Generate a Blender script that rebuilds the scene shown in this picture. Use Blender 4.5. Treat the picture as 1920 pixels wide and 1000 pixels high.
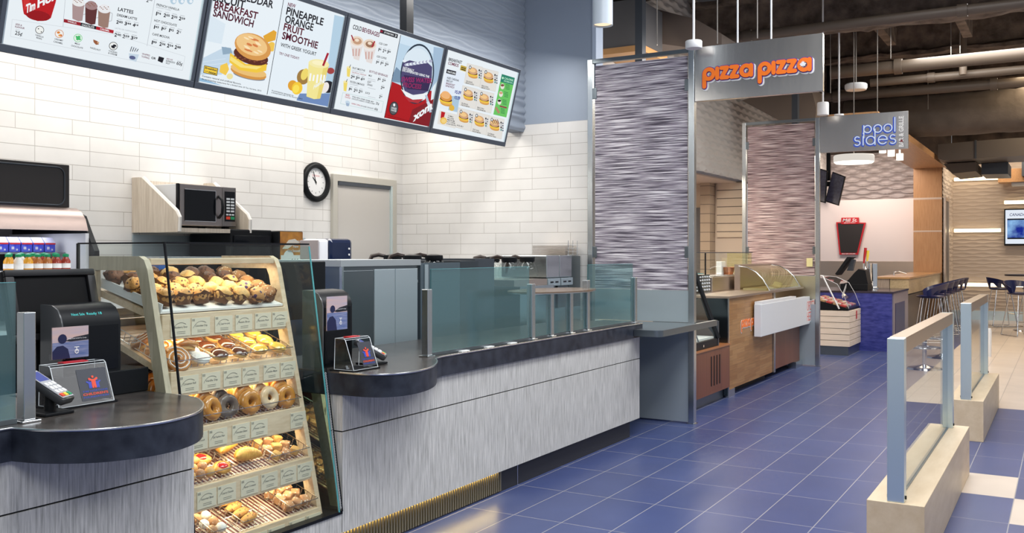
import bpy, bmesh, math, random
from mathutils import Vector, Matrix, noise
random.seed(7)
SC = bpy.context.scene
for o in list(bpy.data.objects): bpy.data.objects.remove(o)
COL = SC.collection
PI = math.pi
# ---------------------------------------------------------------- camera
FPX, CX, HY, EYE = 1768.0, 960.0, 474.0, 1.47
TH = math.atan((2000 - CX) / FPX)
SN, CS = math.sin(TH), math.cos(TH)
cam = bpy.data.cameras.new('camera'); camo = bpy.data.objects.new('camera', cam); COL.objects.link(camo)
camo.location = (0, 0, EYE); camo.rotation_euler = (PI / 2, 0, TH)
cam.sensor_width = 36; cam.lens = 36 * FPX / 1920; cam.shift_y = (HY - 500) / 1920
cam.clip_end = 200; cam.clip_start = 0.05
SC.camera = camo
# ---------------------------------------------------------------- world, exposure, large lamps
w = bpy.data.worlds.new('hall_light'); SC.world = w; w.use_nodes = True
w.node_tree.nodes['Background'].inputs[0].default_value = (0.90, 0.93, 1.0, 1)
w.node_tree.nodes['Background'].inputs[1].default_value = 0.42
SC.view_settings.view_transform = 'Standard'; SC.view_settings.look = 'None'
SC.view_settings.exposure = 0.0; SC.view_settings.gamma = 1.0; SC.view_settings.use_curve_mapping = False

def lamp(name, loc, size, power, color=(1, 1, 1), rot=(0, 0, 0), spread=180):
    l = bpy.data.lights.new(name, 'AREA'); l.shape = 'RECTANGLE'; l.size, l.size_y = size
    l.energy = power; l.color = color; l.spread = math.radians(spread)
    o = bpy.data.objects.new(name, l); o.location = loc; o.rotation_euler = rot; COL.objects.link(o)
    return o
WARM = (1.0, 0.80, 0.55); NEUT = (1.0, 0.96, 0.90); COOL = (0.95, 0.97, 1.0)
lamp('walkway_lamp', (-0.9, 3.2, 4.6), (1.6, 3.5), 200, COOL)
lamp('walkway_lamp', (-1.0, 8.2, 4.6), (1.6, 3.5), 215, COOL)
lamp('walkway_lamp', (-1.0, 13.2, 4.3), (1.6, 3.0), 165, NEUT)
lamp('seating_lamp', (0.6, 17.5, 4.2), (2.5, 4.0), 230, WARM)
lamp('seating_lamp', (2.6, 6.0, 4.4), (2.0, 5.0), 170, COOL)
lamp('seating_lamp', (1.2, -1.0, 4.0), (3.0, 2.5), 190, COOL)
lamp('kitchen_soffit_lamp', (-5.25, 4.4, 3.0), (0.5, 6.4), 84, (1.0, 0.95, 0.88))
lamp('counter_soffit_lamp', (-3.95, 5.2, 3.3), (0.25, 4.6), 45, NEUT, (0, math.radians(12), 0))
lamp('pizza_kitchen_lamp', (-4.6, 11.6, 2.52), (1.0, 3.6), 115, (1.0, 0.87, 0.70))
lamp('bulkhead_fill', (-3.5, 10.4, 3.45), (0.3, 3.0), 26, (1.0, 0.90, 0.80), (0, math.radians(60), 0))  # added fill to brighten the rippled bulkhead, no fixture stands here
lamp('bar_wall_lamp', (-3.9, 19.7, 3.4), (2.4, 0.4), 80, (1.0, 0.84, 0.74), (math.radians(28), 0, 0))
lamp('far_wall_fill', (-0.4, 21.6, 3.7), (3.0, 0.3), 45, (1.0, 0.84, 0.66), (math.radians(20), 0, 0))  # added fill that washes the far wall, unseen beside its LED strips
lamp('bar_lamp', (-2.3, 15.6, 3.1), (1.0, 2.0), 34, (1.0, 0.88, 0.74))

# ---------------------------------------------------------------- geometry on known planes
def at(px, py, x=None, y=None, z=None):
    """the point of a known world plane that the photograph shows at px, py"""
    a = (px - CX) / FPX; b = (HY - py) / FPX
    dx = -SN + CS * a; dy = CS + SN * a
    d = x / dx if x is not None else (y / dy if y is not None else (z - EYE) / b)
    return Vector((d * dx, d * dy, EYE + d * b))

class MB:
    def __init__(s): s.v = []; s.f = []; s.k = []; s.mats = []; s.cur = None
    def use(s, m): s.cur = m; return s
    def add(s, verts, faces, M=None):
        n = len(s.v)
        for p in verts:
            p = Vector(p)
            s.v.append(M @ p if M is not None else p)
        for f in faces: s.f.append([i + n for i in f]); s.k.append(s.cur)
        return s
    def box(s, x0, x1, y0, y1, z0, z1, bev=0.0, M=None):
        if bev > 0:
            bm = bmesh.new(); bmesh.ops.create_cube(bm, size=1)
            for v in bm.verts:
                v.co = Vector(((x0 + x1) / 2 + v.co.x * (x1 - x0), (y0 + y1) / 2 + v.co.y * (y1 - y0), (z0 + z1) / 2 + v.co.z * (z1 - z0)))
            bmesh.ops.bevel(bm, geom=list(bm.edges), offset=bev, segments=2, profile=0.5, affect='EDGES')
            bm.verts.index_update()
            s.add([v.co.copy() for v in bm.verts], [[v.index for v in f.verts] for f in bm.faces], M); bm.free(); return s
        vs = [(x, y, z) for x in (x0, x1) for y in (y0, y1) for z in (z0, z1)]
        return s.add(vs, [(0, 1, 3, 2), (4, 6, 7, 5), (0, 4, 5, 1), (2, 3, 7, 6), (0, 2, 6, 4), (1, 5, 7, 3)], M)
    def tube(s, pts, r, n=8, M=None, closed=False):
        pts = [Vector(p) for p in pts]; rings = []; m = len(pts)
        rr = r if isinstance(r, (list, tuple)) else [r] * m
        ref = None
        for i, p in enumerate(pts):
            if closed: t = (pts[(i + 1) % m] - pts[i - 1])
            else: t = pts[min(i + 1, m - 1)] - pts[max(i - 1, 0)]
            t.normalize()
            if ref is None:
                ref = Vector((0, 0, 1)) if abs(t.z) < 0.9 else Vector((1, 0, 0))
            a = t.cross(ref)
            if a.length < 1e-5: a = t.cross(Vector((0.3, 1, 0.2)))
            a.normalize(); b = a.cross(t).normalized(); ref = b
            rings.append([p + (a * math.cos(2 * PI * k / n) + b * math.sin(2 * PI * k / n)) * rr[i] for k in range(n)])
        vs = [q for ring in rings for q in ring]; fs = []
        for i in range(m if closed else m - 1):
            j = (i + 1) % m
            for k in range(n): fs.append((i * n + k, i * n + (k + 1) % n, j * n + (k + 1) % n, j * n + k))
        if not closed: fs += [tuple(range(n))[::-1], tuple((m - 1) * n + k for k in range(n))]
        return s.add(vs, fs, M)
    def lathe(s, prof, c=(0, 0, 0), n=20, M=None, cap=True):
        vs = []; fs = []
        for r, z in prof:
            for k in range(n): vs.append((c[0] + r * math.cos(2 * PI * k / n), c[1] + r * math.sin(2 * PI * k / n), c[2] + z))
        for i in range(len(prof) - 1):
            for k in range(n): fs.append((i * n + k, i * n + (k + 1) % n, (i + 1) * n + (k + 1) % n, (i + 1) * n + k))
        if cap: fs += [tuple(range(n))[::-1], tuple((len(prof) - 1) * n + k for k in range(n))]
        return s.add(vs, fs, M)
    def prism(s, poly, axis, a0, a1, M=None):
        """poly: list of 2-D points; axis 'x': (y,z), 'y': (x,z), 'z': (x,y)"""
        n = len(poly)
        def p(q, a): return {'x': (a, q[0], q[1]), 'y': (q[0], a, q[1]), 'z': (q[0], q[1], a)}[axis]
        vs = [p(q, a0) for q in poly] + [p(q, a1) for q in poly]
        fs = [tuple(range(n))[::-1], tuple(range(n, 2 * n))] + [(i, (i + 1) % n, n + (i + 1) % n, n + i) for i in range(n)]
        return s.add(vs, fs, M)
    def ball(s, c, r, n=12, m=8, M=None, sc=(1, 1, 1), jit=0.0, fr=8.0, seed=0.0):
        vs = []; fs = []
        for i in range(m + 1):
            th = PI * i / m
            for k in range(n):
                ph = 2 * PI * k / n
                d = Vector((math.sin(th) * math.cos(ph), math.sin(th) * math.sin(ph), math.cos(th)))
                q = 1 + (jit * noise.noise(d * fr + Vector((seed, seed * 1.7, seed * 0.6))) if jit else 0)
                vs.append((c[0] + d.x * r * sc[0] * q, c[1] + d.y * r * sc[1] * q, c[2] + d.z * r * sc[2] * q))
        for i in range(m):
            for k in range(n): fs.append((i * n + k, (i + 1) * n + k, (i + 1) * n + (k + 1) % n, i * n + (k + 1) % n))
        return s.add(vs, fs, M)
    def torus(s, R, r, n=24, m=10, M=None, z0=0.0, jit=0.0, seed=0.0, grow=0.0, top=False, sq=1.0):
        vs = []; fs = []
        ks = [k for k in range(m + 1)] if top else [k for k in range(m)]
        L = len(ks)
        for i in range(n):
            a = 2 * PI * i / n
            for k in ks:
                b = (0.08 * PI + 0.84 * PI * k / m - 0) if top else 2 * PI * k / m
                q = 1 + (jit * noise.noise(Vector((math.cos(a) * 2.2, math.sin(a) * 2.2, math.sin(b) + seed))) if jit else 0)
                rr = (r + grow) * q
                vs.append(((R + rr * math.cos(b)) * math.cos(a), (R + rr * math.cos(b)) * math.sin(a), z0 + rr * sq * math.sin(b)))
        for i in range(n):
            j = (i + 1) % n
            for k in range(L - 1 if top else L):
                kk = (k + 1) % L
                fs.append((i * L + k, j * L + k, j * L + kk, i * L + kk))
        return s.add(vs, fs, M)
    def build(s, name, mat=None, parent=None, smooth=None, origin=None):
        me = bpy.data.meshes.new(name)
        off = Vector((0, 0, 0)); p = parent
        while p is not None: off += p.location; p = p.parent
        if origin is not None: off = off + Vector(origin)
        me.from_pydata([tuple(v - off) for v in s.v], [], s.f)
        mats = []
        for k in s.k:
            k = k or mat
            if k not in mats: mats.append(k)
        for m in mats: me.materials.append(m)
        if len(mats) > 1: me.polygons.foreach_set('material_index', [mats.index(k or mat) for k in s.k])
        bm = bmesh.new(); bm.from_mesh(me); bmesh.ops.recalc_face_normals(bm, faces=bm.faces); bm.to_mesh(me); bm.free()
        if smooth:
            me.polygons.foreach_set('use_smooth', [True] * len(me.polygons)); me.set_sharp_from_angle(angle=math.radians(smooth))
        me.update()
        o = bpy.data.objects.new(name, me); COL.objects.link(o)
        if origin is not None and parent is None: o.location = origin
        if parent is not None: o.parent = parent
        return o

def thing(name, label, cat, loc=(0, 0, 0), group=None):
    o = bpy.data.objects.new(name, None); o.empty_display_size = 0.05; COL.objects.link(o); o.location = loc
    o['label'] = label; o['category'] = cat
    if group: o['group'] = group
    return o
def tag(o, label, cat, group=None, kind=None):
    o['label'] = label; o['category'] = cat
    if group: o['group'] = group
    if kind: o['kind'] = kind
    return o
def struct(o, label, cat):
    o['kind'] = 'structure'; o['label'] = label; o['category'] = cat; return o
def dup(root, loc, rot=None, label=None, group=None, scale=None):
    r = root.copy(); COL.objects.link(r); r.location = loc
    if rot is not None: r.rotation_euler = rot
    if label: r['label'] = label
    if group: r['group'] = group
    if scale: r.scale = scale if hasattr(scale, '__len__') else (scale,) * 3
    for ch in list(root.children):
        c = ch.copy(); COL.objects.link(c); c.parent = r
        for g in ch.children:
            d = g.copy(); COL.objects.link(d); d.parent = c
    return r
def R(x=0, y=0, z=0): return Matrix.Rotation(z, 4, 'Z') @ Matrix.Rotation(y, 4, 'Y') @ Matrix.Rotation(x, 4, 'X')
def TR(x, y, z): return Matrix.Translation((x, y, z))

# ---------------------------------------------------------------- materials
def _new(name):
    m = bpy.data.materials.new(name); m.use_nodes = True; nt = m.node_tree
    b = nt.nodes['Principled BSDF']; return m, nt, b
def c4(c): return (c[0], c[1], c[2], 1)
def mat(name, c, rough=0.5, metal=0.0, spec=0.5, var=0.0, vscale=8.0, bump=0.0, bscale=40.0, stretch=(1, 1, 1), c2=None, coat=0.0):
    m, nt, b = _new(name)
    b.inputs['Base Color'].default_value = c4(c); b.inputs['Roughness'].default_value = rough
    b.inputs['Metallic'].default_value = metal; b.inputs['Specular IOR Level'].default_value = spec
    b.inputs['Coat Weight'].default_value = coat
    if var or bump or c2:
        tc = nt.nodes.new('ShaderNodeTexCoord'); mp = nt.nodes.new('ShaderNodeMapping'); mp.inputs['Scale'].default_value = stretch
        nt.links.new(tc.outputs['Object'], mp.inputs[0])
    if var or c2:
        n = nt.nodes.new('ShaderNodeTexNoise'); n.inputs['Scale'].default_value = vscale; n.inputs['Detail'].default_value = 6
        r = nt.nodes.new('ShaderNodeValToRGB'); nt.links.new(mp.outputs[0], n.inputs['Vector']); nt.links.new(n.outputs[0], r.inputs[0])
        if c2 is None: ca = [x * (1 - var) for x in c]; cb = [min(1, x * (1 + var)) for x in c]
        else: ca, cb = c, c2
        r.color_ramp.elements[0].position = 0.32; r.color_ramp.elements[1].position = 0.68
        r.color_ramp.elements[0].color = c4(ca); r.color_ramp.elements[1].color = c4(cb)
        nt.links.new(r.outputs[0], b.inputs['Base Color'])
    if bump:
        n2 = nt.nodes.new('ShaderNodeTexNoise'); n2.inputs['Scale'].default_value = bscale; n2.inputs['Detail'].default_value = 4
        bp = nt.nodes.new('ShaderNodeBump'); bp.inputs['Strength'].default_value = bump; bp.inputs['Distance'].default_value = 0.01
        nt.links.new(mp.outputs[0], n2.inputs['Vector']); nt.links.new(n2.outputs[0], bp.inputs['Height']); nt.links.new(bp.outputs[0], b.inputs['Normal'])
    return m
def emis(name, c, st=1.0):
    m, nt, b = _new(name)
    b.inputs['Base Color'].default_value = (0, 0, 0, 1); b.inputs['Specular IOR Level'].default_value = 0.2; b.inputs['Roughness'].default_value = 0.5
    b.inputs['Emission Color'].default_value = c4(c); b.inputs['Emission Strength'].default_value = st
    return m
_scr = {}
def scr(c):
    """one lit colour of a screen"""
    k = tuple(round(x, 3) for x in c)
    if k not in _scr: _scr[k] = emis('screen_ink', k, 1.0)
    return _scr[k]
def glass(name, tint, ior=1.5, rough=0.0, body=0.0, bodyc=(0.3, 0.5, 0.5)):
    m = bpy.data.materials.new(name); m.use_nodes = True; nt = m.node_tree; nt.nodes.clear()
    out = nt.nodes.new('ShaderNodeOutputMaterial'); mix = nt.nodes.new('ShaderNodeMixShader')
    tr = nt.nodes.new('ShaderNodeBsdfTransparent'); tr.inputs[0].default_value = c4(tint)
    gl = nt.nodes.new('ShaderNodeBsdfGlossy'); gl.inputs['Roughness'].default_value = rough
    fr = nt.nodes.new('ShaderNodeFresnel'); fr.inputs[0].default_value = ior
    ge = nt.nodes.new('ShaderNodeNewGeometry'); su = nt.nodes.new('ShaderNodeMath'); su.operation = 'SUBTRACT'; su.inputs[0].default_value = 1.0; mu = nt.nodes.new('ShaderNodeMath'); mu.operation = 'MULTIPLY'
    nt.links.new(ge.outputs['Backfacing'], su.inputs[1]); nt.links.new(su.outputs[0], mu.inputs[0]); nt.links.new(fr.outputs[0], mu.inputs[1]); nt.links.new(mu.outputs[0], mix.inputs[0])
    if body > 0:
        df = nt.nodes.new('ShaderNodeBsdfDiffuse'); df.inputs[0].default_value = c4(bodyc)
        m2 = nt.nodes.new('ShaderNodeMixShader'); m2.inputs[0].default_value = body
        nt.links.new(tr.outputs[0], m2.inputs[1]); nt.links.new(df.outputs[0], m2.inputs[2]); nt.links.new(m2.outputs[0], mix.inputs[1])
    else: nt.links.new(tr.outputs[0], mix.inputs[1])
    nt.links.new(gl.outputs[0], mix.inputs[2]); nt.links.new(mix.outputs[0], out.inputs[0])
    return m
def brick(name, c1, c2, mortar, bw, bh, msize, axes, rough, offset=0.5, bump=0.3, origin=(0, 0), spec=0.5, freq=2, coat=0.0, wav=0.0):
    m, nt, b = _new(name)
    tc = nt.nodes.new('ShaderNodeTexCoord'); sx = nt.nodes.new('ShaderNodeSeparateXYZ'); cx = nt.nodes.new('ShaderNodeCombineXYZ')
    nt.links.new(tc.outputs['Object'], sx.inputs[0])
    for i, a in enumerate(axes):
        ad = nt.nodes.new('ShaderNodeMath'); ad.operation = 'ADD'; ad.inputs[1].default_value = 100 * (bw if i == 0 else bh) - origin[i]
        nt.links.new(sx.outputs['XYZ'.index(a)], ad.inputs[0]); nt.links.new(ad.outputs[0], cx.inputs[i])
    br = nt.nodes.new('ShaderNodeTexBrick'); nt.links.new(cx.outputs[0], br.inputs['Vector'])
    br.offset = offset; br.offset_frequency = freq; br.squash = 1.0
    br.inputs['Scale'].default_value = 1.0; br.inputs['Brick Width'].default_value = bw; br.inputs['Row Height'].default_value = bh
    br.inputs['Mortar Size'].default_value = msize; br.inputs['Mortar Smooth'].default_value = 0.1; br.inputs['Bias'].default_value = 0
    br.inputs['Color1'].default_value = c4(c1); br.inputs['Color2'].default_value = c4(c2); br.inputs['Mortar'].default_value = c4(mortar)
    no = nt.nodes.new('ShaderNodeTexNoise'); no.inputs['Scale'].default_value = 3.0; no.inputs['Detail'].default_value = 5
    nt.links.new(tc.outputs['Object'], no.inputs['Vector'])
    mx = nt.nodes.new('ShaderNodeMix'); mx.data_type = 'RGBA'; mx.blend_type = 'MULTIPLY'; mx.inputs[0].default_value = 0.25
    nt.links.new(br.outputs[0], mx.inputs[6]); nt.links.new(no.outputs[0], mx.inputs[7]); nt.links.new(mx.outputs[2], b.inputs['Base Color'])
    bp = nt.nodes.new('ShaderNodeBump'); bp.inputs['Strength'].default_value = bump; bp.inputs['Distance'].default_value = 0.004; bp.invert = True
    nt.links.new(br.outputs['Fac'], bp.inputs['Height']); nt.links.new(bp.outputs[0], b.inputs['Normal'])
    if wav:
        b2 = nt.nodes.new('ShaderNodeBump'); b2.inputs['Strength'].default_value = wav; b2.inputs['Distance'].default_value = 0.02
        nt.links.new(no.outputs[0], b2.inputs['Height']); nt.links.new(bp.outputs[0], b2.inputs['Normal']); nt.links.new(b2.outputs[0], b.inputs['Normal'])
    b.inputs['Roughness'].default_value = rough; b.inputs['Specular IOR Level'].default_value = spec; b.inputs['Coat Weight'].default_value = coat
    return m
def grain(name, ca, cb, scale=(1, 1, 1), fine=30.0, rough=0.45, pos=(0.3, 0.7), spec=0.4, cc=None):
    """wood / laminate with streaks: scale stretches object space; small numbers run along the streak"""
    m, nt, b = _new(name)
    tc = nt.nodes.new('ShaderNodeTexCoord'); mp = nt.nodes.new('ShaderNodeMapping'); mp.inputs['Scale'].default_value = scale
    nt.links.new(tc.outputs['Object'], mp.inputs[0])
    n = nt.nodes.new('ShaderNodeTexNoise'); n.inputs['Scale'].default_value = fine; n.inputs['Detail'].default_value = 8; n.inputs['Roughness'].default_value = 0.65
    nt.links.new(mp.outputs[0], n.inputs['Vector'])
    r = nt.nodes.new('ShaderNodeValToRGB'); nt.links.new(n.outputs[0], r.inputs[0])
    r.color_ramp.elements[0].position = pos[0]; r.color_ramp.elements[1].position = pos[1]
    r.color_ramp.elements[0].color = c4(ca); r.color_ramp.elements[1].color = c4(cb)
    if cc: e = r.color_ramp.elements.new((pos[0] + pos[1]) / 2); e.color = c4(cc)
    nt.links.new(r.outputs[0], b.inputs['Base Color']); b.inputs['Roughness'].default_value = rough; b.inputs['Specular IOR Level'].default_value = spec
    return m
def planks(name, ca, cb, axes, bw, bh, rough=0.4, gap=(0.1, 0.05, 0.02), ms=0.0015, fine=(2, 40)):
    """strip boards: brick pattern tinted by streaks along the first axis"""
    m = brick(name, ca, cb, gap, bw, bh, ms, axes, rough, offset=0.37, bump=0.2)
    nt = m.node_tree; b = nt.nodes['Principled BSDF']
    no = [n for n in nt.nodes if n.type == 'TEX_NOISE'][0]
    cx = [n for n in nt.nodes if n.type == 'COMBXYZ'][0]
    mp = nt.nodes.new('ShaderNodeMapping'); mp.inputs['Scale'].default_value = (fine[0], fine[1], 1)
    nt.links.new(cx.outputs[0], mp.inputs[0]); nt.links.new(mp.outputs[0], no.inputs['Vector']); no.inputs['Scale'].default_value = 1.0
    mx = [n for n in nt.nodes if n.type == 'MIX'][0]; mx.inputs[0].default_value = 0.6
    return m
def wavy(name, ca, cb, cc, vert=38.0, horiz=2.2, rough=0.35, bump=0.6, axis='X'):
    """a panel of fine horizontal ripples"""
    m, nt, b = _new(name)
    tc = nt.nodes.new('ShaderNodeTexCoord'); mp = nt.nodes.new('ShaderNodeMapping'); mp.inputs['Scale'].default_value = (horiz, horiz, vert)
    nt.links.new(tc.outputs['Object'], mp.inputs[0])
    n = nt.nodes.new('ShaderNodeTexNoise'); n.inputs['Scale'].default_value = 1.0; n.inputs['Detail'].default_value = 3; n.inputs['Roughness'].default_value = 0.5
    nt.links.new(mp.outputs[0], n.inputs['Vector'])
    r = nt.nodes.new('ShaderNodeValToRGB'); nt.links.new(n.outputs[0], r.inputs[0])
    r.color_ramp.elements[0].position = 0.40; r.color_ramp.elements[1].position = 0.62
    r.color_ramp.elements[0].color = c4(ca); r.color_ramp.elements[1].color = c4(cc)  # light and shade of the ripples put into the colour, besides the bump
    e = r.color_ramp.elements.new(0.5); e.color = c4(cb)
    nt.links.new(r.outputs[0], b.inputs['Base Color']); b.inputs['Roughness'].default_value = rough
    bp = nt.nodes.new('ShaderNodeBump'); bp.inputs['Strength'].default_value = bump; bp.inputs['Distance'].default_value = 0.012
    nt.links.new(n.outputs[0], bp.inputs['Height']); nt.links.new(bp.outputs[0], b.inputs['Normal'])
    return m
def baked(name, ca, cb, spot=None, sscale=60.0, samt=0.33, rough=0.55, scale=18.0):
    m = mat(name, ca, rough, c2=cb, vscale=scale, bump=0.5, bscale=90)
    if spot:
        nt = m.node_tree; b = nt.nodes['Principled BSDF']
        tc = nt.nodes.new('ShaderNodeTexCoord'); vo = nt.nodes.new('ShaderNodeTexVoronoi'); vo.inputs['Scale'].default_value = sscale
        nt.links.new(tc.outputs['Object'], vo.inputs['Vector'])
        lt = nt.nodes.new('ShaderNodeMath'); lt.operation = 'LESS_THAN'; lt.inputs[1].default_value = samt
        nt.links.new(vo.outputs['Distance'], lt.inputs[0])
        mx = nt.nodes.new('ShaderNodeMix'); mx.data_type = 'RGBA'; mx.inputs[7].default_value = c4(spot)
        src = b.inputs['Base Color'].links[0].from_socket
        nt.links.new(src, mx.inputs[6]); nt.links.new(lt.outputs[0], mx.inputs[0]); nt.links.new(mx.outputs[2], b.inputs['Base Color'])
    return m

STEEL = mat('brushed_steel', (0.56, 0.60, 0.62), 0.26, 1.0)
STEELB = mat('blue_steel', (0.72, 0.84, 0.86), 0.30, 0.85)
STEELD = mat('dark_steel', (0.20, 0.23, 0.25), 0.32, 0.9)
STEELW = mat('warm_steel', (0.62, 0.52, 0.44), 0.28, 0.95, bump=0.06, bscale=40, stretch=(30, 30, 1))
CHROME = mat('chrome', (0.78, 0.80, 0.82), 0.12, 1.0)
BLACK = mat('black_plastic', (0.008, 0.009, 0.011), 0.42, spec=0.18)
BLACKG = mat('black_gloss', (0.005, 0.006, 0.008), 0.12, spec=0.25)
DGREY = mat('dark_grey_metal', (0.06, 0.07, 0.085), 0.4, 0.3)
FRAMEG = mat('charcoal_frame', (0.085, 0.10, 0.125), 0.38, 0.3)
WHITE = mat('white_paint', (0.82, 0.82, 0.82), 0.45)
PALE = mat('pale_plastic', (0.62, 0.64, 0.66), 0.4)
CREAM = mat('cream_paint', (0.78, 0.64, 0.50), 0.6)
PAPER = mat('paper', (0.85, 0.85, 0.83), 0.7)
RED = mat('red_paint', (0.55, 0.02, 0.03), 0.4)
ORANGE = mat('orange_acrylic', (0.95, 0.20, 0.015), 0.35)
BLUEI = mat('blue_ink', (0.03, 0.06, 0.45), 0.4)
REDI = mat('red_ink', (0.75, 0.06, 0.02), 0.4)
GREEN = mat('green_plastic', (0.01, 0.30, 0.12), 0.35)
NAVY = mat('navy_shell', (0.010, 0.014, 0.075), 0.28, coat=0.3)
CLEAR = glass('clear_glass', (0.95, 0.98, 0.97))
TEAL = glass('teal_glass', (0.72, 0.86, 0.86), ior=1.9, rough=0.06, body=0.15, bodyc=(0.17, 0.35, 0.36))  # teal body colour stands in for reflections of the dark room
EDGEG = mat('glass_edge', (0.10, 0.38, 0.40), 0.15)
ACRYL = glass('clear_acrylic', (0.93, 0.94, 0.95))
# ================================================================ SETTING
TILE = brick('white_wall_tile_yz', (0.84, 0.82, 0.79), (0.88, 0.86, 0.83), (0.52, 0.49, 0.45), 0.406, 0.1028, 0.0022, 'YZ', 0.16, offset=0.33, bump=0.25, freq=3, origin=(0.1, 2.687))
TILEX = brick('white_wall_tile_xz', (0.84, 0.82, 0.79), (0.88, 0.86, 0.83), (0.52, 0.49, 0.45), 0.406, 0.1028, 0.0022, 'XZ', 0.16, offset=0.33, bump=0.25, freq=3, origin=(0.1, 2.687))
BFL = brick('blue_floor_tile', (0.058, 0.080, 0.205), (0.067, 0.092, 0.228), (0.36, 0.35, 0.38), 0.605, 0.30, 0.0028, 'YX', 0.32, offset=0.0, bump=0.1, origin=(4.56, -2.67), spec=0.32)
WFL = brick('beige_floor_tile', (0.72, 0.60, 0.50), (0.76, 0.65, 0.55), (0.42, 0.36, 0.32), 0.605, 0.30, 0.0032, 'YX', 0.28, offset=0.0, bump=0.1, origin=(4.56, -2.67))
BPAINT = mat('blue_grey_paint', (0.33, 0.385, 0.47), 0.6)
SHEET = mat('pale_bar_wall', (0.82, 0.74, 0.71), 0.5)
WAVEG = mat('grey_wave_panel', (0.23, 0.265, 0.32), 0.5)
WAVEP = mat('greige_wave_panel', (0.40, 0.36, 0.35), 0.5)
WAVEC = mat('cream_wave_panel', (0.64, 0.54, 0.45), 0.5)
CEIL = mat('sprayed_ceiling', (0.055, 0.038, 0.028), 0.9, var=0.6, vscale=3, bump=1.0, bscale=12)
FIREP = mat('fireproofed_beam', (0.15, 0.115, 0.09), 0.95, var=0.5, vscale=6, bump=1.0, bscale=25)
PIPEM = mat('brown_painted_pipe', (0.105, 0.080, 0.060), 0.5)
DUCTM = mat('wrapped_duct', (0.125, 0.10, 0.08), 0.75, bump=1.0, bscale=9, var=0.15, vscale=4)
BOXD = mat('grey_brown_duct', (0.105, 0.09, 0.08), 0.5)
TANW = grain('tan_veneer', (0.42, 0.22, 0.10), (0.55, 0.32, 0.16), (8, 8, 0.6), 6, 0.4)
TANB = grain('tan_veneer_beam', (0.42, 0.22, 0.10), (0.58, 0.33, 0.16), (8, 0.5, 8), 6, 0.4)

# floor: one face per tile
mb = MB(); X0, Y0 = -2.67 - 0.30 * 14, 4.56 - 0.605 * 11
ACC = {(8, 2), (9, 1), (10, 3), (11, 0), (12, 2), (7, -3), (9, -2), (10, 0)}
for i in range(40):
    for j in range(42):
        xa, ya = X0 + 0.30 * i, Y0 + 0.605 * j
        kx, ky = i - 14, j - 11
        beige = (xa > -1.5 and ya > 10.0) or ((kx == 7 and ky == 3) or (kx == 8 and ky == 2) or (kx == 9 and ky == 4) or (kx == 10 and ky == 1) or (kx == 11 and ky == 3) or (kx == 13 and ky == 2))
        mb.use(WFL if beige else BFL).add([(xa, ya, 0), (xa + 0.30, ya, 0), (xa + 0.30, ya + 0.605, 0), (xa, ya + 0.605, 0)], [(0, 1, 2, 3)])
struct(mb.build('floor', BFL), 'blue tiled concourse floor with beige tiles in the seating area', 'floor')

XW = -5.9
def wavewall(name, u0, u1, z0, z1, place, m, pitch=0.062, amp=0.013, L=0.55, nu=0.06, parent=None):
    """a wall panel of braided horizontal ripples in relief; place(u, z, h) gives the point"""
    nz = max(4, int((z1 - z0) / (pitch / 7))); nx = max(2, int((u1 - u0) / nu)); vs = []; fs = []
    for j in range(nz + 1):
        z = z0 + (z1 - z0) * j / nz
        for i in range(nx + 1):
            u = u0 + (u1 - u0) * i / nx
            row = math.cos(PI * z / pitch)
            zz = z + 0.30 * pitch * math.sin(2 * PI * u / L + 0.7 * math.sin(u * 1.3)) * (1 if math.floor(z / pitch) % 2 else -1) * abs(math.sin(PI * z / pitch))
            t = (zz / pitch) % 1.0
            h = amp * (1 - abs(2 * t - 1) ** 1.3)
            vs.append(place(u, z, h))
    for j in range(nz):
        for i in range(nx): a = j * (nx + 1) + i; fs.append((a, a + 1, a + nx + 2, a + nx + 1))
    return MB().add(vs, fs).build(name, m, parent, smooth=60)

yj = at(569, 300, x=XW + 0.05).y
mb = MB(); mb.box(XW - 0.15, XW, yj, 7.85, 0, 3.05); mb.box(XW - 0.15, XW + 0.05, -1.0, yj, 0, 3.05)
struct(mb.build('wall_left', TILE), 'white tiled wall behind the coffee counter', 'wall')
mb = MB(); mb.use(TILEX).box(XW, -3.74, 7.80, 7.95, 0, 2.687).box(XW, -4.46, 7.80, 7.95, 2.687, 3.05)
mb.use(BPAINT).box(-4.46, -3.74, 7.806, 7.95, 2.687, 5.2)
struct(mb.build('wall_back', TILEX), 'end wall, white tile below and blue grey paint above', 'wall')
struct(MB().box(-3.738, -3.70, 7.80, 7.95, 2.9, 5.2).build('trim_1', mat('pale_blue_trim', (0.50, 0.57, 0.68), 0.5)), 'pale vertical edge trim of the blue grey wall', 'trim')
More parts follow.
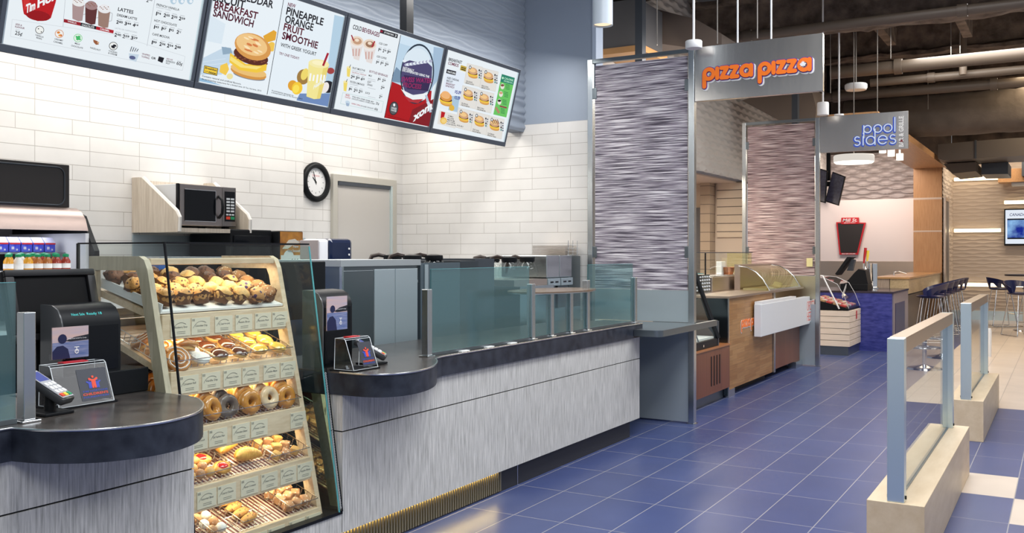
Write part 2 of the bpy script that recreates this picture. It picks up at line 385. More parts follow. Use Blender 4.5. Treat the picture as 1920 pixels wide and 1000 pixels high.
# bulkhead over the counters, wavy face towards the walkway
o = wavewall('wall_upper', -1.0, 7.8, 2.62, 5.0, lambda u, z, h: (-4.46 + h, u, z), WAVEG, pitch=0.075, L=0.62, amp=0.022)
struct(o, 'grey rippled bulkhead wall above the menu screens', 'wall')
struct(wavewall('wall_upper_pizza', 7.95, 21.2, 2.62, 5.0, lambda u, z, h: (-4.46 + h * 2.0, u, z), mat('lit_wave_panel', (0.50, 0.48, 0.46), 0.5), pitch=0.10, L=0.34, nu=0.04), 'pale grey rippled bulkhead wall above the pizza kitchen', 'wall')  # lighter copy of the same bulkhead panel, warm light put into its colour
struct(MB().box(-4.6, -4.462, -1.0, 21.2, 2.62, 5.2).build('trim_2', mat('bulkhead_body', (0.25, 0.29, 0.35), 0.6)), 'plain body and lower edge of the rippled bulkhead', 'trim')
struct(MB().box(XW - 0.1, -4.6, -1.0, 7.9, 3.05, 3.12).build('ceiling_soffit', WHITE), 'white soffit over the kitchen behind the counter', 'ceiling')
struct(MB().box(-8, 8, -5, 30, 5.2, 5.3).build('ceiling', CEIL), 'dark brown sprayed ceiling slab', 'ceiling')

# back door of the kitchen
d = struct(thing('door_1', 'grey steel back door in a brushed metal frame beside the clock', 'door', (XW, 7.2, 0)), 'grey steel back door in a brushed metal frame beside the clock', 'door')
DOORM = mat('door_grey', (0.56, 0.53, 0.49), 0.45)
FRAMEM = mat('door_frame_steel', (0.62, 0.60, 0.54), 0.35, 0.7)
mb = MB(); mb.box(XW, XW + 0.035, 6.70, 6.765, 0, 2.205, 0.004); mb.box(XW, XW + 0.035, 7.60, 7.665, 0, 2.205, 0.004); mb.box(XW, XW + 0.034, 6.76, 7.61, 2.14, 2.205, 0.004)
mb.build('door_frame', FRAMEM, d)
MB().box(XW + 0.001, XW + 0.012, 6.765, 7.575, 0, 2.14).build('door_leaf', DOORM, d)
MB().box(XW + 0.0005, XW + 0.03, 7.575, 7.60, 0, 2.14).build('door_edge', STEELB, d)
MB().box(XW + 0.012, XW + 0.03, 6.78, 7.56, 2.105, 2.139).build('door_closer', DGREY, d)
mb = MB(); mb.tube([(XW + 0.012, 7.50, 1.02), (XW + 0.06, 7.50, 1.02), (XW + 0.06, 7.38, 1.02)], 0.011); mb.build('door_handle', STEEL, d, smooth=40)

# pizza kitchen: far walls and soffit
PBACK = mat('kitchen_cream', (0.72, 0.60, 0.48), 0.6)
struct(MB().box(-6.05, -5.95, 7.95, 15.0, 0, 2.75).build('wall_kitchen', PBACK), 'cream side wall of the pizza kitchen', 'wall')
SLATX = brick('cream_slat_wall', (0.80, 0.66, 0.50), (0.82, 0.68, 0.52), (0.16, 0.12, 0.09), 4.0, 0.135, 0.007, 'XZ', 0.5, offset=0.0, bump=0.4, origin=(0, 2.62))
mb = MB(); mb.use(PBACK).box(-6.0, -4.47, 15.0, 15.1, 0, 2.65)
mb.use(SLATX).box(-4.92, -4.48, 14.95, 15.0, 1.72, 2.60)
struct(mb.build('wall_kitchen_end', PBACK), 'cream end wall of the pizza kitchen with dark slat lines', 'wall')
struct(MB().box(-5.12, -4.96, 14.72, 14.99, 0, 2.62).build('trim_3', brick('pillar_tile', (0.52, 0.40, 0.29), (0.55, 0.43, 0.31), (0.22, 0.17, 0.13), 2.0, 0.15, 0.006, 'XZ', 0.5, offset=0.0)), 'tan banded pier in the pizza kitchen', 'trim')
d2 = struct(MB().box(-5.36, -5.14, 14.90, 14.995, 0, 2.21).build('door_2', mat('dark_door', (0.13, 0.13, 0.14), 0.4)), 'dark grey door at the back of the pizza kitchen', 'door')
struct(MB().box(-6.0, -4.602, 7.95, 15.0, 2.60, 2.70).build('ceiling_kitchen', CREAM), 'cream soffit of the pizza kitchen', 'ceiling')

# bar end: back wall, wavy band, pillar, far wall
mb = MB(); mb.use(SHEET).box(-6.0, -2.72, 21.2, 21.3, 1.286, 2.605); mb.use(STEELW).box(-6.0, -2.72, 21.19, 21.3, 0, 1.286)
struct(mb.build('wall_bar', SHEET), 'pale pink wall above a brushed metal splashback behind the bar', 'wall')
struct(wavewall('wall_bar_upper', -4.44, -2.72, 2.605, 3.6, lambda u, z, h: (u, 21.28 - h * 1.5, z), WAVEP, pitch=0.09, amp=0.045, L=0.45, nu=0.03), 'greige rippled wall band above the bar', 'wall')
mb = MB(); mb.use(TANW).box(-2.73, -2.19, 21.0, 21.5, 0, 3.23); mb.use(mat('pillar_band', (0.62, 0.50, 0.40), 0.4)).box(-2.73, -2.19, 20.997, 21.0, 2.56, 2.60).box(-2.73, -2.19, 20.997, 21.0, 1.895, 1.925)
struct(mb.build('column', TANW), 'tan wood clad pillar at the end of the bar', 'column')
struct(wavewall('wall_seating_return', 21.0, 23.0, 0, 3.23, lambda u, z, h: (-2.185 + h * 0.6, u, z), WAVEC, pitch=0.09, amp=0.03, L=0.6), 'cream rippled return wall beside the pillar', 'wall')
struct(wavewall('wall_seating', -2.2, 5.0, 0.2, 3.9, lambda u, z, h: (u, 23.0 - h, z), WAVEC, pitch=0.075, amp=0.012, L=0.38, nu=0.045), 'cream rippled far wall of the seating area', 'wall')
struct(MB().box(-2.2, 5.0, 23.0, 23.1, 3.9, 5.2).build('wall_seating_upper', CEIL), 'dark wall strip above the cream rippled wall', 'wall')
struct(MB().box(-2.32, -2.205, 21.6, 23.0, 3.24, 5.2).build('wall_seating_corner', CEIL), 'dark wall strip above the cream return wall', 'wall')
struct(MB().box(-6.0, -2.2, 21.5, 21.6, 3.3, 5.2).build('wall_bar_top', CEIL), 'dark wall strip above the bar', 'wall')
struct(MB().box(-2.2, 5.0, 22.97, 23.02, 0, 0.2).build('baseboard_far', STEELB), 'steel baseboard under the cream rippled wall', 'baseboard')
struct(MB().box(-2.73, -2.10, 12.9, 21.0, 3.20, 3.30).build('trim_4', TANB), 'tan wood soffit running from the pillar to the bar sign', 'trim')
d3 = struct(thing('door_3', 'narrow steel framed doorway in the rippled return wall', 'door', (-2.17, 21.5, 0)), 'narrow steel framed doorway in the rippled return wall', 'door')
mb = MB(); mb.box(-2.16, -2.12, 20.99, 21.07, 0, 2.60); mb.box(-2.16, -2.12, 21.62, 21.70, 0, 2.60); mb.box(-2.16, -2.121, 21.07, 21.62, 2.53, 2.60); mb.build('door_frame', STEELW, d3)
MB().box(-2.15, -2.13, 21.07, 21.62, 0, 2.53).build('door_leaf', mat('leaf_grey', (0.16, 0.14, 0.13), 0.5), d3)  # leaf in one even dark grey

# LED strips on the far wall
LEDM = emis('led_strip', (1.0, 0.78, 0.48), 4.0)
for x0, x1, z, lab in ((-2.15, -1.235, 3.09, 'warm light strip at the top of the cream rippled wall by the pillar'), (-2.15, -1.225, 1.955, 'warm light strip at mid height on the cream rippled wall by the pillar'),
                       (-2.10, -0.55, 0.767, 'warm light strip behind the stools low on the cream rippled wall'), (-1.164, -0.3, 2.555, 'warm light strip just above the wall television')):
    t = thing('light_strip', lab, 'light', ((x0 + x1) / 2, 22.95, z), 'light strips on the far wall')
    MB().box(x0, x1, 22.925, 22.96, z - 0.035, z + 0.035, 0.012).build('diffuser', LEDM, t)
    MB().box(x0, x1, 22.961, 22.99, z - 0.042, z + 0.042).build('housing', WHITE, t)

# ---------------------------------------------------------------- ceiling services
def pipe(name, pts, r, lab, m=PIPEM, cat='pipe', n=12, group=None):
    o = MB().tube(pts, r, n).build(name, m, smooth=50); tag(o, lab, cat, group); return o
G = 'pipes under the dark ceiling'
def run(x0, x1, y, z0, z1, r, lab, coup=3):
    t = thing('ceiling_pipe', lab, 'pipe', (x0, y, z0), G)
    MB().tube([(x0, y, z0), (x1, y, z1)], r, 14).build('pipe_run', PIPEM, t, smooth=50)
    for k in range(coup):
        f = (k + 0.5) / coup; x = x0 + (x1 - x0) * f; z = z0 + (z1 - z0) * f
        MB().tube([(x - 0.05, y, z), (x + 0.05, y, z)], r * 1.25, 14).build('coupling', PIPEM, t, smooth=50)
run(-4.4, 2.5, 11.0, 4.03, 4.03, 0.055, 'long brown pipe crossing above the first hanging sign')
run(-2.9, 2.5, 13.9, 4.03, 4.06, 0.085, 'thick brown pipe behind the right edge of the first hanging sign')
run(-2.55, 2.5, 15.0, 4.03, 4.04, 0.06, 'brown pipe just below the thick brown pipe')
run(-4.4, 2.5, 16.0, 4.03, 4.01, 0.075, 'lowest brown pipe, just above the wrapped duct')
def beam(y, z0, z1, hw, lab):
    mb = MB(); vs = []; n = 90
    prof = [(-hw, z1), (-hw, z1 - 0.05), (-0.03, z1 - 0.09), (-0.03, z0 + 0.1), (-hw, z0 + 0.05), (-hw, z0), (hw, z0), (hw, z0 + 0.05), (0.03, z0 + 0.1), (0.03, z1 - 0.09), (hw, z1 - 0.05), (hw, z1)]
    m = len(prof)
    for i in range(n + 1):
        x = -4.4 + 8.4 * i / n
        for k, (a, z) in enumerate(prof):
            q = noise.noise(Vector((x * 3.1, a * 5, z * 5 + y))) * 0.05; q2 = noise.noise(Vector((x * 9, a * 7, z * 7))) * 0.025
            vs.append((x, y + a + q, z + q + q2))
    fs = []
    for i in range(n):
        for k in range(m): fs.append((i * m + k, i * m + (k + 1) % m, (i + 1) * m + (k + 1) % m, (i + 1) * m + k))
    struct(mb.add(vs, fs).build('beam', FIREP, smooth=30), lab, 'beam')
beam(9.6, 4.25, 4.75, 0.14, 'nearest rough fireproofed beam over the walkway')
beam(12.4, 4.28, 4.85, 0.16, 'rough fireproofed beam between the two hanging signs')
beam(15.4, 4.45, 5.1, 0.16, 'rough fireproofed beam over the bar counter')
beam(18.4, 4.45, 5.1, 0.16, 'farthest rough fireproofed beam')
for i, (x, y) in enumerate(((-1.2, 12.9), (0.0, 12.9), (1.1, 12.9), (-2.2, 12.9))):
    struct(MB().box(x - 0.06, x + 0.06, y - 0.5, y + 1.8, 4.5, 4.75).build('beam_joist', FIREP), 'short rough joist meeting the beam above the signs, %s from the left' % ['second', 'third', 'fourth', 'first'][i], 'beam')
# wrapped duct, wrinkled
vs = []; fs = []; n = 70; m = 20
for i in range(n + 1):
    x = -3.3 + 7.0 * i / n
    for k in range(m):
        a = 2 * PI * k / m; ca, sa = math.cos(a), math.sin(a)
        e = 0.35
        r = 0.34 * (1 + 0.05 * noise.noise(Vector((x * 5, ca * 2, sa * 2))) + (0.03 if i % 9 == 0 else 0))
        vs.append((x, 17.2 + (abs(ca) ** (1 - e)) * (1 if ca > 0 else -1) * r * 1.2, 3.765 + (abs(sa) ** (1 - e)) * (1 if sa > 0 else -1) * r))
for i in range(n):
    for k in range(m): fs.append((i * m + k, i * m + (k + 1) % m, (i + 1) * m + (k + 1) % m, (i + 1) * m + k))
tag(MB().add(vs, fs + [tuple(range(m))]).build('wrapped_duct', DUCTM, smooth=60), 'wide cloth wrapped air duct hanging behind the bar sign', 'duct')
t = thing('box_duct', 'grey brown rectangular duct with a rounded end above the light strips', 'duct', (-1.0, 19.2, 3.2))
MB().prism([(-2.04, 3.20), (-1.94, 3.16), (-0.9, 3.18), (3.0, 3.20), (3.0, 3.49), (-0.9, 3.50), (-1.6, 3.48), (-2.04, 3.46)], 'y', 18.9, 20.2).build('duct_body', BOXD, t)
MB().box(-1.43, -1.40, 18.885, 20.2, 3.17, 3.50).build('seam', DGREY, t)
MB().prism([(-2.0, 3.14), (-1.45, 3.15), (-1.45, 2.98), (-1.85, 2.95)], 'y', 19.4, 21.0).build('lower_elbow', PIPEM, t)
MB().prism([(-1.4, 3.16), (-0.95, 3.175), (-0.95, 2.95), (-1.4, 2.96)], 'y', 20.0, 21.2).build('branch', DGREY, t)
t = thing('wood_valance', 'stepped tan wood valance hanging beside the top light strip', 'valance', (-0.8, 22.5, 2.9))
MB().box(-1.247, 0.6, 22.3, 22.85, 2.95, 3.23).build('upper_board', TANB, t)
MB().box(-0.80, 0.6, 22.1, 22.29, 3.05, 3.40).build('step', DGREY, t)
MB().box(-1.0, 0.6, 22.4, 22.8, 2.88, 2.945).build('light_track', PALE, t)
# shapes above the first partition
t = thing('box_duct', 'grey rectangular duct with a wood underside above the first rippled screen', 'duct', (-4.2, 9.8, 3.64))
MB().box(-4.43, -3.96, 9.4, 10.1, 3.70, 4.2).build('duct_body', mat('grey_duct', (0.12, 0.12, 0.125), 0.5), t)
MB().box(-4.43, -3.90, 9.38, 10.1, 3.63, 3.695).build('underside', mat('duct_wood', (0.55, 0.30, 0.12), 0.5), t)
t = thing('ceiling_post', 'dark steel post rising to the ceiling behind the first rippled screen', 'post', (-3.86, 9.2, 3.2))
MB().box(-3.89, -3.81, 9.15, 9.25, 3.22, 5.2).build('shaft', DGREY, t); MB().box(-3.93, -3.77, 9.11, 9.29, 3.20, 3.219).build('foot_plate', DGREY, t)
MB().prism([(-4.40, 3.96), (-3.3, 3.70), (-3.3, 3.9), (-3.6, 4.1), (-4.40, 4.40)], 'y', 10.2, 10.9).build('sloped_duct', mat('taupe_duct', (0.17, 0.13, 0.105), 0.6), None)
tag(bpy.data.objects['sloped_duct'], 'sloping taupe duct between the dark post and the first hanging sign', 'duct')
t = thing('box_duct', 'rounded tan duct above the second rippled screen', 'duct', (-3.6, 15.2, 3.5))
MB().prism([(p_.x, p_.z) for p_ in (at(a_, b_, y=14.0) for a_, b_ in ((1385, 186), (1490, 150), (1516, 160), (1526, 200), (1524, 230), (1472, 232)))], 'y', 14.15, 14.9).build('duct_body', mat('tan_duct', (0.17, 0.13, 0.10), 0.55), t); q_ = at(1470, 160, y=14.5); MB().box(q_.x - 0.01, q_.x + 0.01, 14.4, 14.42, q_.z - 0.05, 5.2).build('hanger_strap', DGREY, t)
t = thing('ceiling_post', 'dark steel post rising to the ceiling behind the second rippled screen', 'post', (-3.25, 13.3, 3.2))
MB().box(-3.29, -3.21, 13.25, 13.35, 3.22, 5.2).build('shaft', DGREY, t); MB().box(-3.33, -3.17, 13.21, 13.39, 3.20, 3.219).build('foot_plate', DGREY, t)
# hanger wires
WIREM = mat('hanger_wire', (0.22, 0.20, 0.18), 0.5)
k = 0
for px, py0, py1, y in ((1232, 0, 85, 9.0), (1345, 0, 82, 9.0), (1420, 0, 72, 9.0), (1601, 70, 215, 12.6), (1645, 0, 210, 12.6), (1670, 60, 110, 13.0), (1783, 40, 105, 14.2), (1740, 145, 205, 16.5), (1800, 45, 100, 14.2), (1557, 62, 175, 13.5)):
    a = at(px, py1, y=y); b = Vector((a.x, a.y, 5.2))
    o = MB().tube([a, b], 0.006, 6).build('hanger_wire', WIREM)
    tag(o, 'thin hanger wire from the dark ceiling, %s from the left' % ['first', 'second', 'third', 'fifth', 'sixth', 'seventh', 'ninth', 'eighth', 'tenth', 'fourth'][k], 'wire', 'hanger wires'); k += 1
tag(MB().tube([(-1.27, 14.8, 4.0), (-1.27, 14.8, 5.2)], 0.05, 12).build('riser_pipe', PIPEM, smooth=50), 'short vertical brown pipe rising from the pipes to the ceiling', 'pipe')
t = thing('ceiling_dish', 'small round pale ceiling speaker among the brown pipes', 'speaker', (-2.6, 14.3, 3.8))
p = at(1605, 165, y=13.2)
t.location = p
MB().lathe([(0.02, -0.03), (0.13, -0.03), (0.145, 0.0), (0.145, 0.04), (0.13, 0.055)], p, 20).build('shell', PALE, t, smooth=40)
MB().tube([p + Vector((0, 0, 0.055)), Vector((p.x, p.y, 5.2))], 0.008, 6).build('stem', WIREM, t)

# ---------------------------------------------------------------- lights you can see
t = thing('can_light', 'white cylinder downlight hanging in front of the blue grey wall', 'light', (-3.027, 6.5, 3.19))
MB().lathe([(0.068, 0.006), (0.076, 0), (0.076, 0.9), (0.0, 0.9)], (-3.027, 6.5, 3.19), 24, cap=False).build('shade', mat('white_can', (0.72, 0.80, 0.86), 0.35), t, smooth=40)
MB().lathe([(0.0, 0.012), (0.066, 0.012)], (-3.027, 6.5, 3.19), 24, cap=False).build('lens', emis('can_glow', (1.0, 0.75, 0.5), 1.2), t)
MB().tube([(-3.027, 6.5, 4.09), (-3.027, 6.5, 5.2)], 0.012).build('stem', WHITE, t)
t = thing('drum_pendant', 'large glowing white drum lamp over the bar counter', 'light', (-2.79, 15.0, 2.83))
MB().lathe([(0.0, 0.0), (0.27, 0.0), (0.29, 0.02)], (-2.79, 15.0, 2.83), 32, cap=False).build('diffuser', emis('drum_glow', (1.0, 0.93, 0.82), 2.2), t, smooth=40)
MB().lathe([(0.29, 0.02), (0.295, 0.03), (0.295, 0.11), (0.28, 0.125), (0.0, 0.125)], (-2.79, 15.0, 2.83), 32, cap=False).build('shade', emis('drum_side', (0.95, 0.88, 0.80), 0.75), t, smooth=40)
MB().tube([(-2.79, 15.0, 2.955), (-2.79, 15.0, 5.2)], 0.006).build('cord', WIREM, t)
for k, (x, z, lab) in enumerate(((-2.536, 3.06, 'small white can spotlight under the bar sign, nearest the drum lamp'), (-2.408, 3.0, 'small white can spotlight under the bar sign, middle of three'), (-2.281, 2.93, 'small white can spotlight nearest the tan soffit edge'))):
    t = thing('spot_light', lab, 'light', (x, 16.0, z), 'can spotlights under the tan soffit')
    MB().lathe([(0.045, 0), (0.055, 0.0), (0.055, 0.11), (0.0, 0.11)], (x, 16.0, z), 16, cap=False).build('can', WHITE, t, smooth=40)
    MB().lathe([(0, 0.01), (0.05, 0.01)], (x, 16.0, z), 16, cap=False).build('lens', emis('spot_glow', (1, 0.8, 0.6), 1.5), t)
    MB().tube([(x, 16.0, z + 0.11), (x, 16.0, 3.2)], 0.012).build('stem', WHITE, t)
t = thing('canopy_pendant', 'white drum canopy on a rod beside the top of the first hanging sign', 'light', (-2.70, 7.6, 3.185))
MB().lathe([(0.0, 0), (0.066, 0), (0.07, 0.006), (0.07, 0.058), (0.066, 0.064), (0, 0.064)], (-2.70, 7.6, 3.185), 24, cap=False).build('canopy', WHITE, t, smooth=40)
MB().tube([(-2.70, 7.6, 3.249), (-2.70, 7.6, 5.2)], 0.011).build('rod', WHITE, t)
t = thing('can_light', 'white cylinder lamp on a rod between the two hanging signs', 'light', (-2.62, 12.2, 3.17))
p = at(1543, 216, y=12.2)
t.location = p
MB().lathe([(0.0, 0), (0.072, 0), (0.072, 0.15), (0.065, 0.16), (0, 0.16)], p, 24, cap=False).build('shade', WHITE, t, smooth=40)
MB().tube([p + Vector((0, 0, 0.16)), Vector((p.x, p.y, 5.2))], 0.011).build('rod', WHITE, t)
p = at(1893, 105, y=14.5)
t = thing('strip_lamp', 'long lamp glowing among the pipes at the upper right', 'light', p)
MB().box(p.x - 0.45, p.x + 0.5, 14.42, 14.58, p.z - 0.02, p.z + 0.02, 0.01).build('diffuser', emis('strip_glow', (1.0, 0.74, 0.45), 1.6), t)
MB().box(p.x - 0.45, p.x + 0.5, 14.42, 14.58, p.z + 0.021, p.z + 0.07).build('housing', BOXD, t)
# ================================================================ writing and strokes
_txt = {}
def text_geo(s, bold=0.0):
    k = (s, bold)
    if k not in _txt:
        cu = bpy.data.curves.new('t', 'FONT'); cu.body = s; cu.size = 1; cu.resolution_u = 3; cu.offset = bold; cu.fill_mode = 'FRONT'
        ob = bpy.data.objects.new('t', cu); COL.objects.link(ob)
        dg = bpy.context.evaluated_depsgraph_get(); me = bpy.data.meshes.new_from_object(ob.evaluated_get(dg))
        vs = [Vector((v.co.x, v.co.y, 0)) for v in me.vertices]; fs = [list(p.vertices) for p in me.polygons]
        bpy.data.objects.remove(ob); bpy.data.curves.remove(cu); bpy.data.meshes.remove(me)
        x0 = min(v.x for v in vs); x1 = max(v.x for v in vs)
        for v in vs: v.x -= x0
        _txt[k] = (vs, fs, x1 - x0)
    return _txt[k]
CAP = 0.70
def text_mb(mb, s, M, h, width=None, w=0.0, bold=0.0, shear=0.0, centre=False, col=None):
    """flat writing; M maps x right, y up, z outward; h is the capital height"""
    vs, fs, W0 = text_geo(s, bold); sy = h / CAP; sx = sy if width is None else width / W0
    dx = -W0 * sx / 2 if centre else 0
    if col: mb.use(col)
    return mb.add([Vector((v.x * sx + dx + shear * v.y * sy, v.y * sy, w)) for v in vs], fs, M)
def stroke_mb(mb, lines, wd, M, w0=0.0, w1=0.002, n=10):
    """rounded strokes with thickness"""
    top = w1
    for ln in lines:
        for i, p in enumerate(ln):
            w1 = w1 + 0.00003 if w1 < top + 0.0012 else top + 0.00001
            mb.prism([(p[0] + wd / 2 * math.cos(2 * PI * k / n), p[1] + wd / 2 * math.sin(2 * PI * k / n)) for k in range(n)], 'z', w0, w1, M)
            if i:
                q = ln[i - 1]; d = Vector((p[0] - q[0], p[1] - q[1])); L = d.length
                if L < 1e-6: continue
                nx, ny = -d.y / L * wd / 2, d.x / L * wd / 2; w1 += 0.00003
                mb.prism([(q[0] + nx, q[1] + ny), (q[0] - nx, q[1] - ny), (p[0] - nx, p[1] - ny), (p[0] + nx, p[1] + ny)], 'z', w0, w1, M)
    return mb
def arc(cx, cy, r, a0, a1, n=12, ry=None):
    ry = ry or r
    return [(cx + r * math.cos(math.radians(a0 + (a1 - a0) * i / n)), cy + ry * math.sin(math.radians(a0 + (a1 - a0) * i / n))) for i in range(n + 1)]
# frames for flat lettering: facing +x (right = +y), facing -y (right = +x)
def FX(x, y, z, tilt=0.0): return Matrix(((0, -math.sin(tilt) * -1, math.cos(tilt), x), (1, 0, 0, y), (0, math.cos(tilt), -math.sin(tilt), z), (0, 0, 0, 1)))
def FYm(x, y, z): return Matrix(((1, 0, 0, x), (0, 0, -1, y), (0, 1, 0, z), (0, 0, 0, 1)))

# ================================================================ COFFEE COUNTER
LAM = grain('grey_woodgrain_laminate', (0.33, 0.325, 0.30), (0.72, 0.70, 0.66), (9, 9, 0.45), 13, 0.45, (0.32, 0.68), cc=(0.55, 0.54, 0.51))
STONE = mat('dark_stone_edge', (0.012, 0.015, 0.024), 0.45, c2=(0.034, 0.040, 0.056), vscale=14, spec=0.3)
STONET = mat('brown_stone_top', (0.030, 0.027, 0.026), 0.27, c2=(0.075, 0.066, 0.060), vscale=10)
KICK = mat('black_kick', (0.022, 0.023, 0.028), 0.5)
TRIMS = mat('edge_trim', (0.72, 0.73, 0.74), 0.25, 1.0)
def counter(y0, y1, lab, kick0, kick1):
    t = thing('service_counter', lab, 'counter', (-3.25, (y0 + y1) / 2, 0))
    MB().box(-3.62, -2.95, y0, y1, 0.626, 0.795).build('upper_panel', LAM, t)
    MB().box(-3.62, -2.95, y0, y1, 0.145, 0.6195).build('lower_panel', LAM, t)
    MB().box(-3.60, -2.958, y0 + .004, y1 - .004, 0.619, 0.627).build('shadow_joint', BLACK, t)
    MB().box(-3.60, -3.0, kick0, kick1, 0.0, 0.144).build('toe_kick', KICK, t)
    return t
ca = counter(-0.6, 2.555, 'grey woodgrain counter base left of the pastry case', -0.6, 2.555)
cb = counter(3.435, 7.03, 'long grey woodgrain counter base right of the pastry case', 3.435, 6.95)
MB().box(-2.999, -2.996, 5.16, 5.168, 0, 0.144).build('kick_seam', TRIMS, cb)
mb = MB()
for i in range(64): mb.box(-2.998, -2.984, 3.45 + i * 0.0235, 3.45 + i * 0.0235 + 0.012, 0.012, 0.134)
mb.build('vent_grille', mat('glow_grille', (0.42, 0.36, 0.22), 0.35, 0.8), cb)  # yellow lamp glow put into the colour of the steel slats
lamp('toe_kick_lamp', (-2.99, 4.1, 0.135), (0.02, 1.6), 5.5, (1.0, 0.76, 0.32), (0, math.radians(-25), 0))
def worktop(poly, lab, name='counter_top'):
    t = thing(name, lab, 'counter top', (poly[0][0], poly[0][1], 0.797))
    mb = MB(); mb.prism(poly, 'z', 0.7975, 0.899); mb.build('edge_band', STONE, t, smooth=35)
    mb = MB(); mb.prism([(x, y) for x, y in poly], 'z', 0.8995, 0.907); mb.build('top_surface', STONET, t)
    return t
def smooth_pts(pts, n=5):
    out = []
    P = [pts[0]] + pts + [pts[-1]]
    for i in range(1, len(P) - 2):
        p0, p1, p2, p3 = [Vector(q) for q in P[i - 1:i + 3]]
        for k in range(n):
            t = k / n
            out.append(tuple(0.5 * ((2 * p1) + (p2 - p0) * t + (2 * p0 - 5 * p1 + 4 * p2 - p3) * t * t + (3 * p1 - p0 - 3 * p2 + p3) * t ** 3)))
    out.append(tuple(pts[-1])); return out
cl = smooth_pts([(-2.93, 1.80), (-2.80, 1.835), (-2.675, 1.925), (-2.61, 2.05), (-2.602, 2.17), (-2.64, 2.29), (-2.71, 2.385), (-2.80, 2.465), (-2.92, 2.535), (-3.05, 2.555)])
wl = worktop([(-3.62, -0.6), (-2.93, -0.6)] + cl + [(-3.62, 2.555)], 'dark stone counter top with a round end left of the pastry case')
MB().tube([(-2.929, -0.6, 0.904)] + [(x + 0.001, y, 0.904) for x, y in cl], 0.0045, 6).build('metal_edge', TRIMS, wl, smooth=60)
cr = smooth_pts([(-2.96, 3.425), (-2.83, 3.43), (-2.745, 3.46), (-2.69, 3.53), (-2.672, 3.63), (-2.69, 3.76), (-2.745, 3.90), (-2.83, 4.04), (-2.90, 4.13), (-2.93, 4.23)])
wr = worktop([(-3.62, 3.425)] + cr + [(-2.93, 7.045), (-3.62, 7.045)], 'dark stone counter top with a round end right of the pastry case')
MB().tube([(x + 0.001, y, 0.904) for x, y in cr] + [(-2.929, 7.045, 0.904)], 0.0045, 6).build('metal_edge', TRIMS, wr, smooth=60)

def screen(y0, y1, z1, posts, lab, gname='counter guards'):
    t = thing('glass_screen', lab, 'glass screen', (-2.985, (y0 + y1) / 2, 0.907), gname)
    g = MB().box(-2.990, -2.980, y0, y1, 0.925, z1).build('glass_pane', TEAL, t)
    MB().box(-2.9905, -2.9795, y0, y1, z1 + 0.0004, z1 + 0.002).build('pane_edge', EDGEG, t)
    MB().box(-2.998, -2.972, y0, y1, 0.908, 0.924).build('base_channel', STEELD, t)
    for py, pz in posts:
        p = MB().box(-3.005, -2.963, py - 0.021, py + 0.021, 0.915, pz, 0.003).build('post', STEEL, t)
        MB().box(-3.015, -2.952, py - 0.034, py + 0.034, 0.9075, 0.9145, 0.002).build('post_foot', CHROME, p)
    return t
screen(0.2, 1.846, 1.371, [(1.885, 1.272)], 'teal glass screen with a steel post at the far left end of the counter')
screen(4.20, 5.285, 1.379, [(4.165, 1.272), (5.315, 1.268)], 'large teal glass screen in front of the steel coffee cabinet')
screen(5.345, 5.545, 1.19, [(5.575, 1.195)], 'low narrow glass screen under the left half of the oval ledge')
screen(5.605, 5.83, 1.19, [(5.86, 1.195)], 'low glass screen under the right half of the oval ledge')
screen(5.89, 6.10, 1.19, [(6.128, 1.272)], 'low glass screen between the oval ledge and the far tall glass screen')
screen(6.155, 6.965, 1.381, [(6.995, 1.273)], 'tall teal glass screen at the far end of the counter beside the rippled screen')
t = thing('oval_ledge', 'oval brown hand-off ledge on the posts of the low glass screens', 'ledge', (-3.08, 5.82, 1.2))
mb = MB(); pts = [(-3.08 + 0.24 * math.cos(a * PI / 24), 5.80 + 0.475 * math.sin(a * PI / 24)) for a in range(48)]
mb.prism(pts, 'z', 1.203, 1.212).build('ledge_top', mat('bronze_top', (0.34, 0.24, 0.17), 0.22, 0.7), t, smooth=40)
MB().prism([(-3.08 + (x + 3.08) * 0.995, 5.8 + (y - 5.8) * 0.995) for x, y in pts], 'z', 1.197, 1.2028).build('edge_strip', STEEL, t, smooth=40)
for i in range(3):
    p = MB(); p.box(-2.97, -2.945, 4.45 + i * 0.27, 4.53 + i * 0.27, 0.9075, 0.913); tag(p.build('paper_slip', PAPER), 'small white paper slip at the foot of the large glass screen, %s from the left' % ['first', 'second', 'third'][i], 'paper', 'paper slips')

# pick-up shelf at the counter end
t = thing('pickup_shelf', 'dark metal pick-up shelf with rounded corner between counter and rippled screen', 'shelf', (-2.95, 7.4, 0.8))
poly = [(-3.60, 7.046), (-2.928, 7.046), (-2.926, 6.86)] + [(-2.76 + 0.06 * math.cos(math.radians(a)), 6.92 + 0.06 * math.sin(math.radians(a))) for a in range(-90, 1, 15)] + [(-2.70, 8.22), (-2.735, 8.22), (-2.735, 7.74), (-3.60, 7.74)]
MB().prism(poly, 'z', 0.815, 0.865).build('shelf_slab', STEELD, t, smooth=30)
MB().box(-3.55, -3.30, 7.10, 7.70, 0, 0.8145).build('shelf_support', STEELD, t)
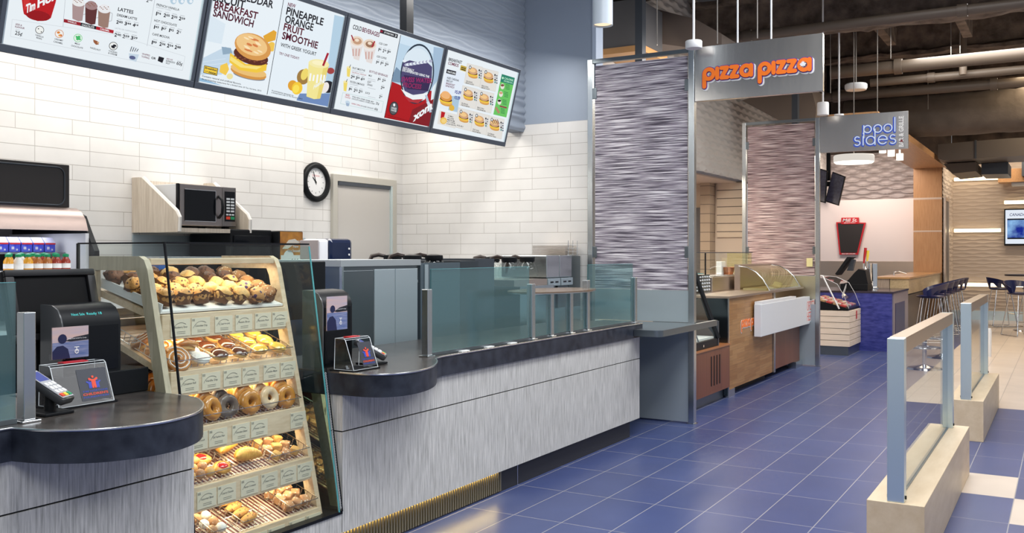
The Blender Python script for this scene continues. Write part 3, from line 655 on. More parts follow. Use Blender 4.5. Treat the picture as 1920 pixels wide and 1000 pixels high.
# ---------------------------------------------------------------- steel and coffee equipment
STB = mat('blued_steel_panel', (0.46, 0.54, 0.58), 0.38, 0.6, bump=0.04, bscale=50, stretch=(1, 1, 20))
t = thing('steel_cabinet', 'tall brushed steel cabinet standing behind the counter left of the glass screens', 'cabinet', (-4.0, 4.8, 0))
MB().box(-4.35, -3.76, 4.36, 5.13, 0.0, 1.385).build('cabinet_body', STEELD, t)
MB().box(-4.37, -3.74, 4.34, 5.15, 1.386, 1.425).build('top_rail', mat('satin_steel', (0.48, 0.52, 0.54), 0.5, 0.7), t)
MB().box(-3.759, -3.75, 4.37, 4.66, 0.1, 1.36, 0.002).build('dark_panel', STEELD, t)
MB().box(-3.759, -3.745, 4.665, 4.875, 0.1, 1.365, 0.002).build('side_panel', STB, t)
MB().box(-3.759, -3.745, 4.880, 5.12, 0.1, 1.365, 0.002).build('side_panel', STB, t)
MB().box(-3.755, -3.735, 4.345, 4.36, 0.05, 1.385).build('corner_trim', STEEL, t)
t = thing('brewer_cabinet', 'grey steel brewer cabinet with coffee pots on top behind the large glass screen', 'cabinet', (-4.0, 5.5, 0))
MB().box(-4.3, -3.75, 5.16, 5.64, 0.0, 1.27).build('cabinet_body', mat('grey_blue_box', (0.13, 0.17, 0.20), 0.4, 0.6), t); MB().box(-3.77, -3.75, 5.16, 5.64, 1.2705, 1.40).build('splash_guard', mat('grey_blue_guard', (0.13, 0.17, 0.20), 0.4, 0.6), t)
MB().box(-3.748, -3.742, 5.20, 5.24, 0.06, 1.39).build('corner_trim', STB, t)
MB().box(-4.3, -3.76, 5.66, 5.90, 0.0, 1.41).build('side_unit', mat('charcoal_box', (0.05, 0.06, 0.07), 0.4, 0.4), t)
MB().box(-4.4, -3.80, 5.92, 6.19, 0.0, 1.425).build('rear_unit', DGREY, t)
def coffee_pot(loc, rz, lab, fill=True):
    t = thing('coffee_pot', lab, 'coffee pot', (0, 0, 0), 'coffee pots behind the counter')
    P = [(0.02, 0.0), (0.072, 0.004), (0.082, 0.045), (0.07, 0.10), (0.045, 0.135), (0.05, 0.15)]
    MB().lathe(P, (0, 0, 0), 20, cap=False).build('pot_glass', CLEAR, t, smooth=60)
    MB().lathe([(0.046, 0.12), (0.056, 0.135), (0.054, 0.16), (0.02, 0.166), (0.0, 0.166)], (0, 0, 0), 20, cap=False).build('lid', BLACK, t, smooth=40)
    MB().tube([(0.045, 0, 0.155), (0.085, 0, 0.165), (0.125, 0, 0.155), (0.14, 0, 0.12), (0.15, 0, 0.04)], [0.012, 0.014, 0.014, 0.012, 0.009], 8).build('handle', mat('brown_handle', (0.03, 0.018, 0.014), 0.35), t, smooth=60)
    t.location = loc; t.rotation_euler = (0, 0, rz); t.scale = (1.18, 1.18, 1.12); return t
coffee_pot((-3.90, 5.27, 1.2715), -2.6, 'coffee pot with dark handle, first from the left on the brewer cabinet')
# pots sunk in the brewer wells
coffee_pot((-4.17, 5.40, 1.2715), -2.5, 'coffee pot with dark handle, second from the left on the brewer cabinet')
coffee_pot((-3.90, 5.53, 1.2715), -2.7, 'coffee pot with dark handle, third from the left on the brewer cabinet')
coffee_pot((-3.92, 6.62, 1.2515), -2.8, 'glass coffee pot with dark handle, leftmost by the steel brewers')
coffee_pot((-3.90, 6.88, 1.2515), -2.75, 'glass coffee pot with dark handle, just left of the steel brewers')
coffee_pot((-4.17, 6.76, 1.2515), -2.5, 'glass coffee pot half hidden behind the pot beside the steel brewers')
t = thing('pot_stand', 'steel stand carrying the coffee pots beside the steel brewers', 'stand', (-4.0, 6.75, 0))
MB().box(-4.3, -3.72, 6.45, 7.02, 0.0, 1.20).build('stand_base', STEEL, t); MB().box(-4.25, -3.78, 6.46, 7.01, 1.2005, 1.25).build('warmer_top', STEELW, t)
for i, lab in enumerate(('left steel coffee brewer with a white-slotted control panel', 'right steel coffee brewer with a white-slotted control panel')):
    y = 7.04 + i * 0.24
    t = thing('coffee_brewer', lab, 'coffee brewer', (-4.0, y, 1.1), 'steel coffee brewers')
    MB().box(-4.25, -3.80, y, y + 0.232, 1.255, 1.447, 0.006).build('brewer_body', STEEL, t)
    MB().box(-4.25, -3.83, y + 0.02, y + 0.212, 1.0, 1.249).build('brewer_column', STEELD, t)
    p = MB().box(-3.829, -3.785, y + 0.008, y + 0.224, 1.185, 1.250, 0.004).build('control_panel', STB, t)
    mb = MB()
    for k in range(2): mb.box(-3.784, -3.781, y + 0.04 + k * 0.09, y + 0.09 + k * 0.09, 1.212, 1.224)
    mb.build('switch', BLACKG, p)
MB().box(-4.3, -3.72, 7.03, 7.52, 0, 0.998).build('brewer_counter', STEEL); tag(bpy.data.objects['brewer_counter'], 'steel counter under the two coffee brewers', 'counter')
t = thing('filter_rack', 'slatted steel rack with a wire side on the wall behind the brewers', 'rack', (-4.5, 7.5, 1.45))
mb = MB()
for k in range(6): mb.box(-4.22, -3.88, 7.545, 7.76, 1.455 + k * 0.014, 1.462 + k * 0.014)
mb.build('rack_slats', STEELW, t); mb = MB()
for k in range(4): mb.tube([(-3.86, 7.545, 1.45 + 0.03 * k), (-3.86, 7.76, 1.45 + 0.03 * k)], 0.003, 6)
for k in range(3): mb.tube([(-3.86, 7.56 + 0.09 * k, 1.44), (-3.86, 7.56 + 0.09 * k, 1.58)], 0.003, 6)
mb.build('wire_side', CHROME, t); MB().box(-4.22, -3.85, 7.54, 7.78, 0.0, 1.44).build('rack_base', STEELD, t)
t.location = (-4.03, 7.66, 0)
for ch in t.children: ch.data.transform(TR(-4.5 + 4.03, 7.5 - 7.66, 1.45))
t = thing('back_counter', 'back work counter along the white tiled wall', 'counter', (-5.5, 4.6, 0))
MB().box(-5.84, -5.25, 3.68, 6.55, 0.0, 0.86).build('counter_body', DGREY, t); MB().box(-5.84, -5.22, 3.68, 6.55, 0.861, 0.90).build('counter_surface', STEEL, t)
MB().box(-5.845, -5.835, 4.5, 6.3, 0.902, 1.60).build('shade_panel', STB, t)  # blue-grey sheet stands in for the shade under the microwave shelf
ES_H = at(524, 460, x=-5.3).y - 0.03
t = thing('hot_box', 'black warming oven under the microwave shelf', 'oven', (-5.4, 5.3, 0.9))
MB().box(-5.8, -5.35, 4.98, ES_H, 0.905, 1.645, 0.01).build('oven_body', BLACK, t); MB().box(-5.349, -5.338, 5.0, ES_H - 0.03, 0.95, 1.60, 0.004).build('oven_door', BLACKG, t)
ES_ = at(525, 460, x=-5.3).y - 5.64
t = thing('espresso_machine', 'drink machine with an orange espresso picture panel beside the clock', 'drink machine', (-5.4, (ES_ + 5.7), 0.9))
MB().box(-5.8, -5.30, (ES_ + 5.63), (ES_ + 5.90), 0.905, 1.64, 0.008).build('machine_body', BLACK, t)
mb = MB()
mb.use(mat('poster_amber', (0.75, 0.33, 0.05), 0.3, c2=(0.35, 0.13, 0.03), vscale=9)).box(-5.299, -5.296, (ES_ + 5.64), (ES_ + 5.89), 1.32, 1.635)
mb.use(mat('poster_cream', (0.85, 0.78, 0.66), 0.3)).prism([((ES_ + 5.66), 1.50), ((ES_ + 5.73), 1.57), ((ES_ + 5.80), 1.58), ((ES_ + 5.86), 1.55), ((ES_ + 5.78), 1.53), ((ES_ + 5.72), 1.50)], 'x', -5.2955, -5.295)
mb.use(WHITE).box(-5.2955, -5.295, (ES_ + 5.645), (ES_ + 5.885), 1.325, 1.45)
mb.lathe([(0.0, 0), (0.06, 0)], (0, 0, 0), 20, Matrix(((0, 0, 1, -5.2945), (1, 0, 0, (ES_ + 5.73)), (0, 1, 0, 1.43), (0, 0, 0, 1))), cap=False)
text_mb(mb, 'Café Mocha', FX(-5.2945, (ES_ + 5.74), 1.555), 0.018, col=WHITE)
text_mb(mb, 'New', FX(-5.2945, (ES_ + 5.78), 1.51), 0.022, bold=0.02, col=WHITE); text_mb(mb, 'Hot Smoothie', FX(-5.2945, (ES_ + 5.72), 1.475), 0.020, bold=0.02, col=WHITE)
for q in range(3): stroke_mb(mb.use(BLACK), [arc((ES_ + 5.77) + 0.03 * q, 1.38, 0.014, 200, -40, 8, 0.04)], 0.004, FX(-5.2945, 0, 0), 0.0002, 0.0006, 5)
mb.build('picture_panel', WHITE, t)
t = thing('coffee_maker', 'white and dark blue bean coffee maker in front of the grey door', 'coffee maker', (-4.95, 5.8, 0.9))
p0 = at(601, 452, x=-4.7); p1 = at(662, 452, x=-4.7); y0, y1 = p0.y, p1.y; ym = at(618, 450, x=-4.7).y
o = MB().box(-5.19, -4.69, y0 - 0.30, y1 + 0.05, 0, 0.9035).build('machine_stand', STEELD); tag(o, 'dark steel stand under the bean coffee maker by the door', 'stand')
MB().box(-4.89, -4.715, y0 - 0.012, y0 - 0.0005, 0.905, 1.562, 0.003).build('grey_side', mat('mauve_grey', (0.33, 0.29, 0.29), 0.4), t)
MB().box(-4.89, -4.705, y0 + 0.001, ym, 0.905, 1.57, 0.02).build('white_side', mat('white_shell', (0.85, 0.85, 0.88), 0.25), t)
MB().box(-4.89, -4.70, ym + 0.001, y1, 1.20, 1.575, 0.03).build('dark_head', mat('midnight_plastic', (0.008, 0.016, 0.05), 0.1), t)
MB().box(-4.89, -4.76, ym + 0.001, y1 - 0.02, 0.905, 1.199).build('body_lower', DGREY, t)
mb = MB()
for i in range(5): mb.lathe([(0.0, 0.0), (0.008, 0.0), (0.008, 0.004), (0, 0.004)], (0, 0, 0), 10, FX(-4.699, y1 - 0.05, 1.50 - i * 0.045))
mb.build('button', WHITE, t); MB().box(-4.698, -4.695, ym + 0.04, ym + 0.11, 1.28, 1.33).build('display', emis('blue_display', (0.02, 0.05, 0.35), 1.0), t)
b = at(620, 520, x=-4.6); mb = MB()
mb.prism([(-4.66, 0.98), (-4.60, 0.98), (-4.70, 1.32), (-4.72, 1.32)], 'y', b.y - 0.08, b.y + 0.13); mb.build('bean_chute', mat('white_shell_slots', (0.80, 0.80, 0.83), 0.3), t)
mb = MB()
for i in range(5): mb.tube([(-4.612 - 0.0 - (i * 0.05) * 0.31, b.y + 0.05, 1.06 + i * 0.05), (-4.605 - (i * 0.05) * 0.31, b.y + 0.11, 1.06 + i * 0.05)], 0.007, 6)
mb.build('slot', DGREY, t)
r0 = at(615, 535, x=-4.46); mb = MB(); mb.lathe([(0.0, 0), (0.018, 0), (0.018, 0.02), (0.008, 0.025), (0.01, 0.08), (0.0, 0.08)], (r0.x, r0.y, r0.z), 12)
o = mb.build('red_tap', RED, smooth=40); tag(o, 'small red tap lever sticking up behind the right till', 'tap')
t2 = thing('drink_urn', 'dark steel urn under the red tap lever', 'urn', (r0.x, r0.y, 0))
MB().lathe([(0.0, 0), (0.07, 0), (0.07, r0.z - 0.02), (0.02, r0.z - 0.001), (0.0, r0.z - 0.001)], (r0.x, r0.y, 0), 20).build('urn_body', STEELD, t2, smooth=40)

# microwave on its wall bracket shelf
t = thing('wall_shelf', 'pale woodgrain bracket shelf on the white tiled wall', 'shelf', (-5.6, 4.8, 1.62))
BRK = grain('beige_woodgrain', (0.48, 0.40, 0.31), (0.70, 0.62, 0.52), (9, 9, 0.5), 8, 0.5)
pr = [(-5.848, 1.615), (-5.36, 1.615), (-5.355, 1.72), (-5.38, 1.76), (-5.74, 2.01), (-5.77, 2.015), (-5.848, 2.015)]
MB().prism(pr, 'y', 4.50, 4.53).build('side_panel', BRK, t); MB().prism(pr, 'y', 5.16, 5.19).build('side_panel', BRK, t)
MB().box(-5.848, -5.36, 4.531, 5.159, 1.615, 1.645).build('shelf_board', BRK, t); MB().box(-5.848, -5.83, 4.531, 5.159, 1.646, 2.0).build('back_board', BRK, t)
EDGM = mat('edging', (0.80, 0.76, 0.70), 0.4)
for y in (4.4995, 5.1595): MB().tube([(-5.36, y + 0.015, 1.62), (-5.355, y + 0.015, 1.72), (-5.38, y + 0.015, 1.76), (-5.74, y + 0.015, 2.01)], 0.014, 6).build('pale_edging', EDGM, t)
m = thing('microwave_oven', 'steel microwave oven on the woodgrain wall shelf', 'microwave', (-5.55, 4.8700, 1.646))
MB().box(-5.825, -5.4750, 4.5850, 5.1200, 1.665, 1.962, 0.004).build('body', PALE, m)
MB().box(-5.4750, -5.4550, 4.5800, 4.5950, 1.663, 1.965).build('door_edge', BLACK, m)
MB().box(-5.4740, -5.4480, 4.5960, 4.9850, 1.665, 1.963, 0.004).build('door', mat('micro_steel', (0.30, 0.27, 0.26), 0.3, 0.9), m)
MB().box(-5.4740, -5.4480, 4.9870, 5.1200, 1.665, 1.963, 0.004).build('control_side', mat('micro_steel_b', (0.26, 0.24, 0.23), 0.3, 0.9), m)
p = MB().box(-5.4470, -5.4420, 4.6350, 4.9150, 1.70, 1.925).build('door_window', BLACKG, m); mb = MB()
for a in ((4.6320, 4.9180, 1.697, 1.7005), (4.6320, 4.9180, 1.9245, 1.928), (4.9145, 4.9180, 1.70, 1.9245)): mb.box(-5.4475, -5.4410, *a)
mb.build('window_rim', TRIMS, p)
MB().tube([(-5.4450, 4.9500, 1.73), (-5.4050, 4.9450, 1.76), (-5.4000, 4.9450, 1.81), (-5.4050, 4.9450, 1.86), (-5.4450, 4.9500, 1.89)], 0.011, 8).build('handle', BLACK, m, smooth=60)
k = MB().box(-5.4470, -5.4430, 5.0100, 5.1050, 1.705, 1.93).build('keypad', BLACKG, m); mb = MB().use(PALE)
for i in range(5):
    for j in range(2): mb.box(-5.4425, -5.4410, 5.0200 + j * 0.042, 5.0530 + j * 0.042, 1.775 + i * 0.023, 1.789 + i * 0.023)
for j in range(3): mb.box(-5.4425, -5.4410, 5.0170 + j * 0.028, 5.0380 + j * 0.028, 1.750, 1.762)
mb.use(REDI).box(-5.4425, -5.4410, 5.0170, 5.0550, 1.72, 1.742); mb.use(GREEN).box(-5.4425, -5.4410, 5.0610, 5.0980, 1.72, 1.742)
mb.build('keys', PALE, k)
for x in (-5.78, -5.52):
    for y in (4.6200, 5.0800): MB().box(x - 0.02, x + 0.02, y - 0.02, y + 0.02, 1.6455, 1.6645).build('foot', BLACK, m)

# clock
t = thing('wall_clock', 'round black rimmed clock on the white tiled wall by the door', 'clock', (-5.9, 6.49, 2.11))
FC = Matrix(((0, 0, 1, -5.898), (1, 0, 0, 6.49), (0, 1, 0, 2.112), (0, 0, 0, 1)))
MB().lathe([(0.128, 0.0), (0.178, 0.0), (0.182, 0.012), (0.176, 0.03), (0.155, 0.04), (0.135, 0.034), (0.128, 0.016)], (0, 0, 0), 40, FC, cap=False).build('rim', BLACK, t, smooth=50)
MB().lathe([(0, 0.008), (0.132, 0.008), (0.132, 0.001)], (0, 0, 0), 40, FC, cap=False).build('dial', WHITE, t)
mb = MB().use(DGREY)
for i in range(12): mb.box(-0.0025, 0.0025, 0.092, 0.106, 0.0082, 0.009, M=FC @ Matrix.Rotation(i * PI / 6, 4, 'Z'))
text_mb(mb, 'Tim Hortons', FC @ TR(0, 0.05, 0.0086), 0.02, width=0.10, shear=0.2, centre=True, col=RED); mb.build('markings', DGREY, t)
mb = MB(); mb.box(-0.003, 0.003, -0.02, 0.10, 0.010, 0.012, M=FC @ Matrix.Rotation(0.32, 4, 'Z')); mb.box(-0.004, 0.004, -0.01, 0.06, 0.010, 0.012, M=FC @ Matrix.Rotation(0.75, 4, 'Z')); mb.lathe([(0, 0.014), (0.008, 0.014), (0.008, 0.009)], (0, 0, 0), 10, FC, cap=False)
mb.build('hands', BLACK, t)

# ---------------------------------------------------------------- open drinks cooler
t = thing('drinks_cooler', 'black open drinks cooler with a curved steel hood at the left edge', 'cooler', (-5.5, 2.9, 0))
Y0, Y1 = 2.2, 3.56
hd = MB().box(-5.84, -5.20, Y0, Y1, 1.742, 2.0, 0.004).build('header_panel', mat('brown_black_header', (0.030, 0.024, 0.022), 0.3), t)
mb = MB(); q = []
for cx, cz, a0 in ((Y1 - 0.07, 1.94, 90), (Y0 + 0.07, 1.94, 180), (Y0 + 0.07, 1.80, 270), (Y1 - 0.07, 1.80, 0)):
    for k in range(5): a = math.radians(a0 - 0 + k * 22.5 if a0 != 0 else -90 + 90 * k / 4 + 0); q.append((cx, cz, a))
ring = []
for cx, cz, s0 in ((Y1 - 0.08, 1.935, 0), (Y0 + 0.08, 1.935, 90), (Y0 + 0.08, 1.80, 180), (Y1 - 0.08, 1.80, 270)):
    for k in range(6): a = math.radians(s0 + 18 * k); ring.append((-5.198, cx + 0.045 * math.cos(a), cz + 0.045 * math.sin(a)))
MB().tube(ring, 0.005, 6, closed=True).build('header_bead', DGREY, hd, smooth=60)
hood = [(-5.20, 1.740), (-5.15, 1.738), (-5.10, 1.715), (-5.06, 1.67), (-5.035, 1.60), (-5.05, 1.60), (-5.075, 1.665), (-5.11, 1.70), (-5.16, 1.72), (-5.20, 1.722)]
MB().prism(hood, 'y', Y0, Y1 + 0.01).build('hood', mat('rose_steel', (0.34, 0.27, 0.25), 0.36, 1.0, bump=0.08, bscale=30, stretch=(1, 20, 1)), t, smooth=50)
MB().prism([(-5.84, 1.74), (-5.22, 1.737), (-5.10, 1.69), (-5.05, 1.60), (-4.98, 1.48), (-4.96, 0.3), (-5.84, 0.3)], 'y', Y1 + 0.011, Y1 + 0.045).build('side_panel', BLACK, t)
MB().box(-5.84, -5.80, Y0, Y1 + 0.01, 0.3, 1.735).build('back_liner', mat('cooler_liner', (0.25, 0.26, 0.30), 0.4), t)
MB().box(-5.795, -5.03, Y1 - 0.012, Y1 + 0.0105, 0.95, 1.585).build('side_liner', mat('cooler_white', (0.70, 0.70, 0.72), 0.4), t)
MB().box(-5.795, -5.0, Y0, Y1 - 0.013, 1.345, 1.365).build('shelf', mat('shelf_white', (0.75, 0.75, 0.76), 0.3), t)
MB().box(-5.795, -5.22, Y0, Y1 - 0.013, 1.462, 1.472).build('shelf', mat('shelf_grey', (0.16, 0.17, 0.19), 0.4), t)
MB().box(-5.795, -4.98, Y0, Y1 - 0.013, 1.02, 1.04).build('shelf', WHITE, t)
MB().box(-5.84, -4.95, Y0, Y1 + 0.04, 0.0, 0.30).build('cooler_base', BLACK, t)
lamp('cooler_lamp', (-5.25, 2.9, 1.60), (0.3, 1.1), 4, (0.85, 0.9, 1.0))
CARTB = mat('blue_carton', (0.03, 0.04, 0.50), 0.35, c2=(0.10, 0.13, 0.62), vscale=40); CARTW = mat('lilac_carton', (0.55, 0.54, 0.72), 0.4)
def carton(loc, lab, red=True):
    t = thing('drink_carton', lab, 'carton', loc, 'blue cartons in the cooler')
    x, y, z = loc
    MB().box(x - 0.04, x + 0.04, y - 0.033, y + 0.033, z, z + 0.055, 0.004).build('carton_body', CARTB, t)
    MB().prism([(x - 0.04, z + 0.0555), (x + 0.04, z + 0.0555), (x + 0.01, z + 0.088), (x - 0.01, z + 0.088)], 'y', y - 0.033, y + 0.033).build('gable_top', CARTW, t)
    if red: MB().box(x + 0.0405, x + 0.042, y - 0.032, y + 0.032, z + 0.046, z + 0.055).build('red_band', RED, t)
    mb = MB(); mb.box(x + 0.0405, x + 0.0415, y - 0.022, y - 0.006, z + 0.016, z + 0.032); mb.box(x + 0.0405, x + 0.0415, y + 0.006, y + 0.016, z + 0.010, z + 0.02); mb.build('label_mark', CARTW, t)
ORD = ['first', 'second', 'third', 'fourth', 'fifth', 'sixth', 'seventh', 'eighth', 'ninth', 'tenth', 'eleventh', 'twelfth', 'thirteenth', 'fourteenth', 'fifteenth', 'sixteenth', 'seventeenth', 'eighteenth']
for r, x in enumerate((-5.27, -5.40)):
    for i in range(7): carton((x, 3.455 - i * 0.073, 1.4725), 'blue drink carton, %s from the right in the %s row of the cooler' % (ORD[i], ['front', 'back'][r]))
JUI = [mat('juice_orange', (0.75, 0.35, 0.03), 0.15), mat('juice_amber', (0.45, 0.16, 0.04), 0.15), mat('juice_red', (0.35, 0.05, 0.03), 0.15), mat('milk_white', (0.80, 0.80, 0.76), 0.2)]
def bottle(loc, lab, jm, h=0.10, capm=GREEN):
    t = thing('juice_bottle', lab, 'bottle', loc, 'bottles in the cooler')
    MB().lathe([(0.0, 0), (0.024, 0.0), (0.026, 0.01), (0.026, h * 0.55), (0.014, h * 0.78), (0.013, h * 0.86), (0, h * 0.86)], loc, 14).build('bottle_body', jm, t, smooth=50)
    MB().lathe([(0.0, h * 0.80), (0.017, h * 0.80), (0.017, h * 0.95), (0.0, h)], loc, 14, cap=False).build('cap', capm, t, smooth=40)
    MB().lathe([(0.0266, h * 0.15), (0.0266, h * 0.42)], loc, 14, cap=False).build('wrap_label', PAPER, t, smooth=60)
for i in range(7): bottle((-5.06, 3.44 - i * 0.058, 1.366), 'green capped juice bottle, %s from the right in the front row under the cartons' % ORD[i], JUI[(2, 2, 1, 1, 0, 3, 0)[i]])
for i in range(5): bottle((-5.13, 3.42 - i * 0.07, 1.366), 'green capped bottle, %s from the right in the back row under the cartons' % ORD[i], JUI[(1, 2, 1, 3, 0)[i]], 0.105)
for i in range(4): bottle((-5.03, 3.30 - i * 0.07, 1.041), 'orange drink bottle on the lower cooler shelf, %s from the right' % ORD[i], JUI[(2, 0, 0, 0)[i]], 0.26, WHITE)
# blue box with white script behind the pastry case
t = thing('drink_sign_box', 'dark blue box with white beverage script behind the pastry case', 'sign', (-4.3, 3.9, 1.2))
a = at(300, 500, x=-4.4); b = at(424, 525, x=-4.4)
MB().box(-4.7, -4.41, a.y, b.y, 1.0, at(360, 486, x=-4.4).z).build('box_body', mat('royal_blue', (0.03, 0.08, 0.30), 0.3, c2=(0.05, 0.16, 0.42), vscale=6), t)
MB().box(-4.71, -4.40, a.y - 0.005, b.y + 0.005, at(360, 486, x=-4.4).z + 0.0005, at(360, 483, x=-4.4).z + 0.004).build('box_lid', STEEL, t)
mb = MB(); text_mb(mb, 'beverages', FX(-4.408, at(315, 505, x=-4.4).y, at(345, 503, x=-4.4).z), 0.035, width=at(388, 505, x=-4.4).y - at(315, 505, x=-4.4).y, bold=0.02, shear=0.15)
mb.build('script', WHITE, t)
t = thing('blender_counter', 'dark low steel counter behind the pastry case', 'counter', (-4.6, 4.0, 0)); MB().box(-4.75, -4.35, 3.3, 4.3, 0, 0.96).build('counter_body', DGREY, t); MB().box(-4.76, -4.34, 3.29, 4.31, 0.9605, 0.995).build('counter_surface', STEELD, t)
# ================================================================ MENU SCREENS
XBB, ZBB, TILT = -4.0, 2.345, math.atan(0.152 / 0.619)
YB = [2.378, 3.452, 4.525, 5.600, 6.671]; BH = 0.637
SCRW = emis('screen_white', (0.80, 0.86, 0.90), 1.0)
K_ = (0.012, 0.012, 0.018); MR = (0.15, 0.008, 0.045); WH = (0.86, 0.90, 0.92); RD = (0.48, 0.008, 0.012); GY = (0.45, 0.48, 0.52)
class Board:
    def __init__(s, i):
        s.M = FX(XBB, YB[i], ZBB, TILT); s.I = s.M.inverted(); s.W = YB[i + 1] - YB[i]; s.n = 0
        s.nrm = s.M.to_3x3() @ Vector((0, 0, 1)); s.P0 = Vector((XBB, YB[i], ZBB)); s.mb = MB(); s.txt = MB()
        s.sc = 1.0; s.ox = 0; s.oy = 0
    def uv(s, x, y):
        px, py = s.ox + x / s.sc, s.oy + y / s.sc
        a = (px - CX) / FPX; b = (HY - py) / FPX; D = Vector((-SN + CS * a, CS + SN * a, b)); O = Vector((0, 0, EYE))
        t = (s.P0 - O).dot(s.nrm) / D.dot(s.nrm); q = s.I @ (O + D * t); return q.x, q.y
    def lay(s): s.n += 1; return 0.0015 + 0.00012 * s.n
    def clip(s, poly):
        # keep drawings inside the lit area
        x0, x1, y0, y1 = 0.028, s.W - 0.028, 0.042, BH - 0.030
        for ax, lim, sg in ((0, x0, 1), (0, x1, -1), (1, y0, 1), (1, y1, -1)):
            out = []
            for k in range(len(poly)):
                p, q = poly[k - 1], poly[k]
                ip, iq = (p[ax] - lim) * sg >= 0, (q[ax] - lim) * sg >= 0
                if ip != iq:
                    t = (lim - p[ax]) / (q[ax] - p[ax]); out.append((p[0] + (q[0] - p[0]) * t, p[1] + (q[1] - p[1]) * t))
                if iq: out.append(q)
            poly = out
            if len(poly) < 3: return []
        return poly
    def poly(s, pts, c):
        q = s.clip([s.uv(*p) for p in pts]); w = s.lay()
        if q: s.mb.use(scr(c)).add([Vector((a, b, w)) for a, b in q], [tuple(range(len(q)))], s.M)
    def el(s, cx, cy, rx, ry, c, rot=0, n=24, a0=0, a1=360):
        r = math.radians(rot); pts = []
        for k in range(n):
            t = math.radians(a0 + (a1 - a0) * k / n); x, y = rx * math.cos(t), ry * math.sin(t)
            pts.append((cx + x * math.cos(r) - y * math.sin(r), cy + x * math.sin(r) + y * math.cos(r)))
        s.poly(pts, c)
    def line(s, x0, y0, x1, y1, wd, c):
        dx, dy = x1 - x0, y1 - y0; L = math.hypot(dx, dy); nx, ny = -dy / L * wd / 2, dx / L * wd / 2
        s.poly([(x0 + nx, y0 + ny), (x0 - nx, y0 - ny), (x1 - nx, y1 - ny), (x1 + nx, y1 + ny)], c)
    def frame(s, pts, wd, c):
        for k in range(len(pts)): s.line(*pts[k - 1], *pts[k], wd, c)
    def text(s, t, x0, y0, x1, y1, cap, c=K_, bold=0.0, lean=0.2):
        u0, v0 = s.uv(x0, y0); u1, v1 = s.uv(x1, y1); ut, vt = s.uv(x0 + lean * cap, y0 - cap); w = s.lay()
        vs, fs, W0 = text_geo(t, round(bold + 0.014, 4)); ex = Vector((u1 - u0, v1 - v0, 0)) / W0; ey = Vector((ut - u0, vt - v0, 0)) / CAP
        out = []
        for v in vs:
            p = Vector((u0, v0, w)) + ex * v.x + ey * v.y; p.x = min(max(p.x, 0.028), s.W - 0.028); p.y = min(max(p.y, 0.042), BH - 0.030); out.append(p)
        s.txt.use(scr(c)).add(out, fs, s.M)
    def prices(s, items, x0, y0, x1, y1, cap, c=K_):
        n = len(items)
        for i, p in enumerate(items):
            f = i / n; dx, dy = (x1 - x0) / n, (y1 - y0) / n; x, y = x0 + dx * i, y0 + dy * i
            k0 = 0.14 if p[0] == '1' else 0.30; k1 = 0.24 * len(p[1:]) * (1 - 0.25 * p[1:].count('1'))
            s.text(p[0], x, y, x + dx * k0, y + dy * k0, cap, c, 0.025)
            s.text(p[1:], x + dx * (k0 + .04), y + dy * (k0 + .04) - cap * 0.38, x + dx * (k0 + .04 + k1), y + dy * (k0 + .04 + k1) - cap * 0.38, cap * 0.58, c, 0.02)
            s.line(x + dx * .05 + cap * .3, y - cap * 1.35, x + dx * .65 + cap * .3, y + dy * .6 - cap * 1.35, cap * .16, GY)
    def burger(s, cx, cy, r, bun=(0.72, 0.36, 0.09), egg=True):
        s.el(cx + r * .05, cy + r * .75, r, r * .42, (0.62, 0.30, 0.06), 14); s.el(cx, cy + r * .55, r * 1.02, r * .42, (0.78, 0.42, 0.10), 14)
        if egg: s.el(cx - r * .03, cy + r * .30, r * 1.08, r * .40, (0.88, 0.60, 0.05), 14)
        s.el(cx, cy + r * .05, r * 1.02, r * .40, (0.10, 0.025, 0.012), 14)
        s.el(cx, cy - r * .35, r, r * .72, bun, 20); s.el(cx - r * .1, cy - r * .5, r * .72, r * .42, (0.88, 0.58, 0.26), 20)

def finish(i, b, lab, drawing, pic='picture'):
    t = thing('menu_screen', lab, 'menu board', (XBB, (YB[i] + YB[i + 1]) / 2, ZBB), 'menu screens above the counter')
    mb = MB(); W = b.W; g = 0.003
    for a in ((g, W - g, 0, 0.036), (g, W - g, BH - 0.026, BH)): mb.box(a[0], a[1], a[2], a[3], -0.04, 0.012, 0.002, M=b.M)
    for a in ((g, 0.024), (W - 0.024, W - g)): mb.box(a[0], a[1], 0.0362, BH - 0.0262, -0.04, 0.012, 0.002, M=b.M)
    mb.build('frame', FRAMEG, t)
    for u in (0.0275, W - 0.0275): MB().box(u - 0.003, u + 0.003, 0.037, BH - 0.027, 0.0, 0.011, M=b.M).build('inner_trim', STEELB, t)
    MB().box(0.0245, W - 0.0245, 0.0365, BH - 0.0265, -0.035, 0.001, M=b.M).build('screen', SCRW, t)
    b.mb.build(pic, SCRW, t); b.txt.build('lettering', SCRW, t)
    return t
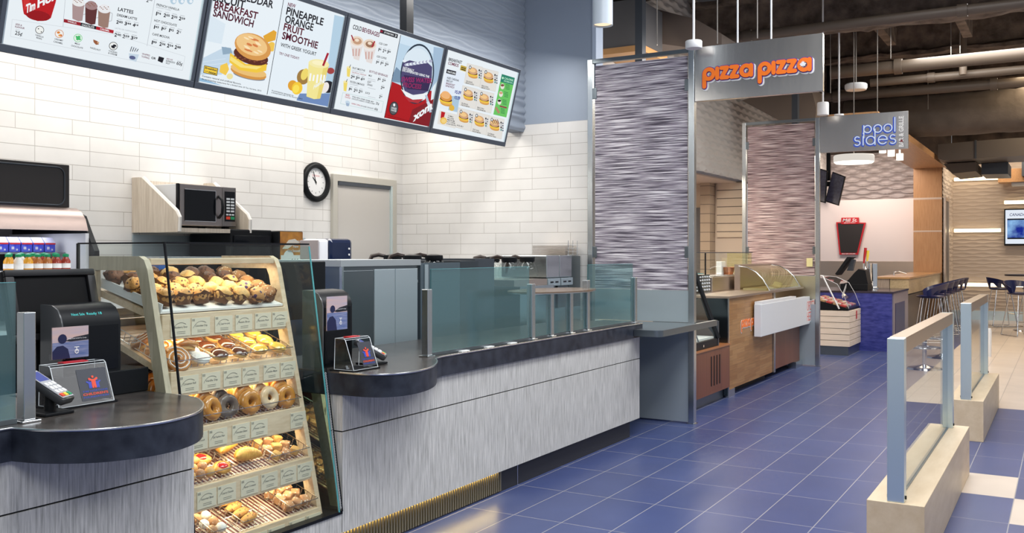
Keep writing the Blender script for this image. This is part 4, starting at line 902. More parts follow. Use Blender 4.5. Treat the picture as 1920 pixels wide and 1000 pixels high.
# --- first screen: hot drinks
b = Board(0); b.sc = 4.0
b.poly([(150, -100), (440, -100), (415, 20), (380, 135), (345, 155), (280, 158), (225, 138), (178, 105), (172, 80)], RD)
b.el(285, 118, 92, 38, (0.30, 0.004, 0.008), 8); b.poly([(165, -100), (230, -100), (215, 60), (178, 80)], (0.60, 0.03, 0.03))
b.text('Tim', 190, 98, 262, 66, 62, WH, 0.03, 0.05); b.text('Hortons', 278, 58, 560, -75, 62, WH, 0.03, 0.05)
b.line(492, -60, 470, 200, 3, GY); b.line(1165, -40, 1100, 345, 3, GY)
for cx, cy, c1, c2 in ((585, 60, (0.40, 0.28, 0.28), (0.80, 0.80, 0.80)), (680, 85, (0.11, 0.03, 0.03), (0.35, 0.22, 0.22)), (775, 110, (0.32, 0.20, 0.16), (0.80, 0.80, 0.82))):
    b.frame([(cx + 38, cy - 20), (cx + 62, cy - 10), (cx + 55, cy + 45), (cx + 30, cy + 50)], 7, (0.55, 0.58, 0.62))
    b.poly([(cx - 45, cy - 40), (cx + 45, cy - 22), (cx + 30, cy + 95), (cx, cy + 100), (cx - 45, cy + 80)], c1); b.el(cx, cy - 42, 48, 30, c2, 10); b.el(cx + 2, cy - 58, 34, 20, c2, 10)
    for k in range(7): b.el(cx - 30 + 10 * k, cy - 60 + 9 * (k % 3), 5, 3, (0.25, 0.10, 0.05))
b.poly([(472, 140), (600, 168), (594, 192), (470, 165)], (0.30, 0.01, 0.02)); b.poly([(600, 168), (716, 196), (712, 220), (594, 192)], K_); b.poly([(716, 196), (846, 226), (842, 250), (712, 220)], (0.42, 0.01, 0.02))
b.text('VANILLA', 498, 163, 565, 178, 12, WH); b.text('CHOCOLATE', 605, 191, 697, 212, 14, WH); b.text('CARAMEL', 742, 221, 812, 237, 13, WH)
b.text('LATTES', 875, 78, 990, 103, 25, K_, 0.01); b.text('DREAM LATTE', 868, 118, 1018, 151, 18, K_, 0.005); b.prices(['285', '344', '414'], 862, 174, 1045, 208, 24)
b.text('LATTE OR CAPPUCCINO', 852, 213, 1018, 247, 10, GY); b.prices(['200', '259', '329'], 847, 270, 1030, 304, 25)
b.text('2', 1085, 12, 1103, 16, 26); b.text('00', 1106, 2, 1130, 7, 14)
b.text('FRENCH VANILLA', 1162, 40, 1333, 80, 17); b.text('ENGLISH TOFFEE', 1160, 55, 1270, 80, 9, GY); b.prices(['174', '205', '235', '259'], 1157, 112, 1385, 160, 26)
b.text('HOT CHOCOLATE', 1143, 158, 1312, 197, 17); b.prices(['143', '167', '192', '211'], 1140, 212, 1365, 260, 25)
b.text('CAFÉ MOCHA', 1127, 260, 1257, 289, 17); b.prices(['199', '236', '254', '288'], 1122, 327, 1350, 374, 26)
for x in (1285, 1345, 1410): b.el(x, 0, 24, 30, (0.45, 0.60, 0.72)); b.el(x + 6, 8, 12, 12, (0.80, 0.86, 0.92))
b.frame([(75, 142), (840, 255), (1372, 420), (1352, 525), (62, 270)], 3, (0.62, 0.66, 0.70))
b.text('ADD A', 98, 183, 147, 194, 13, MR, 0.01); b.text('FLAVOUR', 95, 202, 166, 216, 13, MR, 0.01); b.text('EACH', 100, 222, 130, 228, 8, GY); b.text('25¢', 93, 255, 148, 267, 28)
for cx, cy, c in ((280, 221, K_), (427, 250, (0.62, 0.20, 0.05)), (567, 282, (0.12, 0.60, 0.20)), (832, 342, K_)):
    b.el(cx, cy, 33, 31, c, 10); b.el(cx, cy, 29, 27, (0.84, 0.86, 0.84), 10)
b.el(270, 212, 5, 4, K_); b.el(292, 236, 5, 4, K_); b.el(420, 240, 12, 9, (0.70, 0.22, 0.04)); b.el(436, 262, 12, 9, (0.62, 0.15, 0.03)); b.el(428, 262, 9, 8, (0.80, 0.35, 0.08))
for dx, dy in ((-9, -8), (8, -10), (-6, 8), (10, 7), (0, 0)): b.el(567 + dx, 282 + dy, 11, 8, (0.06, 0.48, 0.14), 30)
b.poly([(680, 292), (712, 305), (722, 330), (700, 332), (682, 312)], (0.30, 0.10, 0.04)); b.el(716, 316, 8, 7, (0.60, 0.36, 0.22)); b.el(834, 344, 20, 15, K_); b.el(822, 332, 7, 5, WH); b.el(846, 350, 6, 4, WH)
for t_, x0, y0, x1, y1 in (('VANILLA', 243, 262, 306, 281), ('BEAN', 252, 282, 292, 295), ('CREAMY', 388, 293, 452, 308), ('CARAMEL', 380, 312, 450, 329), ('MINT', 540, 325, 578, 338), ('CHOCOLATE', 512, 343, 600, 363), ('HAZELNUT', 655, 358, 732, 380), ('COOKIES', 793, 382, 857, 399), ('& CREAM', 790, 398, 855, 415)): b.text(t_, x0, y0, x1, y1, 12)
b.poly([(945, 395), (1022, 405), (1000, 460), (950, 445)], (0.55, 0.66, 0.76)); b.el(985, 368, 38, 24, (0.75, 0.82, 0.88), 20); b.el(972, 428, 24, 14, (0.10, 0.12, 0.25), 12)
for k in range(4): b.line(955 + 16 * k, 382, 968 + 16 * k, 345 + 6 * k, 5, K_)
b.text('WHIPPED', 1042, 405, 1102, 420, 13, MR); b.text('TOPPING', 1038, 425, 1098, 440, 13, MR); b.text('OR', 1112, 436, 1146, 444, 16, K_, 0.02); b.poly([(1170, 418), (1210, 430), (1196, 468), (1160, 452)], K_)
b.text('ADD AN', 1225, 440, 1272, 451, 11, MR); b.text('ESPRESSO', 1222, 457, 1290, 473, 12); b.text('SHOT', 1220, 473, 1250, 481, 12); b.text('EACH', 1308, 456, 1338, 463, 8, GY); b.text('60¢', 1300, 480, 1344, 490, 25)
finish(0, b, 'menu screen with hot drink prices and a red cup, leftmost of the row', None)
# --- second: breakfast sandwich and smoothie
b = Board(1); b.sc = 4.0; b.ox = 340
b.poly([(140, -160), (800, -160), (632, 720), (60, 580)], (0.80, 0.87, 0.92)); b.poly([(190, 100), (330, 180), (300, 330), (150, 300)], (0.70, 0.80, 0.88))
b.poly([(150, 440), (330, 350), (420, 400), (300, 560), (130, 560)], (0.55, 0.68, 0.80)); b.poly([(300, 350), (370, 360), (380, 400), (310, 410)], (0.28, 0.40, 0.52)); b.poly([(105, 570), (300, 640), (640, 712), (620, 760), (90, 640)], (0.30, 0.50, 0.70))
for k in range(5): b.line(120, 470 + 24 * k, 330, 440 + 34 * k, 2, (0.80, 0.88, 0.94))
b.text('CHEDDAR', 395, -18, 683, 62, 56, K_, 0.012); b.text('BISCUIT', 222, 0, 470, 62, 56, K_, 0.012); b.text('BREAKFAST', 240, 60, 566, 145, 54, (0.09, 0.006, 0.02), 0.012); b.text('SANDWICH', 232, 118, 534, 205, 54, (0.07, 0.005, 0.02), 0.012)
b.poly([(610, 270), (690, 225), (712, 240), (705, 300), (630, 322)], (0.75, 0.38, 0.03)); b.el(675, 350, 30, 36, (0.85, 0.55, 0.08)); b.poly([(290, 490), (340, 470), (355, 520), (330, 565), (282, 540)], (0.88, 0.58, 0.08)); b.el(360, 572, 24, 22, (0.85, 0.75, 0.35))
b.el(505, 570, 122, 26, (0.20, 0.24, 0.30), 12)
b.el(500, 545, 138, 44, (0.66, 0.30, 0.06), 14); b.el(500, 530, 138, 38, (0.82, 0.52, 0.18), 14); b.poly([(362, 395), (480, 480), (640, 480), (632, 530), (560, 545), (430, 525), (356, 465)], (0.88, 0.58, 0.05)); b.poly([(365, 420), (470, 490), (600, 500), (560, 520), (440, 505), (360, 450)], (0.92, 0.75, 0.22))
b.el(518, 420, 134, 62, (0.10, 0.022, 0.012), 17)
for k in range(14): b.el(400 + 18 * k, 418 + (k * 37 % 23) + 3 * k, 9, 6, (0.20, 0.06, 0.03))
b.el(530, 350, 142, 96, (0.68, 0.32, 0.08), 22); b.el(522, 335, 122, 76, (0.86, 0.56, 0.24), 22)
for k in range(16): a = k * 2.4; b.el(525 + 95 * math.cos(a) * ((k % 4 + 1) / 4), 338 + 58 * math.sin(a) * ((k % 4 + 1) / 4), 22, 6, ((0.66, 0.20, 0.06), (0.95, 0.76, 0.48))[k % 2], 25)
b.poly([(165, 488), (268, 512), (260, 568), (156, 544)], K_); b.poly([(168, 493), (263, 515), (256, 563), (160, 541)], (0.88, 0.60, 0.05)); b.text('Breakfast', 170, 513, 256, 534, 15, K_, 0.01); b.text('until', 166, 533, 190, 540, 9); b.text('noon', 196, 545, 250, 560, 17, K_, 0.02)
b.text('Contains natural and artificial flavours.', 145, 572, 440, 635, 12); b.text('At participating restaurants for a limited time. © Tim Hortons, 2015', 143, 594, 590, 685, 11)
b.poly([(768, -160), (1260, -160), (1090, 800), (632, 720)], (0.78, 0.86, 0.92)); b.poly([(1140, 110), (1215, 130), (1090, 800), (1050, 790)], (0.45, 0.62, 0.76)); b.poly([(880, 700), (1130, 700), (1090, 815), (850, 760)], (0.16, 0.26, 0.50))
b.line(775, -100, 632, 720, 4, K_)
b.text('NEW', 788, 44, 846, 60, 28, MR, 0.01); b.text('PINEAPPLE', 775, 104, 1052, 190, 55, K_, 0.012); b.text('ORANGE', 765, 165, 976, 230, 54, K_, 0.012); b.text('FRUIT', 755, 222, 905, 268, 52, (0.10, 0.006, 0.02), 0.012); b.text('SMOOTHIE', 743, 287, 1010, 364, 52, (0.08, 0.005, 0.02), 0.012)
b.text('WITH GREEK YOGURT', 733, 345, 1000, 418, 27); b.text('TRY ONE TODAY!', 722, 406, 872, 446, 19, MR)
b.el(1090, 650, 50, 46, K_); b.el(1070, 655, 26, 42, (0.85, 0.80, 0.78), 20); b.el(1110, 530, 28, 24, (0.35, 0.05, 0.05)); b.el(905, 575, 48, 58, (0.35, 0.20, 0.05), 12); b.el(915, 555, 26, 46, (0.85, 0.68, 0.15), 20); b.el(825, 640, 36, 40, (0.75, 0.36, 0.03)); b.el(858, 660, 40, 48, (0.90, 0.58, 0.04), 14); b.el(850, 665, 24, 32, (0.95, 0.75, 0.10), 14)
b.poly([(945, 460), (1098, 482), (1030, 738), (985, 742), (928, 722)], (0.88, 0.78, 0.30)); b.poly([(1060, 480), (1098, 482), (1032, 735), (1005, 740)], (0.80, 0.66, 0.18)); b.el(1022, 476, 77, 32, (0.90, 0.82, 0.42), 8); b.el(1018, 470, 48, 18, (0.95, 0.88, 0.55), 8)
b.line(1052, 492, 1090, 396, 16, (0.38, 0.01, 0.03))
for x in (960, 985, 1012, 1040, 1062): b.line(x, 545 + (x % 7) * 3, x - 8, 605 + (x % 5) * 8, 13, (0.92, 0.93, 0.92))
b.text('Healthy', 978, 668, 1058, 612, 34, WH, 0.01)
b.text('At participating restaurants for', 665, 680, 830, 720, 10); b.text('a limited time only. © Tim Hortons, 2015', 663, 695, 895, 745, 10)
finish(1, b, 'menu screen with breakfast sandwich and fruit smoothie pictures', None)
# --- third: cold drinks and the decaffeinated coffee picture
b = Board(2); b.sc = 4.0; b.ox, b.oy = 620, 30
b.text('COLD', 163, 96, 228, 114, 32, K_, 0.008); b.text('BEVERAGES', 233, 116, 362, 158, 32, MR, 0.008); b.poly([(372, 98), (504, 138), (498, 168), (366, 126)], K_); b.poly([(373, 106), (390, 111), (387, 124), (370, 119)], (0.30, 0.01, 0.04)); b.text('LIFT EVERYTHING', 398, 128, 470, 150, 13, WH); b.text('3', 478, 155, 490, 158, 16, WH)
for cx, cy, c in ((195, 195, (0.55, 0.32, 0.20)), (290, 218, (0.32, 0.17, 0.10))):
    b.poly([(cx - 48, cy + 15), (cx + 46, cy + 25), (cx + 15, cy + 140), (cx - 25, cy + 125)], (0.76, 0.70, 0.68)); b.el(cx, cy + 8, 52, 36, (0.82, 0.78, 0.76)); b.el(cx, cy - 8, 48, 36, (0.80, 0.66, 0.54), 10); b.el(cx + 2, cy - 6, 34, 24, c, 10); b.el(cx, cy - 14, 16, 12, (0.86, 0.72, 0.58), 10)
    for k in range(3): b.line(cx - 30 + 24 * k, cy + 50, cx - 28 + 20 * k, cy + 105, 9, (0.60, 0.36, 0.32))
b.line(152, 142, 168, 185, 9, (0.32, 0.01, 0.03)); b.line(327, 188, 305, 234, 10, (0.40, 0.01, 0.03))
b.text('ICED CAPP', 358, 210, 420, 226, 14); b.prices(['199', '279', '309'], 352, 262, 450, 286, 22); b.text('ICED COFFEE', 340, 308, 412, 326, 14); b.prices(['149', '179', '209'], 335, 356, 432, 380, 22)
for cx, cy in ((130, 412), (105, 520)): b.poly([(cx - 15, cy - 30), (cx + 15, cy - 25), (cx + 6, cy + 45), (cx - 14, cy + 40)], (0.85, 0.68, 0.15)); b.el(cx, cy - 28, 17, 9, (0.90, 0.80, 0.40)); b.line(cx + 4, cy - 25, cx + 14, cy - 48, 4, K_)
b.text('FRUIT SMOOTHIE', 155, 394, 250, 416, 14); b.text('STRAWBERRY BANANA', 150, 410, 240, 430, 8, GY); b.text('TROPICAL ORANGE', 150, 424, 258, 448, 8, (0.4, 0.05, 0.05)); b.prices(['289', '339', '429'], 143, 464, 252, 490, 22)
b.text('FROZEN LEMONADE', 137, 497, 243, 523, 14); b.text('STRAWBERRY', 134, 512, 200, 527, 8, GY); b.prices(['182', '202', '232'], 127, 557, 236, 582, 22)
b.text('BOTTLED BEVERAGES', 280, 420, 418, 458, 16, MR); b.text('MILK', 275, 450, 300, 456, 13); b.prices(['199', '229'], 343, 483, 408, 498, 20); b.text('SOFT', 265, 498, 292, 505, 13); b.text('DRINKS', 263, 517, 302, 527, 13); b.prices(['209'], 365, 544, 398, 552, 20); b.text('JUICE', 248, 578, 282, 587, 13); b.prices(['219'], 352, 612, 384, 620, 20)
for yy in (465, 478, 535, 600): b.line(268, yy, 325, yy + 14, 3, GY)
b.frame([(80, 572), (385, 640), (370, 722), (62, 655)], 3, (0.50, 0.66, 0.66)); b.text('ADD', 98, 594, 130, 602, 13, (0.5, 0.02, 0.03), 0.01); b.text('FLAVOUR', 95, 610, 135, 620, 11, (0.5, 0.02, 0.03)); b.text('VANILLA BEAN, CREAMY CARAMEL, MINT', 148, 606, 310, 648, 10); b.text('CHOCOLATE, HAZELNUT, COOKIES & CREAM', 145, 622, 315, 662, 10); b.text('25¢', 325, 660, 350, 666, 18)
b.text('WHIPPED TOPPING', 142, 658, 210, 675, 10, (0.4, 0.02, 0.05)); b.text('OR CLASSIC CHOCOLATE', 213, 676, 308, 698, 10); b.text('60¢', 315, 702, 340, 708, 18); b.el(115, 645, 18, 12, (0.55, 0.68, 0.80), 20); b.poly([(100, 648), (130, 655), (122, 676), (105, 672)], (0.35, 0.45, 0.60))
b.poly([(512, 140), (835, 240), (800, 400), (745, 560), (447, 500)], (0.50, 0.66, 0.80)); b.poly([(512, 140), (835, 240), (820, 300), (500, 200)], (0.62, 0.76, 0.88)); b.poly([(760, 230), (835, 240), (790, 480), (745, 540)], (0.36, 0.50, 0.66))
b.poly([(450, 440), (480, 380), (520, 420), (520, 500), (447, 490)], (0.18, 0.28, 0.40)); b.poly([(447, 490), (520, 520), (745, 560), (720, 860), (385, 772)], (0.42, 0.006, 0.010)); b.poly([(600, 700), (760, 620), (720, 860), (560, 830)], (0.22, 0.008, 0.014))
b.line(512, 140, 388, 772, 4, K_)
b.el(636, 432, 126, 226, (0.02, 0.035, 0.06), 5, 40); b.el(636, 434, 116, 214, (0.62, 0.74, 0.84), 5, 40); b.el(632, 345, 100, 105, (0.70, 0.80, 0.88), 5, 30)
b.poly([(527, 350), (580, 330), (640, 345), (700, 335), (748, 380), (745, 460), (720, 560), (640, 600), (545, 570), (512, 470)], (0.07, 0.06, 0.16)); b.poly([(535, 440), (740, 470), (715, 560), (560, 545)], (0.035, 0.02, 0.08))
for k in range(16): b.el(540 + 13 * k, 335 + (k * 29 % 31), 14, 11, ((0.80, 0.86, 0.92), (0.40, 0.42, 0.56))[k % 2])
b.poly([(512, 545), (600, 590), (715, 575), (690, 625), (640, 640), (560, 615)], (0.85, 0.88, 0.90)); b.poly([(530, 590), (600, 625), (680, 620), (640, 652), (570, 640)], (0.45, 0.03, 0.04)); b.line(700, 590, 735, 720, 18, (0.45, 0.55, 0.66)); b.line(712, 640, 742, 700, 22, (0.65, 0.72, 0.80))
b.text('NATURALLY', 525, 392, 608, 416, 17, WH, 0.01); b.text('DECAFFEINATED USING THE', 520, 410, 722, 462, 17, WH, 0.01); b.text('SWISS WATER', 512, 488, 742, 500, 34, (0.28, 0.02, 0.12), 0.02); b.text('PROCESS', 522, 528, 662, 545, 34, (0.26, 0.02, 0.10), 0.02)
b.el(457, 690, 34, 52, (0.03, 0.03, 0.035), 8); b.el(457, 690, 28, 44, (0.10, 0.10, 0.11), 8); b.text('SWISS', 438, 692, 476, 700, 13, WH); b.text('WATER', 435, 708, 476, 718, 13, WH); b.el(460, 664, 8, 11, WH)
b.text('xom', 600, 790, 742, 690, 60, WH, 0.03, 0.1); b.text('20% Arabica roast. Swiss water process is certified.', 412, 745, 580, 790, 8, (0.10, 0.002, 0.004)); b.text('Registered trademarks, 2015.', 410, 762, 540, 795, 8, (0.10, 0.002, 0.004))
finish(2, b, 'menu screen headed cold beverages with a big coffee glass picture', None)
# --- fourth: breakfast combos
b = Board(3); b.sc = 4.0; b.ox, b.oy = 620, 30
b.text('BREAKFAST', 882, 334, 982, 360, 22, K_, 0.01); b.text('COMBOS', 878, 362, 956, 384, 22, MR, 0.01); b.poly([(975, 368), (1022, 382), (1016, 420), (968, 405)], (0.55, 0.38, 0.04)); b.line(978, 385, 1012, 395, 6, K_); b.line(976, 398, 1010, 408, 7, K_)
b.poly([(868, 392), (1008, 432), (952, 722), (812, 690)], (0.76, 0.83, 0.92)); b.poly([(900, 600), (968, 600), (948, 722), (880, 706)], (0.40, 0.56, 0.70)); b.poly([(870, 398), (940, 416), (934, 446), (864, 428)], K_); b.text('FEATURE', 874, 423, 932, 438, 13, WH, 0.01)
for t_, x, y, x1, y1, c in (('AGED CHEDDAR', 868, 468, 958, 492, K_), ('BISCUIT', 866, 490, 912, 502, K_), ('BREAKFAST', 862, 510, 928, 528, MR), ('SANDWICH', 858, 528, 922, 545, MR)): b.text(t_, x, y, x1, y1, 14, c, 0.005)
b.burger(862, 622, 46, (0.70, 0.30, 0.06)); b.el(860, 590, 34, 26, (0.85, 0.45, 0.18), 20); b.text('$5.09', 925, 580, 972, 588, 24, (0.05, 0.06, 0.30), 0.02); b.text('$3.09', 922, 622, 965, 630, 24, (0.05, 0.06, 0.30), 0.02); b.el(905, 690, 20, 22, (0.75, 0.45, 0.05))
cards = ((1062, 425, ('SAUSAGE', 'BISCUIT')), (1178, 460, ('BACON', 'BISCUIT')), (1024, 590, ('SAUSAGE', 'ENGLISH MUFFIN')), (1142, 622, ('BACON', 'ENGLISH MUFFIN')), (986, 755, ('BAGEL BELT', '')), (1102, 785, ('TURKEY SAUSAGE', 'ENGLISH MUFFIN')), (1214, 815, ('FLATBREAD', 'BREAKFAST PANINI')))
for i, (cx, cy, lb) in enumerate(cards):
    b.poly([(cx - 42, cy - 72), (cx + 76, cy - 42), (cx + 52, cy + 108), (cx - 66, cy + 78)], (0.66, 0.63, 0.58)); b.poly([(cx - 40, cy - 69), (cx + 74, cy - 40), (cx + 50, cy + 104), (cx - 63, cy + 75)], (0.76, 0.74, 0.70))
    b.burger(cx, cy, 36, ((0.62, 0.36, 0.20), (0.66, 0.38, 0.20))[i % 2])
    if i == 6:
        for k in range(4): b.line(cx - 22 + 14 * k, cy - 42, cx - 8 + 14 * k, cy - 8, 5, (0.16, 0.06, 0.03))
    b.el(cx - 20, cy - 40, 9, 14, K_); b.el(cx - 20, cy - 40, 5, 9, WH); b.text(lb[0], cx - 52, cy + 66, cx - 4, cy + 79, 10); lb[1] and b.text(lb[1], cx - 54, cy + 80, cx + 8, cy + 96, 10)
    for k in range(4): b.el(cx + 48, cy - 18 + 18 * k, 5, 8, (K_, GY, K_, (0.05, 0.25, 0.25))[k]); b.line(cx + 56, cy - 14 + 18 * k, cx + 66, cy - 11 + 18 * k, 10, (0.12, 0.14, 0.2))
b.poly([(798, 705), (938, 738), (916, 842), (782, 805)], (0.76, 0.74, 0.70)); b.poly([(812, 712), (842, 720), (828, 772), (806, 762)], RD); b.el(828, 782, 26, 26, (0.80, 0.50, 0.10)); b.el(830, 784, 18, 16, (0.88, 0.64, 0.22))
for k, t_ in enumerate(('COMBO', 'INCLUDES', 'MEDIUM', 'HOT COFFEE', '& HASH BROWN')): b.text(t_, 862 - 3 * k, 748 + 15 * k, 900 + 5 * k, 760 + 16 * k, 10)
b.poly([(1266, 432), (1364, 462), (1300, 758), (1202, 735)], (0.14, 0.55, 0.12)); b.poly([(1266, 432), (1364, 462), (1352, 516), (1255, 490)], (0.02, 0.22, 0.14)); b.text('CALORIE', 1284, 470, 1350, 488, 14, (0.5, 0.85, 0.6), 0.01); b.text('INFORMATION', 1280, 488, 1345, 506, 11, (0.5, 0.85, 0.6)); b.el(1273, 462, 7, 9, (0.5, 0.85, 0.6))
for k, (cx, cy) in enumerate(((1270, 525), (1258, 582), (1246, 640), (1232, 705))):
    if k < 3: b.el(cx, cy, 15, 22, (0.80, 0.76, 0.70)); b.el(cx, cy - 8, 13, 9, ((0.20, 0.08, 0.05), (0.62, 0.34, 0.18), (0.03, 0.02, 0.02))[k])
    else: b.line(cx - 14, cy - 24, cx + 12, cy + 20, 17, (0.42, 0.24, 0.14))
    for q in range(4): b.line(cx + 24, cy - 16 + 11 * q, cx + 54, cy - 9 + 11 * q, 4, (0.02, 0.18, 0.06))
b.line(1248, 672, 1300, 686, 10, (0.28, 0.03, 0.06))
finish(3, b, 'menu screen headed breakfast combos, rightmost of the row', None)
for y, lab in ((5.68, 'black drop pole holding the right end of the menu screens'), (3.0, 'black drop pole holding the left end of the menu screens')):
    t = thing('drop_pole', lab, 'pole', (-4.02, y, 2.95), 'menu screen poles')
    if y > 4: q = at(770, 60, x=-3.98); y = q.y; t.location = (-4.02, y, 2.95)
    MB().box(-4.045, -3.985, y - 0.04, y + 0.04, 2.93, 5.2).build('pole', BLACK, t)
    MB().box(-4.06, -3.965, y - 0.10, y + 0.10, 2.74, 2.929, 0.003).build('bracket', BLACK, t)
# ================================================================ PASTRY CASE
MAPLE = grain('pale_maple', (0.62, 0.45, 0.28), (0.80, 0.64, 0.45), (6, 1.0, 6), 8, 0.45)
MAPLEV = grain('grey_maple_upright', (0.50, 0.42, 0.30), (0.68, 0.58, 0.44), (10, 10, 0.8), 6, 0.45)
TAGM = mat('ticket_card', (0.74, 0.66, 0.50), 0.5)
case = thing('pastry_case', 'glass fronted pastry case with pale wood shelves between the two counters', 'display case', (-3.3, 2.99, 0))
def xg(z): return -2.914 - 0.151 * z
def xl(z): return -2.94 - 0.227 * z
CY0, CY1 = 2.565, 3.405
MB().box(-3.66, -2.952, 2.557, 3.433, 0.145, 0.236).build('lower_panel', LAM, case)
MB().box(-3.66, -2.955, 2.557, 3.433, 0.0, 0.144).build('toe_kick', KICK, case)
MB().box(-3.69, -2.946, CY0 - 0.006, 3.432, 0.2365, 0.25).build('base_trim', BLACK, case)
mb = MB(); mb.add([(xg(0.25) , CY0, 0.25), (xg(1.5), CY0, 1.5), (xg(1.5), CY1, 1.5), (xg(0.25), CY1, 0.25), (xg(0.25) + 0.006, CY0, 0.25), (xg(1.5) + 0.006, CY0, 1.5), (xg(1.5) + 0.006, CY1, 1.5), (xg(0.25) + 0.006, CY1, 0.25)],
       [(0, 1, 2, 3), (7, 6, 5, 4), (0, 4, 5, 1), (1, 5, 6, 2), (2, 6, 7, 3), (3, 7, 4, 0)]); mb.build('front_glass', CLEAR, case)
prof = [(-3.69, 0.25), (xg(0.25) - 0.001, 0.25), (xg(1.5) - 0.001, 1.5), (-3.69, 1.5)]
MB().prism(prof, 'y', CY0, CY0 + 0.006).build('side_glass', CLEAR, case)
MB().prism(prof, 'y', CY1 - 0.006, CY1).build('side_glass', glass('side_glass_green', (0.90, 0.98, 0.95), ior=1.4), case)
MB().box(-3.69, xg(1.5), CY0, CY1, 1.5005, 1.506).build('top_glass', CLEAR, case)
mb = MB(); mb.box(xg(1.5) - 0.004, xg(1.5) + 0.01, CY0, CY1, 1.5065, 1.514); mb.box(-3.69, xg(1.5) - 0.0045, CY0 - 0.001, CY0 + 0.010, 1.5065, 1.513); mb.box(-3.69, xg(1.5) - 0.0045, CY1 - 0.01, CY1 + 0.001, 1.5065, 1.513)
mb.build('top_edge', BLACK, case)
mb = MB(); mb.tube([(xg(0.25) + 0.008, CY0, 0.25), (xg(1.51) + 0.008, CY0, 1.51)], 0.0055, 8); mb.build('corner_seal', BLACK, case)
MB().box(-3.70, -3.691, CY0, CY0 + 0.012, 0.25, 1.51).build('rear_seal', BLACK, case)
mb = MB(); mb.tube([(xg(0.25) + 0.007, CY1 + 0.001, 0.25), (xg(1.5) + 0.007, CY1 + 0.001, 1.5)], 0.004, 6); mb.build('glass_edge', EDGEG, case)
mb = MB()
for i in range(54): z = 0.27 + i * 0.0118; mb.torus(0.0045, 0.0012, 8, 4, TR(xg(z) + 0.012, CY1 + 0.010, z) @ R(0, PI / 2, 0))
mb.build('chain_trim', PALE, case)
MB().tube([(xg(0.25) + 0.010, CY1 + 0.020, 0.25), (xg(0.92) + 0.010, CY1 + 0.020, 0.92)], 0.004, 6).build('edge_gasket', BLACK, case)
MB().prism([(-3.66, 0.252), (xg(0.252) - 0.008, 0.252), (xg(0.795) - 0.008, 0.795), (-3.66, 0.795)], 'y', 3.415, 3.431).build('side_liner', mat('mirror_liner', (0.90, 0.86, 0.74), 0.03, 1.0), case)
MB().box(-3.665, -3.655, CY0 + 0.01, CY1 - 0.01, 0.252, 1.22).build('back_panel', mat('case_back', (0.05, 0.042, 0.03), 0.3), case)
MB().box(-3.665, -3.655, 3.02, CY1 - 0.01, 1.221, 1.43).build('back_door', BLACKG, case)
# side frames
def xs(z): return -2.945 - 0.227 * z
for y, nm in ((2.585, 'side_frame'), (3.325, 'side_frame')):
    mb = MB(); st = 0.062
    mb.prism([(xs(0.25), 0.25), (xs(1.40), 1.40), (xs(1.44) - 0.012, 1.44), (xs(1.455) - 0.04, 1.455), (-3.64, 1.455), (-3.64, 1.395), (xs(1.39) - st - 0.01, 1.395), (xs(1.36) - st, 1.36), (xs(0.25) - st, 0.25)], 'y', y, y + 0.028)
    mb.prism([(-3.64, 0.25), (-3.64, 1.394), (-3.60, 1.394), (-3.60, 0.25)], 'y', y, y + 0.028)
    mb.build(nm, MAPLEV if y < 3 else MAPLE, case)
MB().box(xs(1.44) - 0.03, xs(1.44) - 0.008, 2.614, 3.324, 1.418, 1.446, 0.004).build('top_bar', MAPLE, case)
SLS = [math.radians(a_) for a_ in (15, 20, 20, 20, 20)]; TZ = [1.205, 0.972, 0.738, 0.508, 0.278]; TN = ['top shelf', 'second shelf', 'third shelf', 'fourth shelf', 'bottom shelf']
STRIPE = brick('striped_liner', (0.70, 0.62, 0.55), (0.66, 0.58, 0.50), (0.16, 0.03, 0.03), 5.0, 0.022, 0.006, 'XY', 0.5, offset=0.0, bump=0.0)
TAGS = [['Blueberry Bran', 'Chocolate Chip', 'Carrot', 'Raisin Bran', 'Banana Nut', 'Fruit Explosion'], ['Cinnamon Roll', 'Vanilla Dip', 'Boston Cream', 'Chocolate Dip', 'Canadian Maple', 'Honey Dip'], ['Walnut Crunch', 'Old Fashion Plain', 'Chocolate Glazed', 'Honey Cruller', 'Sour Cream Glazed', 'Apple Fritter'],
        ['Assorted Bites', 'Cherry Danish', 'Butter Croissant', 'Cheese Croissant', 'Strawberry Bloom', 'Apple Bites'], ['Oatmeal Raisin', 'Chocolate Chunk', 'Peanut Butter', 'Triple Chocolate', 'Caramel Chunk', 'Ginger']]
TXTM = mat('ticket_ink', (0.10, 0.10, 0.09), 0.6)
